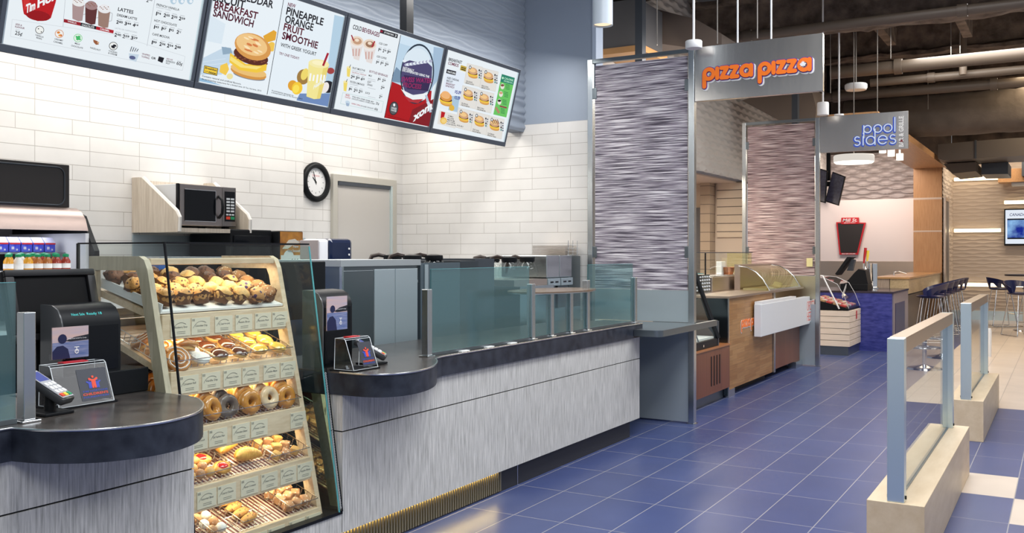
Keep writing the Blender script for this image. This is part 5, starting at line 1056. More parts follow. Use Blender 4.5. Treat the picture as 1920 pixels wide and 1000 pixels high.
for k, zf in enumerate(TZ):
    SL = SLS[k]; xf = xl(zf); D = (xf + 3.63) / math.cos(SL)
    M = TR(xf, 0, zf) @ Matrix(((-math.cos(SL), 0, math.sin(SL), 0), (0, 1, 0, 0), (math.sin(SL), 0, math.cos(SL), 0), (0, 0, 0, 1)))
    MB().box(0.02, D, 2.6145, 3.3235, -0.03, -0.002, M=M).build('shelf', STRIPE if k > 1 else MAPLE, case)
    lip = MB().box(xf - 0.018, xf + 0.006, 2.6145, 3.3235, zf - 0.098, zf + 0.008, 0.003).build('shelf_lip', MAPLE, case)
    for j in range(6):
        g = j // 2; y = 2.655 + g * 0.236 + (j % 2) * 0.108 + (0.01 if j % 2 and (k + g) % 3 == 1 else 0)
        if k == 2 and j == 4: continue
        mb = MB().use(TAGM).box(xf + 0.0065, xf + 0.009, y, y + 0.10, zf - 0.086, zf - 0.014)
        Mx = FX(xf + 0.0093, y, zf - 0.086)
        text_mb(mb, TAGS[k][j], Mx @ TR(0.052, 0.034, 0), 0.0085, width=0.066, bold=0.01, centre=True, col=TXTM); mb.use(TXTM)
        stroke_mb(mb, [arc(0.052, 0.002, 0.05, 150, 60, 8, 0.055)], 0.0012, Mx, 0, 0.0003, 4)
        for q in range(2): mb.box(0.03, 0.075, 0.018 - 0.007 * q, 0.0195 - 0.007 * q, 0, 0.0003, M=Mx)
        for q in range(3): mb.box(0.004 + 0.005 * q, 0.006 + 0.005 * q, 0.058, 0.068, 0, 0.0003, M=Mx)
        mb.build('price_ticket', TAGM, lip)
    MB().box(xf - 0.05, xf - 0.022, 2.63, 3.31, zf - 0.062, zf - 0.048).build('light_bar', WHITE, case)
    if k < 4:
        lamp('case_lamp', (xf - 0.04, 2.97, zf - 0.066), (0.03, 0.62), 1.5, (1.0, 0.82, 0.52), (0, math.radians(22), 0))
lamp('case_lamp', (-3.29, 2.97, 1.412), (0.03, 0.62), 1.5, (1.0, 0.85, 0.58), (0, math.radians(18), 0))
tray = thing('muffin_tray', 'white sloping tray under the muffins on the top shelf', 'tray', (-3.4, 2.97, 1.2))
SL = SLS[0]
M0 = TR(xl(TZ[0]), 0, TZ[0]) @ Matrix(((-math.cos(SL), 0, math.sin(SL), 0), (0, 1, 0, 0), (math.sin(SL), 0, math.cos(SL), 0), (0, 0, 0, 1)))
mb = MB(); mb.box(0.012, 0.415, 2.617, 3.321, 0.009, 0.019, M=M0); mb.build('tray_base', PAPER, tray)
mb = MB(); mb.box(0.012, 0.415, 2.617, 2.623, 0.0195, 0.05, M=M0); mb.build('tray_side', PAPER, tray)

def tier(k): 
    zf = TZ[k]; SL = SLS[k]; return TR(xl(zf), 0, zf) @ Matrix(((-math.cos(SL), 0, math.sin(SL), 0), (0, 1, 0, 0), (math.sin(SL), 0, math.cos(SL), 0), (0, 0, 0, 1)))
# baked goods: golden, brown ...
B_GOLD = baked('muffin_golden', (0.68, 0.36, 0.11), (0.46, 0.19, 0.04), (0.10, 0.035, 0.015), 55, 0.28)
B_PALE = baked('muffin_pale', (0.78, 0.48, 0.17), (0.58, 0.29, 0.07), (0.70, 0.44, 0.15), 60, 0.2)
B_BERRY = baked('muffin_berry', (0.72, 0.41, 0.15), (0.50, 0.22, 0.06), (0.07, 0.03, 0.10), 42, 0.33)
B_CHOC = baked('muffin_chocolate', (0.12, 0.045, 0.02), (0.22, 0.09, 0.04), (0.04, 0.015, 0.01), 60, 0.3)
B_BRAN = baked('muffin_bran', (0.42, 0.19, 0.06), (0.28, 0.11, 0.03), (0.85, 0.68, 0.42), 70, 0.24)
LINER = mat('brown_baking_paper', (0.16, 0.065, 0.022), 0.7, var=0.3, vscale=30)
D_HONEY = mat('honey_glaze', (0.62, 0.27, 0.05), 0.22, c2=(0.42, 0.15, 0.02), vscale=20, coat=0.5)
D_DOUGH = mat('fried_dough', (0.62, 0.32, 0.09), 0.5, c2=(0.80, 0.50, 0.18), vscale=25)
D_CHOC = mat('chocolate_icing', (0.075, 0.020, 0.008), 0.12, c2=(0.14, 0.04, 0.015), vscale=15, coat=0.6)
D_DARK = mat('dark_cake_glaze', (0.05, 0.020, 0.014), 0.25, c2=(0.30, 0.24, 0.20), vscale=9)
D_YEL = mat('yellow_icing', (0.82, 0.50, 0.05), 0.2, c2=(0.90, 0.62, 0.12), vscale=18, coat=0.5)
D_WHITE = mat('powder_sugar', (0.86, 0.83, 0.78), 0.7, bump=0.4, bscale=80)
D_CROI = mat('croissant_crust', (0.80, 0.46, 0.10), 0.35, c2=(0.52, 0.22, 0.03), vscale=22, stretch=(3, 1, 1))
D_SUG = baked('sugared_dough', (0.62, 0.36, 0.18), (0.36, 0.14, 0.06), (0.80, 0.70, 0.58), 70, 0.26)
D_COOK = baked('peanut_cookie', (0.62, 0.33, 0.09), (0.45, 0.20, 0.05), (0.15, 0.06, 0.03), 60, 0.25)
D_FIL = mat('cherry_filling', (0.62, 0.02, 0.02), 0.12, coat=0.6)
D_ROLL = mat('cinnamon_roll_crust', (0.62, 0.28, 0.08), 0.25, c2=(0.40, 0.14, 0.03), vscale=12, coat=0.4)
D_SUGG = mat('sugar_glaze', (0.62, 0.38, 0.17), 0.3, c2=(0.80, 0.66, 0.48), vscale=16, coat=0.4)
PROTO = {}
def proto(key, fn):
    if key not in PROTO: PROTO[key] = fn()
    return PROTO[key]
def P_muffin(m, seed):
    t = thing('muffin', '', 'muffin')
    vs = []; fs = []; n = 20
    for i, (r, z) in enumerate(((0.026, 0.0), (0.030, 0.012), (0.034, 0.026), (0.040, 0.036), (0.046, 0.042))):
        for k in range(n):
            a = 2 * PI * k / n; q = 1 + (0.05 if k % 2 else -0.03) + (0.10 * max(0, math.cos(2 * a + seed)) if i == 4 else 0)
            vs.append((r * q * math.cos(a), r * q * math.sin(a), z + (0.012 * max(0, math.cos(4 * a + seed)) if i == 4 else 0)))
    for i in range(4):
        for k in range(n): fs.append((i * n + k, i * n + (k + 1) % n, (i + 1) * n + (k + 1) % n, (i + 1) * n + k))
    fs.append(tuple(range(n))[::-1])
    MB().add(vs, fs).build('baking_cup', LINER, t, smooth=80)
    MB().ball((0, 0, 0.040), 0.040, 18, 11, sc=(1, 1, 0.88), jit=0.20, fr=2.4, seed=seed).build('muffin_top', m, t, smooth=90); return t
def P_ring(mt, md, seed, lab='donut', R0=0.030, r=0.0165):
    t = thing('donut', '', 'donut')
    MB().torus(R0, r, 24, 10, jit=0.10, seed=seed, z0=r * 0.9, sq=0.9).build('dough_ring', md, t, smooth=90)
    if mt: MB().torus(R0, r, 24, 8, jit=0.10, seed=seed, z0=r * 0.9, sq=0.9, grow=0.0012, top=True).build('icing', mt, t, smooth=90)
    return t
def P_filled(mt, md, seed):
    t = thing('donut', '', 'donut')
    MB().ball((0, 0, 0.018), 0.040, 20, 10, sc=(1, 1, 0.46), jit=0.08, fr=2, seed=seed).build('dough', md, t, smooth=90)
    vs = []; fs = []; n = 20; pr = [(0.0, 0.0385), (0.018, 0.0382), (0.032, 0.0345), (0.0405, 0.026)]
    for r, z in pr[1:]:
        for k in range(n): a = 2 * PI * k / n; q = 1 + 0.06 * noise.noise(Vector((math.cos(a) * 1.6, math.sin(a) * 1.6, seed))); vs.append((r * q * math.cos(a), r * q * math.sin(a), z + 0.002))
    c = len(vs); vs.append((0, 0, 0.0415))
    for i in range(2):
        for k in range(n): fs.append((i * n + k, i * n + (k + 1) % n, (i + 1) * n + (k + 1) % n, (i + 1) * n + k))
    fs += [(c, k, (k + 1) % n) for k in range(n)]
    MB().add(vs, fs).build('icing', mt, t, smooth=80); return t
def P_roll():
    t = thing('cinnamon_roll', '', 'cinnamon roll')
    pts = []; rad = []
    for i in range(64):
        a = i / 63 * 2 * PI * 2.6; r = 0.006 + 0.0036 * a * 0.85; pts.append((r * math.cos(a), r * math.sin(a), 0.024 + 0.016 * (1 - i / 63))); rad.append(0.0125)
    MB().tube(pts, rad, 8).build('spiral_dough', D_ROLL, t, smooth=80)
    MB().lathe([(0.0, 0.0), (0.048, 0.002), (0.052, 0.02), (0.045, 0.028), (0.0, 0.028)], (0, 0, 0), 20).build('roll_base', D_DOUGH, t, smooth=60)
    pts = [(p[0] * 1.02, p[1] * 1.02, p[2] + 0.0125) for p in pts[6::2]]
    MB().tube(pts, 0.0022, 5).build('sugar_line', D_WHITE, t, smooth=60); return t
def P_croissant(seed):
    t = thing('croissant', '', 'croissant'); pts = []; rad = []; n = 34
    for i in range(n + 1):
        u = i / n * 2 - 1; a = u * 1.15; pts.append((0.055 * math.cos(a) - 0.04, 0.062 * math.sin(a) * 1.1, 0.027 + 0.003 * math.cos(a)))
        ridge = 1 + 0.13 * (((u * 4.5 + seed) % 1.0) - 0.5) * -1
        rad.append(max(0.006, 0.031 * (1 - abs(u) ** 2.2 * 0.8)) * ridge)
    MB().tube(pts, rad, 12).build('crust', D_CROI, t, smooth=50)
    MB().tube([(0.015, -0.02, 0.054), (0.02, 0, 0.058), (0.012, 0.02, 0.054)], [0.004, 0.007, 0.004], 6).build('top_fold', D_CROI, t, smooth=60); return t
def P_danish():
    t = thing('danish', '', 'danish')
    MB().ball((0, 0, 0.014), 0.036, 18, 8, sc=(1, 1.25, 0.42), jit=0.14, fr=3).build('pastry', D_CROI, t, smooth=80)
    MB().ball((0, 0, 0.026), 0.020, 14, 8, sc=(1, 1.2, 0.35), jit=0.2, fr=3).build('filling', D_FIL, t, smooth=80); return t
def P_one(name, cat, m, r, sc, jit, fr, seed, cube=False):
    if cube:
        bm = bmesh.new(); bmesh.ops.create_cube(bm, size=2 * r); bmesh.ops.bevel(bm, geom=list(bm.edges), offset=r * 0.45, segments=3, profile=0.6, affect='EDGES'); bmesh.ops.subdivide_edges(bm, edges=list(bm.edges), cuts=1)
        for v in bm.verts: v.co = Vector((v.co.x * sc[0], v.co.y * sc[1], v.co.z * sc[2] + r * sc[2])) * (1 + jit * noise.noise(v.co * fr * 20 + Vector((seed, 0, 0))))
        bm.verts.index_update(); mb = MB().add([v.co.copy() for v in bm.verts], [[v.index for v in f.verts] for f in bm.faces]); bm.free()
    else: mb = MB().ball((0, 0, r * sc[2]), r, 14, 9, sc=sc, jit=jit, fr=fr, seed=seed)
    o = mb.build(name, m, smooth=80); o['category'] = cat; o['label'] = ''; return o
def place(key, fn, M, lab, group):
    M = M @ Matrix.Scale(-1, 4, Vector((1, 0, 0)))
    first = key not in PROTO
    src = proto(key, fn)
    o = src if first else dup(src, (0, 0, 0))
    loc, rot, sc = M.decompose(); o.location = loc; o.rotation_euler = rot.to_euler(); o['label'] = lab; o['group'] = group
    return o
rnd = random.Random(11)
# top shelf muffins, columns by flavour as on the tray
T1 = tier(0); ROWN = ['front', 'second', 'third', 'fourth', 'back']
flav = [('G', B_GOLD, 'golden chocolate chip muffin'), ('G', B_GOLD, 'golden chocolate chip muffin'), ('P', B_PALE, 'pale golden muffin'), ('P', B_PALE, 'pale golden muffin'), ('B', B_BERRY, 'golden berry muffin'), ('R', B_BRAN, 'dark crumb topped muffin')]
for r in range(5):
    n = 7
    for i in range(n):
        s = 0.055 + r * 0.082; y = 2.665 + i * 0.101 + (0.02 if r % 2 else -0.004) + rnd.uniform(-0.006, 0.006)
        if y > 3.285: y = 3.28
        key, m, lab = flav[min(5, int(i * 6 / 7))]
        if r >= 3 and i in (2, 4, 5): key, m, lab = 'C', B_CHOC, 'dark chocolate muffin'
        if r >= 3 and i == 0: key, m, lab = 'C', B_CHOC, 'dark chocolate muffin'
        sd = rnd.randint(0, 2); hz = 0.028 + 0.004 * (r > 1)
        M = T1 @ TR(s, y, hz) @ R(rnd.uniform(-.35, .35), -0.25 + rnd.uniform(-.3, .2), rnd.uniform(0, 6)); M = M @ Matrix.Scale(1.17, 4)
        place(('muf', key, sd), lambda m=m, sd=sd: P_muffin(m, sd * 3.1 + 1), M, '%s, %s from left in the %s row on the top shelf' % (lab, ORD[i], ROWN[r]), 'muffins on the top shelf')
# wire baskets
WIRE = mat('basket_wire', (0.75, 0.72, 0.68), 0.2, 1.0)
def basket(k, y0, y1, lab, s0=0.012, s1=None, h=0.05):
    T = tier(k); D = (xl(TZ[k]) + 3.60) / math.cos(SLS[k]); s1 = s1 or D; mb = MB(); r = 0.0019
    for z in (0.010, h): mb.tube([(s0, y0, z), (s1, y0, z), (s1, y1, z), (s0, y1, z)], r, 6, T, closed=True)
    n = int((s1 - s0) / 0.034)
    for i in range(1, n):
        s = s0 + (s1 - s0) * i / n
        for y in (y0, y1): mb.tube([(s, y, 0.010), (s, y, h)], r, 5, T)
        mb.tube([(s, y0, 0.008), (s, y1, 0.008)], r * 0.8, 5, T)
    for i in range(1, int((y1 - y0) / 0.034)):
        y = y0 + 0.034 * i; mb.tube([(s0, y, 0.010), (s0, y, h * 0.55)], r, 5, T)
    o = mb.build('wire_basket', WIRE, smooth=60); tag(o, lab, 'basket', 'wire baskets in the pastry case')
basket(1, 2.625, 2.845, 'wire basket of cinnamon rolls at the left of the second shelf'); basket(1, 2.85, 3.085, 'wire basket of chocolate iced donuts on the second shelf'); basket(1, 3.09, 3.318, 'wire basket of yellow iced donuts on the second shelf')
basket(2, 2.625, 2.955, 'wire basket of ring donuts at the left of the third shelf'); basket(2, 2.965, 3.318, 'wire basket of glazed rings at the right of the third shelf')
basket(3, 2.625, 2.87, 'wire basket of small dough balls on the fourth shelf'); basket(3, 2.875, 3.10, 'wire basket of croissants on the fourth shelf'); basket(3, 3.105, 3.318, 'wire basket of small golden pastries on the fourth shelf')
basket(4, 2.70, 2.80, 'wire basket of sugared dough balls on the bottom shelf'); basket(4, 2.86, 3.02, 'wire basket of nutty cookies on the bottom shelf', s1=0.42); basket(4, 3.14, 3.318, 'wire basket of sugared cubes on the bottom shelf')
# second shelf
T = tier(1); G = 'pastries on the second shelf'
k = 0
for s, y, h in ((0.06, 2.68, 0.02), (0.15, 2.70, 0.02), (0.25, 2.68, 0.02), (0.11, 2.76, 0.035), (0.21, 2.77, 0.03)):
    place('roll', P_roll, T @ TR(s, y, h) @ R(0.25, -0.7, k), 'glazed cinnamon roll, %s counted from the front of its basket' % ORD[k], G); k += 1
for k, s in enumerate((0.045, 0.115)): place('white', lambda: P_filled(D_WHITE, D_WHITE, 3), T @ TR(s, 2.80, 0.014), 'white powdered donut beside the cinnamon rolls, %s from the front' % ORD[k], G)
for r in range(5):
    for i in range(2):
        place(('choc', (r + i) % 2), lambda r=r, i=i: P_filled(D_CHOC, D_DOUGH, r + i), T @ TR(0.055 + r * 0.083, 2.91 + i * 0.112, 0.016) @ R(rnd.uniform(-.12, .12), rnd.uniform(-.15, .1), rnd.uniform(0, 6)), 'chocolate iced donut, %s column, %s from the front of its basket' % (['left', 'right'][i], ORD[r]), G)
        if r < 4 or i == 0: place(('yel', (r + i) % 2) if r < 3 else 'honr', (lambda r=r, i=i: P_filled(D_YEL, D_DOUGH, r + i + 5)) if r < 3 else (lambda: P_ring(D_HONEY, D_DOUGH, 2)), T @ TR(0.055 + r * 0.085, 3.148 + i * 0.112, 0.016) @ R(rnd.uniform(-.1, .1), rnd.uniform(-.1, .1), rnd.uniform(0, 6)), '%s, %s column, %s from basket front' % (['yellow iced donut', 'golden glazed ring donut on the second shelf'][r >= 3], ['left', 'right'][i], ORD[r]), G)
# third shelf: rings standing in rows
T = tier(2); G = 'ring donuts on the third shelf'
def stand(key, fn, k_y, n, lab, lean=-1.0, s0=0.06, ds=0.055, h=0.045):
    for q in range(n):
        place(key, fn, T @ TR(s0 + ds * q, k_y + rnd.uniform(-.008, .008), h + rnd.uniform(0, .006)) @ R(0.15 * rnd.uniform(-1, 1), lean + rnd.uniform(-.15, .15), rnd.uniform(-.2, .2)), '%s, %s from front' % (lab, ORD[q]), G)
stand('hon1', lambda: P_ring(D_HONEY, D_DOUGH, 1, R0=0.033, r=0.019), 2.70, 6, 'plain golden ring donut in the leftmost row of the third shelf')
stand('hon2', lambda: P_ring(D_HONEY, D_DOUGH, 4, R0=0.034, r=0.020), 2.80, 6, 'golden ring donut in the middle row of the left basket')
stand('dark', lambda: P_ring(D_DARK, D_DARK, 4, R0=0.033, r=0.019), 2.90, 6, 'dark glazed ring donut in the left basket')
stand('hon3', lambda: P_ring(D_HONEY, D_DOUGH, 6, R0=0.034, r=0.022), 3.03, 6, 'honey glazed ring in the left row of the right basket')
stand('crul', lambda: P_ring(D_SUGG, D_HONEY, 8, R0=0.033, r=0.020), 3.135, 5, 'sugar glazed ring in the middle row of the right basket')
stand('frit', lambda: P_ring(D_HONEY, D_ROLL, 9, R0=0.032, r=0.023), 3.245, 5, 'lumpy brown fritter in the right row of the right basket', h=0.04)
# fourth shelf
T = tier(3); G = 'pastries on the fourth shelf'
for r in range(4):
    for i in range(3): place(('ball', (r + i) % 2), lambda r=r, i=i: P_one('dough_ball', 'dough ball', (D_DOUGH, D_SUG)[(r + i) % 2], 0.022, (1, 1, 0.95), 0.08, 3, r), T @ TR(0.045 + r * 0.048, 2.655 + i * 0.05, 0.012) @ R(0, 0, r + i), 'small dough ball, %s from left in row %s of the fourth shelf basket' % (ORD[i], ['one', 'two', 'three', 'four'][r]), G)
for i, (s, y) in enumerate(((0.06, 2.835), (0.15, 2.80), (0.25, 2.70), (0.27, 2.80), (0.35, 2.72))): place('danish', P_danish, T @ TR(s, y, 0.016) @ R(0.1, -0.2, i), 'red cherry filled danish, %s from the front on the fourth shelf' % ORD[i], G)
for i, (s, y, h, rz) in enumerate(((0.08, 3.0, 0.012, 0.2), (0.17, 2.96, 0.016, -0.3), (0.26, 3.02, 0.02, 0.4), (0.36, 2.96, 0.02, -0.2), (0.20, 3.03, 0.06, 0.1), (0.32, 2.99, 0.065, 0.5), (0.45, 2.98, 0.02, 0.1))):
    place(('croi', i % 2), lambda i=i: P_croissant(i * 0.3), T @ TR(s, y, h) @ R(0, -0.2, PI + rz) @ Matrix.Scale(1.45, 4), 'golden croissant, %s counted from the front of the heap' % ORD[i], G)
for r in range(6):
    for i in range(3): place(('cube', (r + i) % 2), lambda r=r, i=i: P_one('pastry_bite', 'pastry', (B_PALE, D_SUG)[(r + i) % 2], 0.020, (1, 1.1, 0.8), 0.10, 1, r + 2, True), T @ TR(0.045 + r * 0.062, 3.14 + i * 0.06, 0.014) @ R(rnd.uniform(-.2, .2), rnd.uniform(-.2, .2), rnd.uniform(0, 3)), 'small golden pastry bite, %s from the left, %s from the front of the right basket' % (ORD[i], ORD[r]), G)
# bottom shelf
T = tier(4); G = 'pastries on the bottom shelf'
for r in range(7):
    for i in range(2): place(('sball', (r + i) % 2), lambda r=r, i=i: P_one('sugared_ball', 'dough ball', (D_SUG, D_WHITE)[(r + i) % 2], 0.022, (1, 1, 0.9), 0.1, 3, r + 4), T @ TR(0.05 + r * 0.05, 2.725 + i * 0.05, 0.012), 'sugared dough ball, %s column, %s from the front on the bottom shelf' % (['left', 'right'][i], ORD[r]), G)
for r in range(7):
    s = 0.06 + r * 0.05; place(('cook', r % 2), lambda r=r: P_one('nut_cookie', 'cookie', D_COOK, 0.05, (0.42, 1.1, 0.26), 0.2, 3, r), T @ TR(s, 2.935, 0.014) @ R(0, -0.25, rnd.uniform(-.3, .3)), 'long nutty cookie, %s from the front of its basket on the bottom shelf' % ORD[r], G)
for r in range(7):
    for i in range(3): place(('scube', (r + i) % 2), lambda r=r, i=i: P_one('sugared_cube', 'pastry', D_SUG, 0.021, (1, 1.1, 0.85), 0.14, 1, r + 9, True), T @ TR(0.05 + r * 0.06, 3.168 + i * 0.054, 0.012) @ R(rnd.uniform(-.2, .2), rnd.uniform(-.2, .2), rnd.uniform(0, 3)), 'sugar dusted cube, %s from left, %s from front of the bottom right basket' % (ORD[i], ORD[r]), G)
# ================================================================ TILL EQUIPMENT
CYAN = emis('cyan_display', (0.10, 0.85, 0.85), 1.0)
SCREENM = emis('pinpad_screen', (0.09, 0.12, 0.42), 1.0)
def emblem(mb, M, s):
    """raised-arm figures, red before blue; s is the height"""
    for c, x, k, w in ((BLUEI, -0.30, 0.72, 0.0002), (BLUEI, 0.30, 0.72, 0.0003), (REDI, 0.0, 1.0, 0.0008)):
        mb.use(c); q = s * k
        stroke_mb(mb, [[(x * s - 0.30 * q, 0.72 * q), (x * s - 0.10 * q, 0.60 * q), (x * s + 0.10 * q, 0.60 * q), (x * s + 0.30 * q, 0.72 * q)], [(x * s - 0.08 * q, 0.58 * q), (x * s - 0.09 * q, 0.1 * q)], [(x * s + 0.08 * q, 0.58 * q), (x * s + 0.09 * q, 0.1 * q)], [(x * s, 0.55 * q), (x * s, 0.3 * q)]], 0.16 * q, M, w, w + 0.0006, 8)
        mb.lathe([(0, w + 0.0007), (0.095 * q, w + 0.0007), (0.095 * q, w)], (0, 0, 0), 12, M @ TR(x * s, 0.86 * q, 0), cap=False)
def donation_box(x, y0, y1, lab, z0=0.915):
    """clear sloped collection box; x is its front foot"""
    t = thing('donation_box', lab, 'donation box', (x - 0.06, (y0 + y1) / 2, z0 - 0.008))
    pr = [(x, z0), (x - 0.052, z0 + 0.140), (x - 0.062, z0 + 0.147), (x - 0.115, z0 + 0.147), (x - 0.12, z0)]
    MB().prism(pr, 'y', y0, y1).build('clear_body', ACRYL, t)
    mb = MB()
    for y in (y0, y1): mb.tube([(a, y, z) for a, z in pr], 0.0018, 6, closed=True)
    for a, z in pr[:4]: mb.tube([(a, y0, z), (a, y1, z)], 0.0015, 6)
    mb.build('box_edges', mat('acrylic_edge', (0.6, 0.64, 0.66), 0.15), t, smooth=60)
    MB().box(x - 0.14, x + 0.004, y0 - 0.01, y1 + 0.012, z0 - 0.0075, z0 - 0.0005).build('base_plate', BLACK, t)
    tl = math.atan2(-0.052, 0.140); M = FX(x + 0.0012, y0, z0, tl); W = y1 - y0
    mb = MB().use(mat('dark_plaque', (0.03, 0.035, 0.05), 0.4)).box(W * 0.42, W * 0.96, 0.012, 0.132, -0.0012, -0.0002, M=M)
    emblem(mb, M @ TR(W * 0.69, 0.055, 0), 0.052)
    text_mb(mb, 'TIM HORTONS', M @ TR(W * 0.69, 0.044, 0.0004), 0.006, width=W * 0.46, bold=0.01, centre=True, col=BLUEI); text_mb(mb, "CHILDREN'S", M @ TR(W * 0.69, 0.032, 0.0004), 0.008, width=W * 0.46, bold=0.02, centre=True, col=REDI); text_mb(mb, 'FOUNDATION', M @ TR(W * 0.69, 0.022, 0.0004), 0.006, width=W * 0.46, bold=0.01, centre=True, col=BLUEI)
    mb.build('emblem_plaque', BLACK, t)
    mb = MB()
    for i in range(5): mb.lathe([(0, 0), (0.011, 0), (0.011, 0.0015), (0, 0.0015)], (x - 0.06 - 0.012 * i % 0.05, y0 + W * (0.15 + 0.07 * i), z0 + 0.002 + 0.0016 * i), 12)
    mb.build('coins', CHROME, t); MB().box(x - 0.11, x - 0.075, y0 + W * .3, y0 + W * .75, z0 + 0.1475, z0 + 0.152).build('red_slot', RED, t)
def poster(x, y0, y1, z0, z1, lab):
    t = thing('poster_card', lab, 'poster', (x, (y0 + y1) / 2, z0)); W = y1 - y0; Hh = z1 - z0
    MB().box(x - 0.004, x, y0, y1, z0, z1).build('card', mat('dusk_sky', (0.42, 0.38, 0.46), 0.3, c2=(0.62, 0.42, 0.36), vscale=14, stretch=(1, 0.3, 3)), t)
    mb = MB(); M = FX(x + 0.0004, y0, z0)
    mb.use(mat('lake_water', (0.08, 0.13, 0.30), 0.3, c2=(0.26, 0.28, 0.42), vscale=30, stretch=(1, 0.4, 4))).box(0, W, 0, Hh * 0.52, 0, 0.0003, M=M)
    mb.use(mat('far_shore', (0.012, 0.014, 0.02), 0.4)).prism([(W * .35, Hh * .56), (W * .6, Hh * .66), (W, Hh * .72), (W, Hh * .55), (W * .5, Hh * .53)], 'z', 0.0004, 0.0006, M)
    mb.use(mat('child_silhouette', (0.010, 0.014, 0.06), 0.4)).lathe([(0, 0.0009), (W * .12, 0.0009)], (0, 0, 0), 14, M @ TR(W * .27, Hh * .63, 0), cap=False)
    mb.prism([(0, 0), (W * .48, 0), (W * .42, Hh * .3), (W * .28, Hh * .42), (W * .12, Hh * .40), (0, Hh * .25)], 'z', 0.0007, 0.0009, M)
    text_mb(mb, 'Help Send A Kid To Camp', M @ TR(W * .68, Hh * .60, 0.001), 0.005, width=W * .5, centre=True, col=WHITE)
    stroke_mb(mb, [[(W * .66, Hh * .2), (W * .66, Hh * .33)], [(W * .60, Hh * .34), (W * .72, Hh * .34)], arc(W * .66, Hh * .20, W * .05, 0, 330, 8)], 0.003, M, 0.001, 0.0013, 5)
    mb.build('picture', WHITE, t); MB().box(x - 0.02, x - 0.0045, y0, y1, z0 - 0.004, z0 + 0.02).build('holder', ACRYL, t)
def pinpad(c, rz, tilt, lab, stand_z=0.907):
    t = thing('card_reader', lab, 'card reader', (c[0], c[1], stand_z)); M = TR(*c) @ R(0, 0, rz) @ R(0, tilt, 0)
    L, Wd = 0.175, 0.078
    MB().box(-L / 2, L / 2, -Wd / 2, Wd / 2, -0.028, 0.0, 0.008, M=M).build('body', mat('grey_black_shell', (0.03, 0.032, 0.036), 0.3), t, smooth=40)
    p = MB().box(-L / 2 + 0.006, L / 2 - 0.008, -Wd / 2 + 0.005, Wd / 2 - 0.005, 0.0005, 0.003, M=M).build('face_plate', mat('pinpad_silver', (0.42, 0.43, 0.46), 0.35), t)
    MB().box(-L / 2 + 0.014, -L / 2 + 0.065, -0.028, 0.028, 0.0032, 0.004, M=M).build('screen', SCREENM, p)
    mb = MB()
    for i in range(4):
        for j in range(3): mb.use(WHITE if i < 3 else (REDI, mat('key_yellow', (0.85, 0.60, 0.05), 0.4), GREEN)[j]).box(-0.008 + i * 0.022, 0.008 + i * 0.022, -0.030 + j * 0.0215, -0.014 + j * 0.0215, 0.0032, 0.0065, M=M)
    mb.build('keys', WHITE, p)
    MB().prism([(-0.03, -0.03), (0.03, -0.03), (0.022, c[2] - stand_z - 0.03), (-0.022, c[2] - stand_z - 0.03)], 'z', 0.0, 0.001) if False else None
    MB().tube([(c[0], c[1], stand_z + 0.012), (c[0], c[1], c[2] - 0.03)], 0.018, 10).build('stand_stem', BLACK, t, smooth=60)
    MB().box(c[0] - 0.06, c[0] + 0.06, c[1] - 0.055, c[1] + 0.055, stand_z + 0.001, stand_z + 0.012, 0.003).build('stand_foot', BLACK, t)
# --- left till
t = thing('touch_monitor', 'large black till monitor on the left counter, seen from behind', 'monitor', (-3.3, 2.13, 0.907))
c_ = at(101, 571, x=-3.43); M = TR(-3.43, c_.y, c_.z) @ R(0, math.radians(-14), 0) @ Matrix.Scale(1.07, 4)
MB().box(-0.03, 0.0, -0.178, 0.178, -0.13, 0.13, 0.008, M=M).build('casing', BLACK, t, smooth=40)
mb = MB()
for a in ((-0.178, 0.178, 0.105, 0.13), (-0.178, 0.178, -0.13, -0.105), (-0.178, -0.145, -0.105, 0.105), (0.145, 0.178, -0.105, 0.105)): mb.box(0.0005, 0.016, a[0], a[1], a[2], a[3], 0.004, M=M)
mb.build('rim', mat('soft_black', (0.014, 0.014, 0.016), 0.45, spec=0.3), t, smooth=40)
MB().box(0.0005, 0.004, -0.14, 0.14, -0.10, 0.10, M=M).build('back_plate', mat('matt_black', (0.006, 0.006, 0.007), 0.6, spec=0.12), t)
MB().prism([(-3.51, 0.9085), (-3.44, 0.9085), (-3.455, 1.20), (-3.48, 1.20)], 'y', 2.22, 2.32).build('stand', BLACK, t)
MB().box(-3.58, -3.40, 2.19, 2.36, 0.9075, 0.9084).build('stand_foot', BLACK, t)
def display_tower(x, y0, y1, z0, z1, lab, txts, face=BLACKG):
    t = thing('receipt_printer', lab, 'receipt printer', (x - 0.08, (y0 + y1) / 2, z0))
    zt = z1; pr = [(x, z0), (x, zt - 0.075), (x - 0.008, zt - 0.05), (x - 0.028, zt - 0.02), (x - 0.06, zt - 0.004), (x - 0.13, zt), (x - 0.13, z0)]
    MB().prism(pr, 'y', y0, y1).build('casing', BLACK, t, smooth=40)
    MB().prism([(a + (0.002 if i < 4 else 0), b + (0.0015 if i in (3, 4) else 0)) for i, (a, b) in enumerate(pr)], 'y', y0 - 0.006, y0 - 0.0005).build('side_cheek', mat('tower_trim', (0.10, 0.105, 0.11), 0.25), t, smooth=40)
    MB().box(x + 0.0005, x + 0.003, y0 + 0.01, y1 - 0.012, z0 + 0.01, zt - 0.085).build('front_panel', face, t)
    mb = MB(); M = FX(x - 0.008, y0, zt - 0.05, math.atan2(-0.020, 0.030))
    for s, u, wd in txts: text_mb(mb, s, M @ TR((y1 - y0) * u, 0.008, 0.0012), 0.011, width=(y1 - y0) * wd, col=CYAN)
    mb.build('display_text', CYAN, t); return t
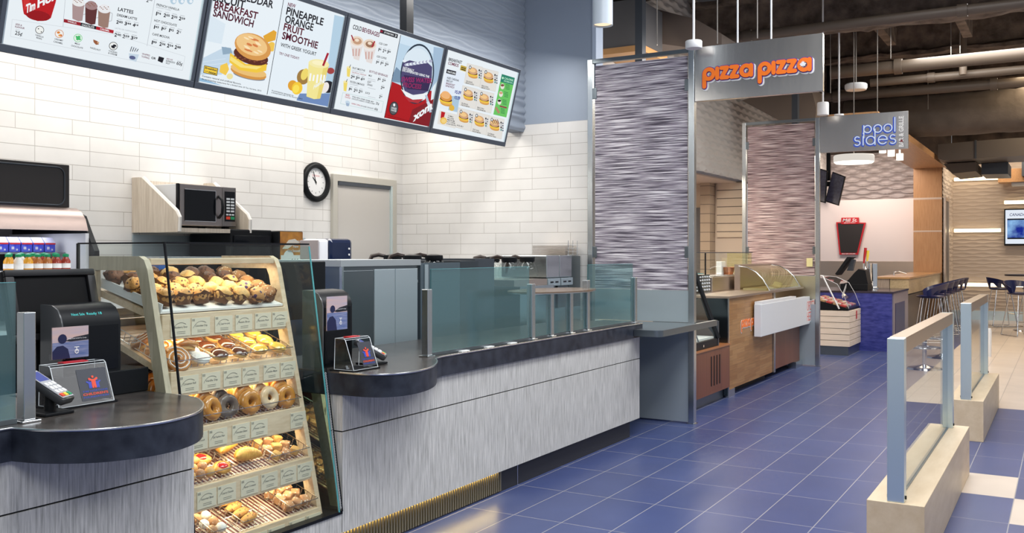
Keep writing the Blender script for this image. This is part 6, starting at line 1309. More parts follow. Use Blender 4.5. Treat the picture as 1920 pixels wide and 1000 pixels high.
MB().box(-3.385, -3.23, 2.10, at(279, 700, x=-3.23).y, 0.9075, 1.004, 0.004).build('cash_drawer', BLACK, None); tag(bpy.data.objects['cash_drawer'], 'flat black cash drawer on the left counter under the till display', 'cash drawer')
display_tower(-3.235, at(118, 600, x=-3.235).y, at(226, 600, x=-3.235).y, 1.0045, at(170, 570, x=-3.235).z, 'black till printer with cyan display letters on the cash drawer', [('Next Sale', 0.18, 0.22), ('Ready 18', 0.44, 0.26)])
donation_box(-3.09, 2.075, 2.30, 'clear donation box with a red and blue figure emblem on the left counter')
poster(-3.212, at(98, 640, x=-3.212).y, at(166, 640, x=-3.212).y, at(130, 672, x=-3.212).z, at(130, 613, x=-3.212).z, 'small dusk lake poster standing behind the left donation box')
p = at(93, 722, x=-3.06); pinpad((p.x, p.y, p.z), 0.45, 0.55, 'card reader on a stand beside the left donation box')
# --- right till
display_tower(-3.11, at(606, 560, x=-3.11).y, at(660, 560, x=-3.11).y, 0.9075, at(630, 544, x=-3.11).z, 'black till printer with a cyan display on the right counter', [('TOTAL', 0.32, 0.26), ('0.00', 0.68, 0.16)])
poster(-2.975, at(613, 590, x=-2.975).y, at(651, 590, x=-2.975).y, at(630, 619, x=-2.975).z, at(630, 556, x=-2.975).z, 'small dusk lake poster standing behind the right donation box')
donation_box(-2.885, 3.44, 3.62, 'clear donation box with a red and blue figure emblem on the right counter')
p = at(697, 652, x=-3.02); pinpad((p.x, p.y, p.z), 0.55, 0.5, 'card reader on a stand beside the right donation box')
t = thing('touch_monitor', 'slim black till monitor behind the glass of the right till', 'monitor', (-3.45, 3.56, 0.907))
p0 = at(572, 490, x=-3.45); p1 = at(612, 500, x=-3.45)
MB().box(-3.48, -3.455, 3.46, p1.y, 1.12, at(600, 490, x=-3.45).z, 0.005).build('casing', BLACK, t); MB().box(-3.50, -3.46, 3.50, 3.58, 0.9085, 1.119).build('stand', BLACK, t)

# ================================================================ RIPPLED SCREENS AND HANGING SIGNS
RIP1 = wavy('violet_ripple', (0.070, 0.058, 0.085), (0.34, 0.30, 0.36), (0.80, 0.76, 0.80), vert=120, horiz=3.0, bump=0.9)
RIP2 = wavy('rose_ripple', (0.085, 0.050, 0.055), (0.38, 0.25, 0.25), (0.80, 0.66, 0.64), vert=150, horiz=3.0, bump=0.9)
def partition(y, x0, x1, z1, rm, zb, lab, low=0.0):
    t = thing('partition_screen', lab, 'partition', ((x0 + x1) / 2, y, 0), 'rippled partition screens')
    for x, w in ((x0, 0.05), (x1, 0.052)): MB().box(x - w / 2, x + w / 2, y - 0.03, y + 0.03, 0.0, z1, 0.003).build('post', STEEL, t)
    MB().box(x0 + 0.027, x1 - 0.027, y - 0.022, y + 0.022, z1 - 0.035, z1).build('top_rail', STEELD, t)
    MB().box(x0 + 0.045, x1 - 0.04, y - 0.012, y + 0.006, zb, z1 - 0.06).build('ripple_panel', rm, t)
    for x in (x0 + 0.04, x1 - 0.042):
        for z in (z1 - 0.36, zb + 0.28): MB().box(x - 0.022, x + 0.022, y - 0.018, y - 0.0125, z, z + 0.10, 0.002).build('clip', STEELD, t)
    MB().box(x0 + 0.045, x1 - 0.03, y - 0.016, y + 0.006, 0.868, zb - 0.002).build('steel_panel', STB, t)
    MB().box(x0 + 0.045, x1 - 0.03, y - 0.016, y + 0.006, 0.012, 0.80).build('lower_panel', mat('slate_panel', (0.42, 0.48, 0.52), 0.4, 0.4), t)
    MB().box(x1 - 0.04, x1 + 0.04, y - 0.04, y + 0.04, 0.0005, 0.004).build('floor_plate', STEEL, t)
    return t
partition(7.775, -3.735, -2.775, 3.225, RIP1, 1.145, 'tall violet rippled partition screen in a steel frame at the end of the coffee counter')
partition(12.52, -3.735, -2.775, 3.215, RIP2, 1.17, 'tall rose rippled partition screen in a steel frame between pizza counter and bar')
SIGNM = mat('sign_steel', (0.66, 0.64, 0.61), 0.22, 0.95, bump=0.12, bscale=2.5, stretch=(3, 1, 0.6))
def plogo(mb, M, u, layers):
    """lower-case rounded letters p i z z a; u is the x-height"""
    def word(x):
        L = [[(x, -0.42), (x, 0.50)], arc(x + 0.36, 0.50, 0.36, 180, -175, 18)]; x += 1.0
        L.append([(x, 0.14), (x, 0.86)]); x += 0.32
        for _ in range(2): L.append([(x, 0.86), (x + 0.44, 0.86), (x, 0.14), (x + 0.46, 0.14)]); x += 0.75
        L.append(arc(x + 0.36, 0.50, 0.36, 10, 370, 18)); L.append([(x + 0.72, 0.86), (x + 0.72, 0.14)]); return L, x + 1.14
    l1, x = word(0); l2, x2 = word(x + 0.22)
    lines = [[(p[0] * u, p[1] * u) for p in ln] for ln in l1 + l2]
    for m, wd, dx, dy, w0, w1 in layers: stroke_mb(mb.use(m), [[(a + dx * u, c + dy * u) for a, c in ln] for ln in lines], wd * u, M, w0, w1, 10)
    return (x2 - 0.42) * u, (x2 - 1.14 + 0.36) * u
t = thing('hanging_sign', 'brushed steel hanging sign with orange pizza lettering', 'sign', (-2.22, 7.77, 2.75))
MB().box(-2.745, -1.68, 7.755, 7.805, 2.765, 3.228, 0.002).build('sign_box', SIGNM, t)
for px in (1383, 1446): q = at(px, 70, y=7.78); MB().tube([(q.x, 7.78, 3.2285), (q.x, 7.78, 5.2)], 0.008, 8).build('hanging_rod', PALE, t)
MB().box(-2.745, -2.735, 7.80, 7.83, 2.80, 3.2).build('post_bracket', STEEL, t)
mb = MB(); u = 0.10; a0 = at(1317, 150, y=7.75); M = FYm(a0.x + 0.02, 7.754, at(1330, 148, y=7.75).z - 0.018)
wd, lx = plogo(mb, M, u, ())
u = u * (at(1522, 120, y=7.75).x - a0.x - 0.035) / wd
mb = MB(); wd, lx = plogo(mb, M, u, ((WHITE, 0.46, 0.07, -0.08, 0.001, 0.006), (mat('purple_outline', (0.10, 0.02, 0.25), 0.4), 0.42, 0, 0, 0.006, 0.010), (ORANGE, 0.30, 0, 0, 0.010, 0.018)))
leaf = [(0, -.30), (.04, -.12), (.26, -.16), (.20, -.06), (.36, .08), (.26, .10), (.28, .20), (.14, .15), (.16, .34), (.06, .26), (0, .42), (-.06, .26), (-.16, .34), (-.14, .15), (-.28, .20), (-.26, .10), (-.36, .08), (-.20, -.06), (-.26, -.16), (-.04, -.12)]
mb.use(WHITE).prism([(lx + p[0] * u * .7 - 0.01, 0.50 * u + p[1] * u * .7) for p in leaf], 'z', 0.0181, 0.020, M)
mb.build('logo_lettering', ORANGE, t)
t = thing('hanging_sign', 'smaller steel hanging sign reading pool sides bar and grille', 'sign', (-2.22, 12.52, 2.75))
MB().box(-2.745, -1.685, 12.50, 12.55, 2.757, 3.222, 0.002).build('sign_box', SIGNM, t)
q = at(1573, 215, y=12.52); MB().tube([(q.x, 12.525, 3.245), (q.x, 12.525, 5.2)], 0.011, 8).build('hanging_rod', PALE, t)
MB().lathe([(0, 0), (0.06, 0), (0.06, 0.02), (0, 0.022)], (q.x, 12.525, 3.2225), 18).build('rod_cap', WHITE, t, smooth=40)
BLED = emis('blue_letter_edge', (0.05, 0.10, 0.50), 0.9); WLED = emis('white_letter_face', (0.75, 0.84, 0.95), 0.8)
def thin_word(w, u):
    L = []; x = 0
    for ch in w:
        if ch == 'p': L += [[(x, -0.62), (x, 0.95)], arc(x + .46, .48, .46, 180, -180, 18)]; x += 1.22
        elif ch == 'o': L += [arc(x + .48, .48, .48, 0, 360, 20)]; x += 1.22
        elif ch == 'l': L += [[(x + .08, 0), (x + .08, 1.75)]]; x += 0.4
        elif ch == 's': L += [arc(x + .33, .72, .26, 40, 240, 9, .24) + arc(x + .33, .25, .29, 80, -140, 10, .25)]; x += 0.90
        elif ch == 'i': L += [[(x + .05, 0), (x + .05, .95)], [(x + .05, 1.30), (x + .06, 1.32)]]; x += 0.38
        elif ch == 'd': L += [arc(x + .46, .48, .46, 0, 360, 18), [(x + .92, 0), (x + .92, 1.7)]]; x += 1.26
        elif ch == 'e': L += [[(x + .02, .50), (x + .92, .50)] + arc(x + .47, .48, .46, 0, 320, 16)]; x += 1.18
    return [[(a * u, b * u) for a, b in ln] for ln in L], x * u
mb = MB()
for w_, px0, px1, py in (('pool', 1619, 1679, 249), ('sides', 1601, 1680, 272)):
    A = at(px0, py, y=12.5); Bx = at(px1, py, y=12.5).x; _, W1 = thin_word(w_, 1.0); u = (Bx - A.x) / (W1 - 0.2)
    ln, _ = thin_word(w_, u); M = FYm(A.x, 12.499, at((px0 + px1) / 2, py, y=12.5).z)
    stroke_mb(mb.use(BLED), ln, 0.034, M, 0.001, 0.008, 8); stroke_mb(mb.use(WLED), [[(a + 0.006, c + 0.006) for a, c in l] for l in ln], 0.013, M, 0.008, 0.011, 8)
A = at(1693, 277, y=12.5); M = FYm(A.x + 0.005, 12.498, A.z + 0.01) @ R(0, 0, PI / 2)
text_mb(mb, 'BAR & GRILLE', M @ TR(0, 0, 0.001), 0.052, width=at(1693, 216, y=12.5).z - A.z - 0.02, bold=0.03, col=WHITE)
mb.use(mat('dark_red', (0.18, 0.01, 0.02), 0.4)).prism([(0.062, 0.0), (0.10, 0.02), (0.062, 0.042)], 'z', 0.0015, 0.003, M)
mb.build('lettering', WHITE, t)
# ================================================================ PIZZA COUNTER
REDW = planks('red_brown_boards', (0.24, 0.075, 0.030), (0.30, 0.10, 0.042), 'ZY', 3.0, 0.235, 0.35, gap=(0.03, 0.01, 0.005), fine=(1.2, 60))
HONEYW = planks('honey_strip_wood', (0.44, 0.20, 0.06), (0.60, 0.32, 0.12), 'YZ', 0.42, 0.052, 0.4, gap=(0.25, 0.12, 0.04), ms=0.0008, fine=(3, 60))
t = thing('wood_cabinet', 'low red brown wood cabinet with vent slots behind the first steel post', 'cabinet', (-3.3, 8.6, 0))
MB().box(-3.7, -2.93, 7.86, 9.31, 0.115, 0.54).build('cabinet_body', REDW, t)
mb = MB()
for i in range(4): y = at(1333 + 5.2 * i, 700, x=-2.93).y; mb.box(-2.9295, -2.927, y, y + 0.025, 0.19, 0.475)
mb.build('vent_slots', BLACK, t); MB().box(-3.7, -3.0, 7.86, 9.31, 0.0, 0.114).build('plinth', STEELD, t)
MB().box(-3.70, -2.92, 7.85, 9.315, 0.5405, 0.556).build('cabinet_top', mat('orange_brown_top', (0.40, 0.15, 0.05), 0.35), t)
t = thing('slice_warmer', 'black pizza slice warmer with a slanted glass front on the red brown cabinet', 'food warmer', (-3.3, 8.4, 0.557))
MB().box(-3.6, -2.95, 7.90, 9.0, 0.557, 0.63).build('warmer_base', BLACK, t)
MB().box(-3.6, -2.945, 8.99, 9.02, 0.557, 0.80).build('end_block', DGREY, t)
MB().prism([(-2.952, 0.6305), (-3.20, 1.30), (-3.208, 1.30), (-2.962, 0.6305)], 'y', 7.90, 8.985).build('slanted_glass', CLEAR, t)
MB().tube([(-2.945, 8.995, 0.63), (-3.20, 8.995, 1.31)], 0.024, 8).build('slanted_bar', BLACK, t, smooth=60)
MB().tube([(-2.955, 8.45, 0.632), (-3.20, 8.45, 1.30)], 0.007, 8).build('middle_bar', STEELD, t)
MB().box(-3.6, -2.985, 7.90, 8.98, 0.6305, 0.65).build('paper_lining', PAPER, t)
MB().box(-2.949, -2.942, 8.55, 8.57, 0.58, 0.60).build('knob', CHROME, t)
t = thing('pizza_counter', 'honey strip wood pizza counter with a small orange logo', 'counter', (-3.3, 10.5, 0))
MB().box(-3.75, -2.96, 9.33, 11.02, 0.076, 1.005).build('wood_front', HONEYW, t)
MB().box(-3.76, -2.955, 9.322, 9.3295, 0.02, 1.02).build('steel_end', mat('dark_mirror_steel', (0.10, 0.13, 0.15), 0.18, 0.95), t)
MB().box(-2.965, -2.945, 9.325, 9.345, 0.0, 1.02).build('edge_post', STEEL, t)
MB().box(-2.962, -2.94, 11.03, 11.085, 0.07, 1.0).build('edge_post', STEEL, t)
MB().box(-3.8, -2.935, 9.31, 12.44, 1.006, 1.028).build('steel_top', STEELW, t)
MB().box(-3.75, -2.985, 11.10, 12.42, 0.085, 0.70).build('brown_boards', REDW, t)
MB().box(-3.75, -3.05, 9.345, 11.02, 0, 0.0755).build('dark_plinth', BLACK, t)
MB().box(-3.05, -2.95, 9.36, 9.55, 0.0, 0.0755).build('steel_leg', STEEL, t); MB().box(-3.05, -2.95, 12.1, 12.44, 0, 0.084).build('steel_leg', STEEL, t)
mb = MB(); A = at(1387, 616, x=-2.959); u = 0.085; M = FX(-2.959, A.y + 0.05, A.z)
plogo(mb, M, u, ((WHITE, 0.40, 0.05, -0.07, 0.0, 0.003), (ORANGE, 0.28, 0, 0, 0.0045, 0.0075))); mb.build('small_logo', ORANGE, t)
t = thing('order_box', 'white order here box projecting from the pizza counter', 'sign', (-2.9, 11.3, 0.55))
MB().box(-2.938, -2.86, 10.20, 12.46, 0.553, 0.905, 0.004).build('white_box', mat('satin_white', (0.74, 0.77, 0.80), 0.35), t)
MB().box(-2.938, -2.865, 10.22, 11.75, 0.9055, 0.935).build('top_ledge', WHITE, t)
DOT = {'O': '01110 10001 10001 10001 10001 10001 01110', 'R': '11110 10001 10001 11110 10100 10010 10001', 'D': '11110 10001 10001 10001 10001 10001 11110', 'E': '11111 10000 10000 11110 10000 10000 11111', 'H': '10001 10001 10001 11111 10001 10001 10001'}
mb = MB(); y0 = at(1513, 590, x=-2.86).y
mb.use(WHITE).box(-2.8598, -2.8592, y0 - 0.02, y0 + 0.42, 0.575, 0.86)
mb.use(REDI)
for r, wline in enumerate(('ORDER', 'HERE')):
    for c, ch in enumerate(wline):
        for j, row in enumerate(DOT[ch].split()):
            for i, v in enumerate(row):
                if v == '1': mb.lathe([(0, 0.001), (0.0075, 0.001), (0.0075, 0)], (0, 0, 0), 6, FX(-2.8591, y0 + 0.01 + c * 0.084 + i * 0.0145, 0.835 - r * 0.135 - j * 0.0165), cap=False)
mb.build('order_here_dots', REDI, t)
# things on the pizza counter
t = thing('pan_rack', 'dark rack of pizza pans with rows of pale knobs behind the first steel post', 'rack', (-3.5, 9.8, 1.028))
MB().box(-3.79, -3.47, 9.36, 10.02, 1.029, 1.225).build('rack_body', BLACK, t); MB().box(-3.79, -3.48, 10.025, 10.33, 1.029, 1.225).build('grey_side', STEELD, t)
mb = MB()
for i in range(6):
    for j in range(5): mb.ball((-3.462, 9.43 + i * 0.105, 1.055 + j * 0.036), 0.012, 8, 5)
    for j in range(5):
        if i < 4: mb.ball((-3.472, 10.06 + i * 0.075, 1.055 + j * 0.036), 0.012, 8, 5)
mb.build('knobs', PALE, t)
t = thing('prep_rail', 'brushed steel prep rail on the pizza counter beside the pan rack', 'prep unit', (-3.4, 11.2, 1.028))
MB().box(-3.79, -3.455, 10.34, 12.0, 1.029, 1.19, 0.004).build('rail_body', STEELW, t)
mb = MB()
for i in range(4): mb.box(-3.76, -3.48, 10.42 + i * 0.38, 10.72 + i * 0.38, 1.1905, 1.20)
mb.build('pan_lid', STEEL, t)
t = thing('dispenser', 'small white soap dispenser above the prep rail', 'dispenser', (-3.72, 10.7, 1.2)); q = at(1351, 505, x=-3.7)
MB().box(-3.73, -3.66, q.y - 0.08, q.y + 0.08, 1.2005, 1.36, 0.006).build('dispenser_body', WHITE, t)
q = at(1365, 520, x=-3.62); o = MB().lathe([(0, 0), (0.06, 0), (0.085, 0.09), (0.08, 0.09), (0, 0.02)], (q.x, q.y, 1.2005), 16).build('copper_bowl', mat('copper', (0.45, 0.16, 0.07), 0.3, 0.8), smooth=40); tag(o, 'small copper coloured bowl on the prep rail', 'bowl')
GUARD = glass('amber_guard_glass', (0.95, 0.93, 0.74), ior=1.5, body=0.10, bodyc=(0.7, 0.66, 0.36))
t = thing('sneeze_guard', 'square glass guard over the pan rack and prep rail', 'glass guard', (-3.3, 10.5, 1.2))
MB().box(-3.445, -3.437, 9.34, 11.85, 1.24, 1.465).build('glass_pane', CLEAR, t); MB().box(-3.76, -3.446, 11.842, 11.85, 1.21, 1.465).build('glass_end', GUARD, t)
MB().box(-3.45, -3.432, 9.34, 11.85, 1.4655, 1.475).build('top_trim', DGREY, t); MB().box(-3.446, -3.434, 10.05, 10.07, 1.226, 1.465).build('support', BLACK, t)
MB().box(-3.6, -3.45, 9.34, 10.03, 1.236, 1.243).build('glass_shelf', EDGEG, t)
for yy in (9.345, 11.83): MB().box(-3.45, -3.43, yy, yy + 0.012, 1.029, 1.239).build('support', STEEL, t)
t = thing('curved_guard', 'curved amber glass display guard behind the white order box', 'glass guard', (-3.2, 11.8, 1.028))
pr = [(-2.97, 1.03), (-3.05, 1.16), (-3.13, 1.24), (-3.23, 1.295), (-3.34, 1.31)]; inn = [(a - 0.006, b - 0.004) for a, b in pr]
MB().prism(pr + inn[::-1], 'y', 10.95, 12.40).build('curved_glass', GUARD, t, smooth=40)
mb = MB(); mb.tube([(a, 10.95, b) for a, b in pr], 0.008, 6); mb.tube([(a, 12.4, b) for a, b in pr], 0.008, 6); mb.tube([(-2.97, 10.95, 1.035), (-2.97, 12.4, 1.035)], 0.008, 6); mb.build('guard_rails', STEEL, t, smooth=60)
MB().box(-3.30, -3.02, 11.0, 12.35, 1.029, 1.05).build('display_deck', mat('brass_deck', (0.55, 0.50, 0.26), 0.3, 0.7), t)
MB().box(-3.42, -3.35, 11.05, 12.40, 1.029, 1.33).build('heat_lamp_box', STEELW, t)
MB().box(-3.70, -2.80, 12.488, 12.502, 0.87, 1.165).build('steel_splash_plate', mat('brushed_brass', (0.62, 0.58, 0.42), 0.3, 0.9)); tag(bpy.data.objects['steel_splash_plate'], 'brushed plate at the foot of the rose rippled screen', 'plate')
q = at(1519, 493, y=12.49); o = MB().box(q.x - 0.045, q.x + 0.03, 12.485, 12.503, q.z - 0.05, q.z + 0.06).build('yellow_notice', mat('yellow_paper', (0.80, 0.72, 0.35), 0.5)); tag(o, 'small yellow notice low on the rose rippled screen', 'notice')
# ================================================================ BAR
ASH = mat('pale_ash_boards', (0.72, 0.60, 0.48), 0.5, c2=(0.80, 0.69, 0.57), vscale=5, stretch=(1, 1, 10))
t = thing('plank_freezer', 'pale plank clad snack display with a glass top in front of the bar', 'display', (-3.0, 14.4, 0))
MB().box(-3.5, -2.68, 14.0, 14.82, 0.0, 0.128).build('plinth', STEELD, t)
MB().box(-3.49, -2.675, 14.0, 14.815, 0.1285, 0.63).build('inner_box', DGREY, t)
for i in range(6): z = 0.129 + i * 0.086; MB().box(-3.5, -2.66, 13.98, 14.83, z, z + 0.079, 0.002).build('board', ASH, t)
MB().prism([(-3.5, 0.646), (-2.68, 0.646), (-2.68, 0.67), (-3.2, 0.80), (-3.5, 0.80)], 'y', 13.99, 14.82).build('sloped_deck', BLACK, t)
gl = [(-2.67, 0.675), (-2.74, 0.86), (-2.83, 1.02), (-3.0, 1.10), (-3.30, 1.13)]; gi = [(a - 0.007, b - 0.005) for a, b in gl]
MB().prism(gl + gi[::-1], 'y', 13.99, 14.82).build('curved_glass', ACRYL, t, smooth=30)
MB().prism(gl + [(-3.30, 0.82), (-2.68, 0.672)], 'y', 13.985, 13.9895).build('end_glass', ACRYL, t)
mb = MB(); mb.tube([(-2.80, 13.98, 0.665), (-3.03, 13.98, 1.135), (-3.32, 13.98, 1.14)], 0.012, 6); mb.build('white_end_rail', WHITE, t, smooth=60)
mb = MB(); mb.tube([(a, 13.99, b) for a, b in gl], 0.0035, 6); mb.tube([(a, 14.82, b) for a, b in gl], 0.0035, 6); mb.build('glass_edges', PALE, t, smooth=60)
PK = [mat('wrapper_red', (0.62, 0.06, 0.05), 0.35), mat('wrapper_white', (0.85, 0.82, 0.78), 0.4), mat('wrapper_tan', (0.62, 0.38, 0.18), 0.4), mat('wrapper_pink', (0.75, 0.36, 0.32), 0.4)]
MS = TR(-2.70, 0, 0.676) @ R(0, math.radians(14), 0)
for r in range(5):
    for i in range(7):
        ob = MB().box(-0.040, 0.040, -0.042, 0.042, 0.0, 0.028, 0.006).build('snack_packet', PK[(i * 3 + r * 2) % 4]); M = MS @ TR(-0.065 - r * 0.098, 14.05 + i * 0.118, 0.001)
        loc, rot, sc = M.decompose(); ob.location = loc; ob.rotation_euler = rot.to_euler()
        tag(ob, '%s snack packet in the plank display, %s from the near end in the %s row' % (['red', 'white', 'tan', 'pink'][(i * 3 + r * 2) % 4], ORD[i], ['front', 'second', 'third', 'fourth', 'back'][r]), 'packet', 'snack packets in the plank display')
o = MB().box(-2.655, -2.650, 14.45, 14.50, 0.50, 0.62).build('red_tag', PK[0]); tag(o, 'small red tag hanging on the plank display', 'tag')
q = at(1597, 560, x=-2.74); o = MB().prism([(q.y - 0.16, 0.84), (q.y - 0.12, 0.80), (q.y + 0.12, 0.95), (q.y + 0.14, 1.0)], 'x', -2.85, -2.84).build('white_scoop', WHITE); tag(o, 'white card lying in the glass top of the plank display', 'card')
BLUEST = mat('blue_marble', (0.022, 0.030, 0.20), 0.3, c2=(0.07, 0.08, 0.34), vscale=9, stretch=(1, 1, 3))
GREYBR = grain('grey_brown_bar', (0.34, 0.26, 0.20), (0.48, 0.38, 0.30), (8, 8, 1), 6, 0.4)
t = thing('bar_counter', 'blue marbled bar counter with a grey end panel', 'counter', (-3.0, 15.5, 0))
MB().box(-4.3, -2.225, 14.85, 14.90, 0.0, 0.865).build('blue_front', BLUEST, t)
MB().box(-4.3, -2.21, 14.905, 16.39, 0.0, 0.865).build('grey_end', mat('taupe_panel', (0.26, 0.22, 0.25), 0.35), t)
MB().box(-2.209, -2.203, 15.06, 15.99, 0.255, 0.71).build('inset_panel', mat('dark_blue_inset', (0.010, 0.014, 0.10), 0.3), t)
MB().box(-4.3, -2.20, 14.84, 16.395, 0.866, 0.892).build('counter_slab', mat('dark_slab', (0.045, 0.035, 0.05), 0.2), t)
t = thing('high_bar', 'raised wood topped bar running back to the tan pillar', 'bar', (-2.5, 18.5, 0))
MB().box(-2.74, -2.50, 16.42, 20.98, 0.0, 1.04).build('bar_front', GREYBR, t)
MB().box(-2.49, -2.205, 16.42, 20.98, 0.80, 1.04).build('bar_side', grain('bronze_bar_side', (0.45, 0.33, 0.18), (0.62, 0.47, 0.28), (8, 1, 8), 5, 0.3), t)
MB().box(-2.75, -2.19, 16.40, 20.99, 1.041, 1.07).build('bar_top', mat('caramel_top', (0.50, 0.28, 0.12), 0.25), t)
MB().box(-2.49, -2.21, 16.425, 20.98, 0.78, 0.799).build('underside', BLACK, t)
t = thing('bar_till', 'black bar till with a tilted monitor on the blue bar counter', 'till', (-2.85, 15.2, 0.892))
MB().box(-3.0, -2.60, 15.05, 15.45, 0.893, 0.99, 0.01).build('drawer', BLACK, t)
MB().prism([(-2.95, 0.991), (-2.60, 0.991), (-2.64, 1.20), (-2.74, 1.22), (-2.80, 1.16), (-2.88, 1.06)], 'y', 15.08, 15.42).build('till_base', BLACK, t)
MB().prism([(-3.08, 1.14), (-3.05, 1.12), (-2.86, 1.38), (-2.83, 1.40), (-2.90, 1.405)], 'y', 15.06, 15.42).build('monitor', BLACK, t); MB().prism([(-2.93, 1.19), (-2.85, 1.19), (-2.81, 1.36), (-2.86, 1.37)], 'y', 15.18, 15.3).build('arm', DGREY, t)
t = thing('beer_tower', 'chrome beer tower with two tap handles', 'beer tap', (-2.74, 16.0, 0.892))
MB().lathe([(0.09, 0), (0.09, 0.02), (0.07, 0.03), (0.07, 0.40), (0.0, 0.41)], (-2.68, 16.0, 0.893), 20, cap=False).build('tower', CHROME, t, smooth=40)
MB().lathe([(0.05, 0), (0.05, 0.30), (0.06, 0.31), (0.0, 0.36)], (-2.80, 16.0, 0.893), 16, cap=False).build('tower', CHROME, t, smooth=40)
for px0, px1, py0, py1, m in ((1619.5, 1623, 494, 465, RED), (1626, 1627.5, 490, 470, mat('tap_yellow', (0.85, 0.66, 0.08), 0.4))):
    a = at(px0, py0, y=15.95); b2 = at(px1, py1, y=15.95); c = a.lerp(b2, 0.45)
    MB().tube([a, c, b2], [0.012, 0.020, 0.022], 8).build('tap_handle', m, t, smooth=50); MB().tube([a, a + Vector((0, 0, -0.12))], 0.012, 8).build('faucet', CHROME, t)
o = MB().ball((-2.70, 15.7, 0.96), 0.05, 12, 8, sc=(1.4, 1, 0.9)).build('white_cups', WHITE, smooth=60); tag(o, 'small white cup beside the chrome beer tower', 'cup')
o = MB().tube([(-2.60, 17.6, 1.071), (-2.60, 17.6, 1.13), (-2.52, 17.6, 1.14), (-2.40, 17.6, 1.10)], 0.012, 8).build('bar_faucet', CHROME, smooth=60); tag(o, 'thin chrome faucet on the raised wood bar', 'faucet')
# brewery board
t = thing('brewery_board', 'black chalkboard in a tapered red frame on the pale bar wall', 'sign', (-4.0, 21.18, 1.42))
pl = [(-4.30, 2.13), (-3.69, 2.11), (-3.85, 1.425), (-4.23, 1.425)]
MB().prism(pl, 'y', 21.14, 21.18).build('red_frame', RED, t); cx = -4.01
MB().prism([(cx + (a - cx) * 0.88, 1.78 + (z - 1.78) * 0.90 + 0.01) for a, z in pl], 'y', 21.132, 21.1395).build('chalk_face', mat('chalk_black', (0.02, 0.016, 0.016), 0.6), t)
MB().box(-4.19, -3.83, 21.12, 21.18, 2.08, 2.225, 0.01).build('name_plate', RED, t)
mb = MB(); text_mb(mb, 'Mill St.', FYm(cx, 21.118, 2.135), 0.07, width=0.30, bold=0.015, shear=0.25, centre=True, col=WHITE); text_mb(mb, 'BREWERY', FYm(cx, 21.118, 2.10), 0.022, width=0.24, centre=True, col=WHITE); text_mb(mb, 'GREAT BEER LIVES HERE', FYm(-4.04, 21.130, 1.435), 0.022, width=0.28, bold=0.02, centre=True, col=WHITE); mb.build('lettering', WHITE, t)
# ceiling mounted televisions
for k, (pts, lab, y) in enumerate((((1533, 315), (1551, 320), (1548, 381), (1530, 376), 'left of the two ceiling televisions beyond the rose rippled screen', 16.2) and (((1530, 314), (1551, 320), (1547, 381), (1528, 376)), 'left of the two ceiling televisions beyond the rose rippled screen', 16.2), (((1561, 322), (1585, 331), (1572, 386), (1547, 378)), 'right of the two ceiling televisions beyond the rose rippled screen', 16.5))):
    q = [at(a, c, y=y) for a, c in pts]; t = thing('ceiling_television', lab, 'television', q[3], 'ceiling televisions over the bar')
    MB().prism([(p.x, p.z) for p in q], 'y', y, y + 0.06).build('casing', BLACK, t); c = (q[0] + q[2]) / 2
    MB().prism([(c.x + (p.x - c.x) * 0.90, c.z + (p.z - c.z) * 0.93) for p in q], 'y', y - 0.006, y - 0.0005).build('screen', mat('dim_screen', (0.035, 0.035, 0.06), 0.2, c2=(0.06, 0.06, 0.10), vscale=20), t)
q = at(1551, 320, y=16.5); tb = thing('television_pole', 'black ceiling pole carrying the two televisions', 'pole', (q.x, 16.6, 2.85)); MB().box(q.x - 0.03, q.x + 0.03, 16.58, 16.64, 2.70, 5.2).build('pole', BLACK, tb); MB().box(q.x - 0.12, q.x + 0.10, 16.57, 16.579, 2.60, 2.68).build('bracket', BLACK, tb)
# wall television in the seating area
t = thing('wall_television', 'wall television with a white banner and a blue picture between the light strips', 'television', (-0.85, 22.95, 1.63))
MB().box(-1.16, -0.10, 22.86, 22.93, 1.62, 2.41, 0.006).build('casing', BLACK, t); MB().box(-1.135, -0.12, 22.853, 22.859, 1.66, 2.385).build('screen', emis('tv_white', (0.80, 0.86, 0.95), 0.95), t)
mb = MB().use(emis('tv_black', (0.004, 0.004, 0.008), 1)).box(-1.10, -0.15, 22.851, 22.8525, 1.76, 2.20)
m = emis('tv_blue', (0.02, 0.10, 0.75), 0.9); nt = m.node_tree; n = nt.nodes.new('ShaderNodeTexNoise'); n.inputs['Scale'].default_value = 4; n.inputs['Detail'].default_value = 5; r = nt.nodes.new('ShaderNodeValToRGB'); r.color_ramp.elements[0].color = (0.004, 0.02, 0.30, 1); r.color_ramp.elements[1].color = (0.35, 0.65, 1, 1); r.color_ramp.elements[0].position = 0.35; r.color_ramp.elements[1].position = 0.7
tc = nt.nodes.new('ShaderNodeTexCoord'); nt.links.new(tc.outputs['Object'], n.inputs['Vector']); nt.links.new(n.outputs[0], r.inputs[0]); nt.links.new(r.outputs[0], nt.nodes['Principled BSDF'].inputs['Emission Color'])
mb.use(m).box(-1.10, -0.15, 22.849, 22.8508, 1.79, 2.17); text_mb(mb, 'CANADA', FYm(-1.06, 22.850, 2.255), 0.06, width=0.30, shear=0.2, bold=0.01, col=emis('tv_ink', (0.02, 0.03, 0.12), 1)); mb.build('picture', m, t)

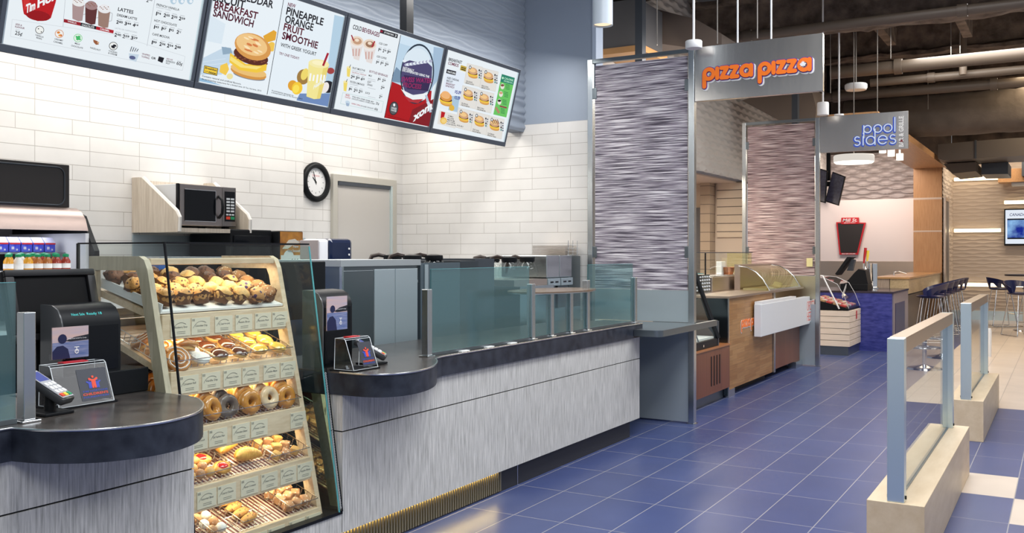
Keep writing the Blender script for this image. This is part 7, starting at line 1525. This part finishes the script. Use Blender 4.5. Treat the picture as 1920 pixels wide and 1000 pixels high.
# ================================================================ STOOLS AND TABLES
def stool_proto():
    t = thing('bar_stool', '', 'bar stool')
    # moulded shell: seat + wrapped low back with side openings; sitter faces -x
    n = 22; vs = []; fs = []
    mb = MB(); rings = [(0.02, 0.735), (0.12, 0.735), (0.19, 0.742), (0.215, 0.76)]
    mb.lathe([(0.0, 0.722), (0.12, 0.722), (0.20, 0.732), (0.222, 0.758), (0.214, 0.764), (0.19, 0.748), (0.10, 0.742), (0.0, 0.742)], (0, 0, 0), 26, cap=False).build('seat', NAVY, t, smooth=60)
    hs = 28; a0, a1 = -1.95, 1.95
    for i in range(hs + 1):
        a = a0 + (a1 - a0) * i / hs; k = math.cos(a / 1.95 * PI / 2); top = 0.84 + 0.14 * k ** 0.7
        low = 0.86 if abs(a) < 1.25 and abs(a) > 0.18 else 0.765
        low = 0.765 + (0.10 * math.sin(min(1, max(0, (1.6 - abs(a)) / 0.5)) * PI / 2) if abs(a) > 0.25 else 0.0)
        low = min(low, top - 0.03)
        for r, z in ((0.222 + 0.03 * (low - 0.76) / 0.2, low), (0.228 + 0.05 * (top - 0.76) / 0.2, top), (0.216 + 0.05 * (top - 0.76) / 0.2, top), (0.210 + 0.03 * (low - 0.76) / 0.2, low)): vs.append((r * math.cos(a), r * math.sin(a), z))
    for i in range(hs):
        for k in range(4): fs.append((i * 4 + k, i * 4 + (k + 1) % 4, (i + 1) * 4 + (k + 1) % 4, (i + 1) * 4 + k))
    fs += [(0, 1, 2, 3), tuple(hs * 4 + k for k in (3, 2, 1, 0))]
    MB().add(vs, fs).build('backrest', NAVY, t, smooth=50)
    for s in (-1, 1):
        for f in (-1, 1): MB().tube([(f * 0.13, s * 0.13, 0.722), (f * 0.23, s * 0.215, 0.012)], 0.0095, 8).build('leg', CHROME, t, smooth=60)
        MB().tube([(-0.23, s * 0.215, 0.0095), (0.23, s * 0.215, 0.0095)], 0.0095, 8).build('sled_bar', CHROME, t, smooth=60)
    MB().tube([(-0.20, -0.185, 0.25), (-0.20, 0.185, 0.25)], 0.009, 8).build('footrest', CHROME, t); return t
st = stool_proto(); first = True
def stool(x, y, rz, lab, group):
    global first
    if first: o = st; first = False; o.location = (x, y, 0); o.rotation_euler = (0, 0, rz); o['label'] = lab; o['group'] = group; return o
    return dup(st, (x, y, 0), (0, 0, rz), lab, group)
for i, y in enumerate((16.85, 17.75, 18.65, 19.55, 20.45)): stool(-1.93, y, 0.25, 'navy bar stool on chrome legs at the raised bar, %s from the near end' % ORD[i], 'navy stools along the raised bar')
stool(-1.13, 21.2, 0.4 + PI, 'navy stool in front of the low light strip, left of the table', 'navy stools in the seating area'); stool(-0.70, 18.9, 2.2, 'navy stool nearest to us at the right edge by the high table', 'navy stools in the seating area')
stool(-0.55, 21.4, -0.6, 'navy stool behind the high table at the right edge', 'navy stools in the seating area')
stool(2.1, 17.9, 0.4, 'navy stool far right of the seating area, mirrored in the counter glass', 'navy stools in the seating area')
t = thing('high_table', 'dark topped high table at the right edge among the navy stools', 'table', (-0.55, 20.2, 0))
MB().lathe([(0.0, 1.03), (0.40, 1.03), (0.40, 1.06), (0.0, 1.06)], (-0.62, 20.2, 0), 28).build('table_top', mat('dark_table', (0.03, 0.025, 0.03), 0.3), t, smooth=40); MB().lathe([(0.04, 0.02), (0.04, 1.029)], (-0.62, 20.2, 0), 14).build('column', CHROME, t, smooth=40); MB().lathe([(0.0, 0.0), (0.26, 0.0), (0.25, 0.015), (0.05, 0.03), (0, 0.03)], (-0.62, 20.2, 0), 24).build('foot_plate', CHROME, t, smooth=40)
for k, (x, y, lab) in enumerate(((0.20, 12.9, 'chrome pedestal stool with a foot ring, mirrored in the near glass barrier'), (0.15, 14.4, 'second chrome pedestal stool with a foot ring, beyond the first'))):
    t = thing('pedestal_stool', lab, 'bar stool', (x, y, 0), 'pedestal stools')
    MB().lathe([(0.0, 0.0), (0.21, 0.0), (0.20, 0.02), (0.06, 0.045), (0.03, 0.06), (0, 0.06)], (x, y, 0), 24).build('base', CHROME, t, smooth=40); MB().lathe([(0.028, 0.06), (0.028, 0.68)], (x, y, 0), 12).build('column', CHROME, t, smooth=40)
    mb = MB(); mb.torus(0.19, 0.011, 24, 6, TR(x, y, 0.27)); mb.tube([(x - 0.19, y, 0.27), (x + 0.19, y, 0.27)], 0.009, 6); mb.build('foot_ring', CHROME, t, smooth=60)
    MB().lathe([(0, 0.68), (0.19, 0.68), (0.21, 0.70), (0.20, 0.735), (0, 0.74)], (x, y, 0), 24).build('seat', NAVY, t, smooth=40)

# ================================================================ GLASS BARRIERS
BASEW = grain('blond_maple_base', (0.62, 0.47, 0.30), (0.73, 0.58, 0.40), (3, 0.6, 3), 5, 0.42)
for y0, y1, lab in ((4.63, 6.92, 'nearer glass barrier on a long blond wood plinth'), (8.14, 10.1, 'farther glass barrier on a long blond wood plinth')):
    t = thing('glass_barrier', lab, 'barrier', (-0.68, (y0 + y1) / 2, 0), 'glass barriers along the walkway')
    MB().box(-0.805, -0.555, y0, y1, 0.0, 0.318, 0.003).build('wood_base', BASEW, t)
    mb = MB(); a, b2 = y0 + 0.012, y1 - 0.06
    for y in (a, b2 - 0.07): MB().box(-0.717, -0.643, y, y + 0.07, 0.3185, 1.073, 0.002).build('post', STEELB, t)
    MB().box(-0.717, -0.643, a + 0.0705, b2 - 0.0705, 1.0035, 1.075, 0.002).build('top_rail', mat('satin_rail', (0.46, 0.36, 0.27), 0.30, 0.9), t)  # brown reflection on the steel rail put into its base colour
    MB().box(-0.686, -0.674, a + 0.071, b2 - 0.071, 0.322, 1.003).build('glass_pane', glass('barrier_glass', (0.86, 0.90, 0.92), ior=1.6), t)
    MB().box(-0.692, -0.668, a + 0.071, b2 - 0.071, 0.3185, 0.3215).build('floor_channel', STEELD, t)
    mb = MB()
    for y in (a, b2 - 0.07):
        for x in (-0.722, -0.6425): mb.box(x, x + 0.005, y + 0.03, y + 0.042, 0.33, 0.345)
    mb.build('fixing_screws', BLACK, t)
o = MB().lathe([(0.03, 0), (0.035, 0.0), (0.04, 0.36), (0.03, 0.4), (0, 0.4)], (-0.95, 14.9, 0.0), 14).build('white_bottle', WHITE, smooth=50); tag(o, 'tall slim white cylinder on the floor seen past the farther barrier post', 'bollard')
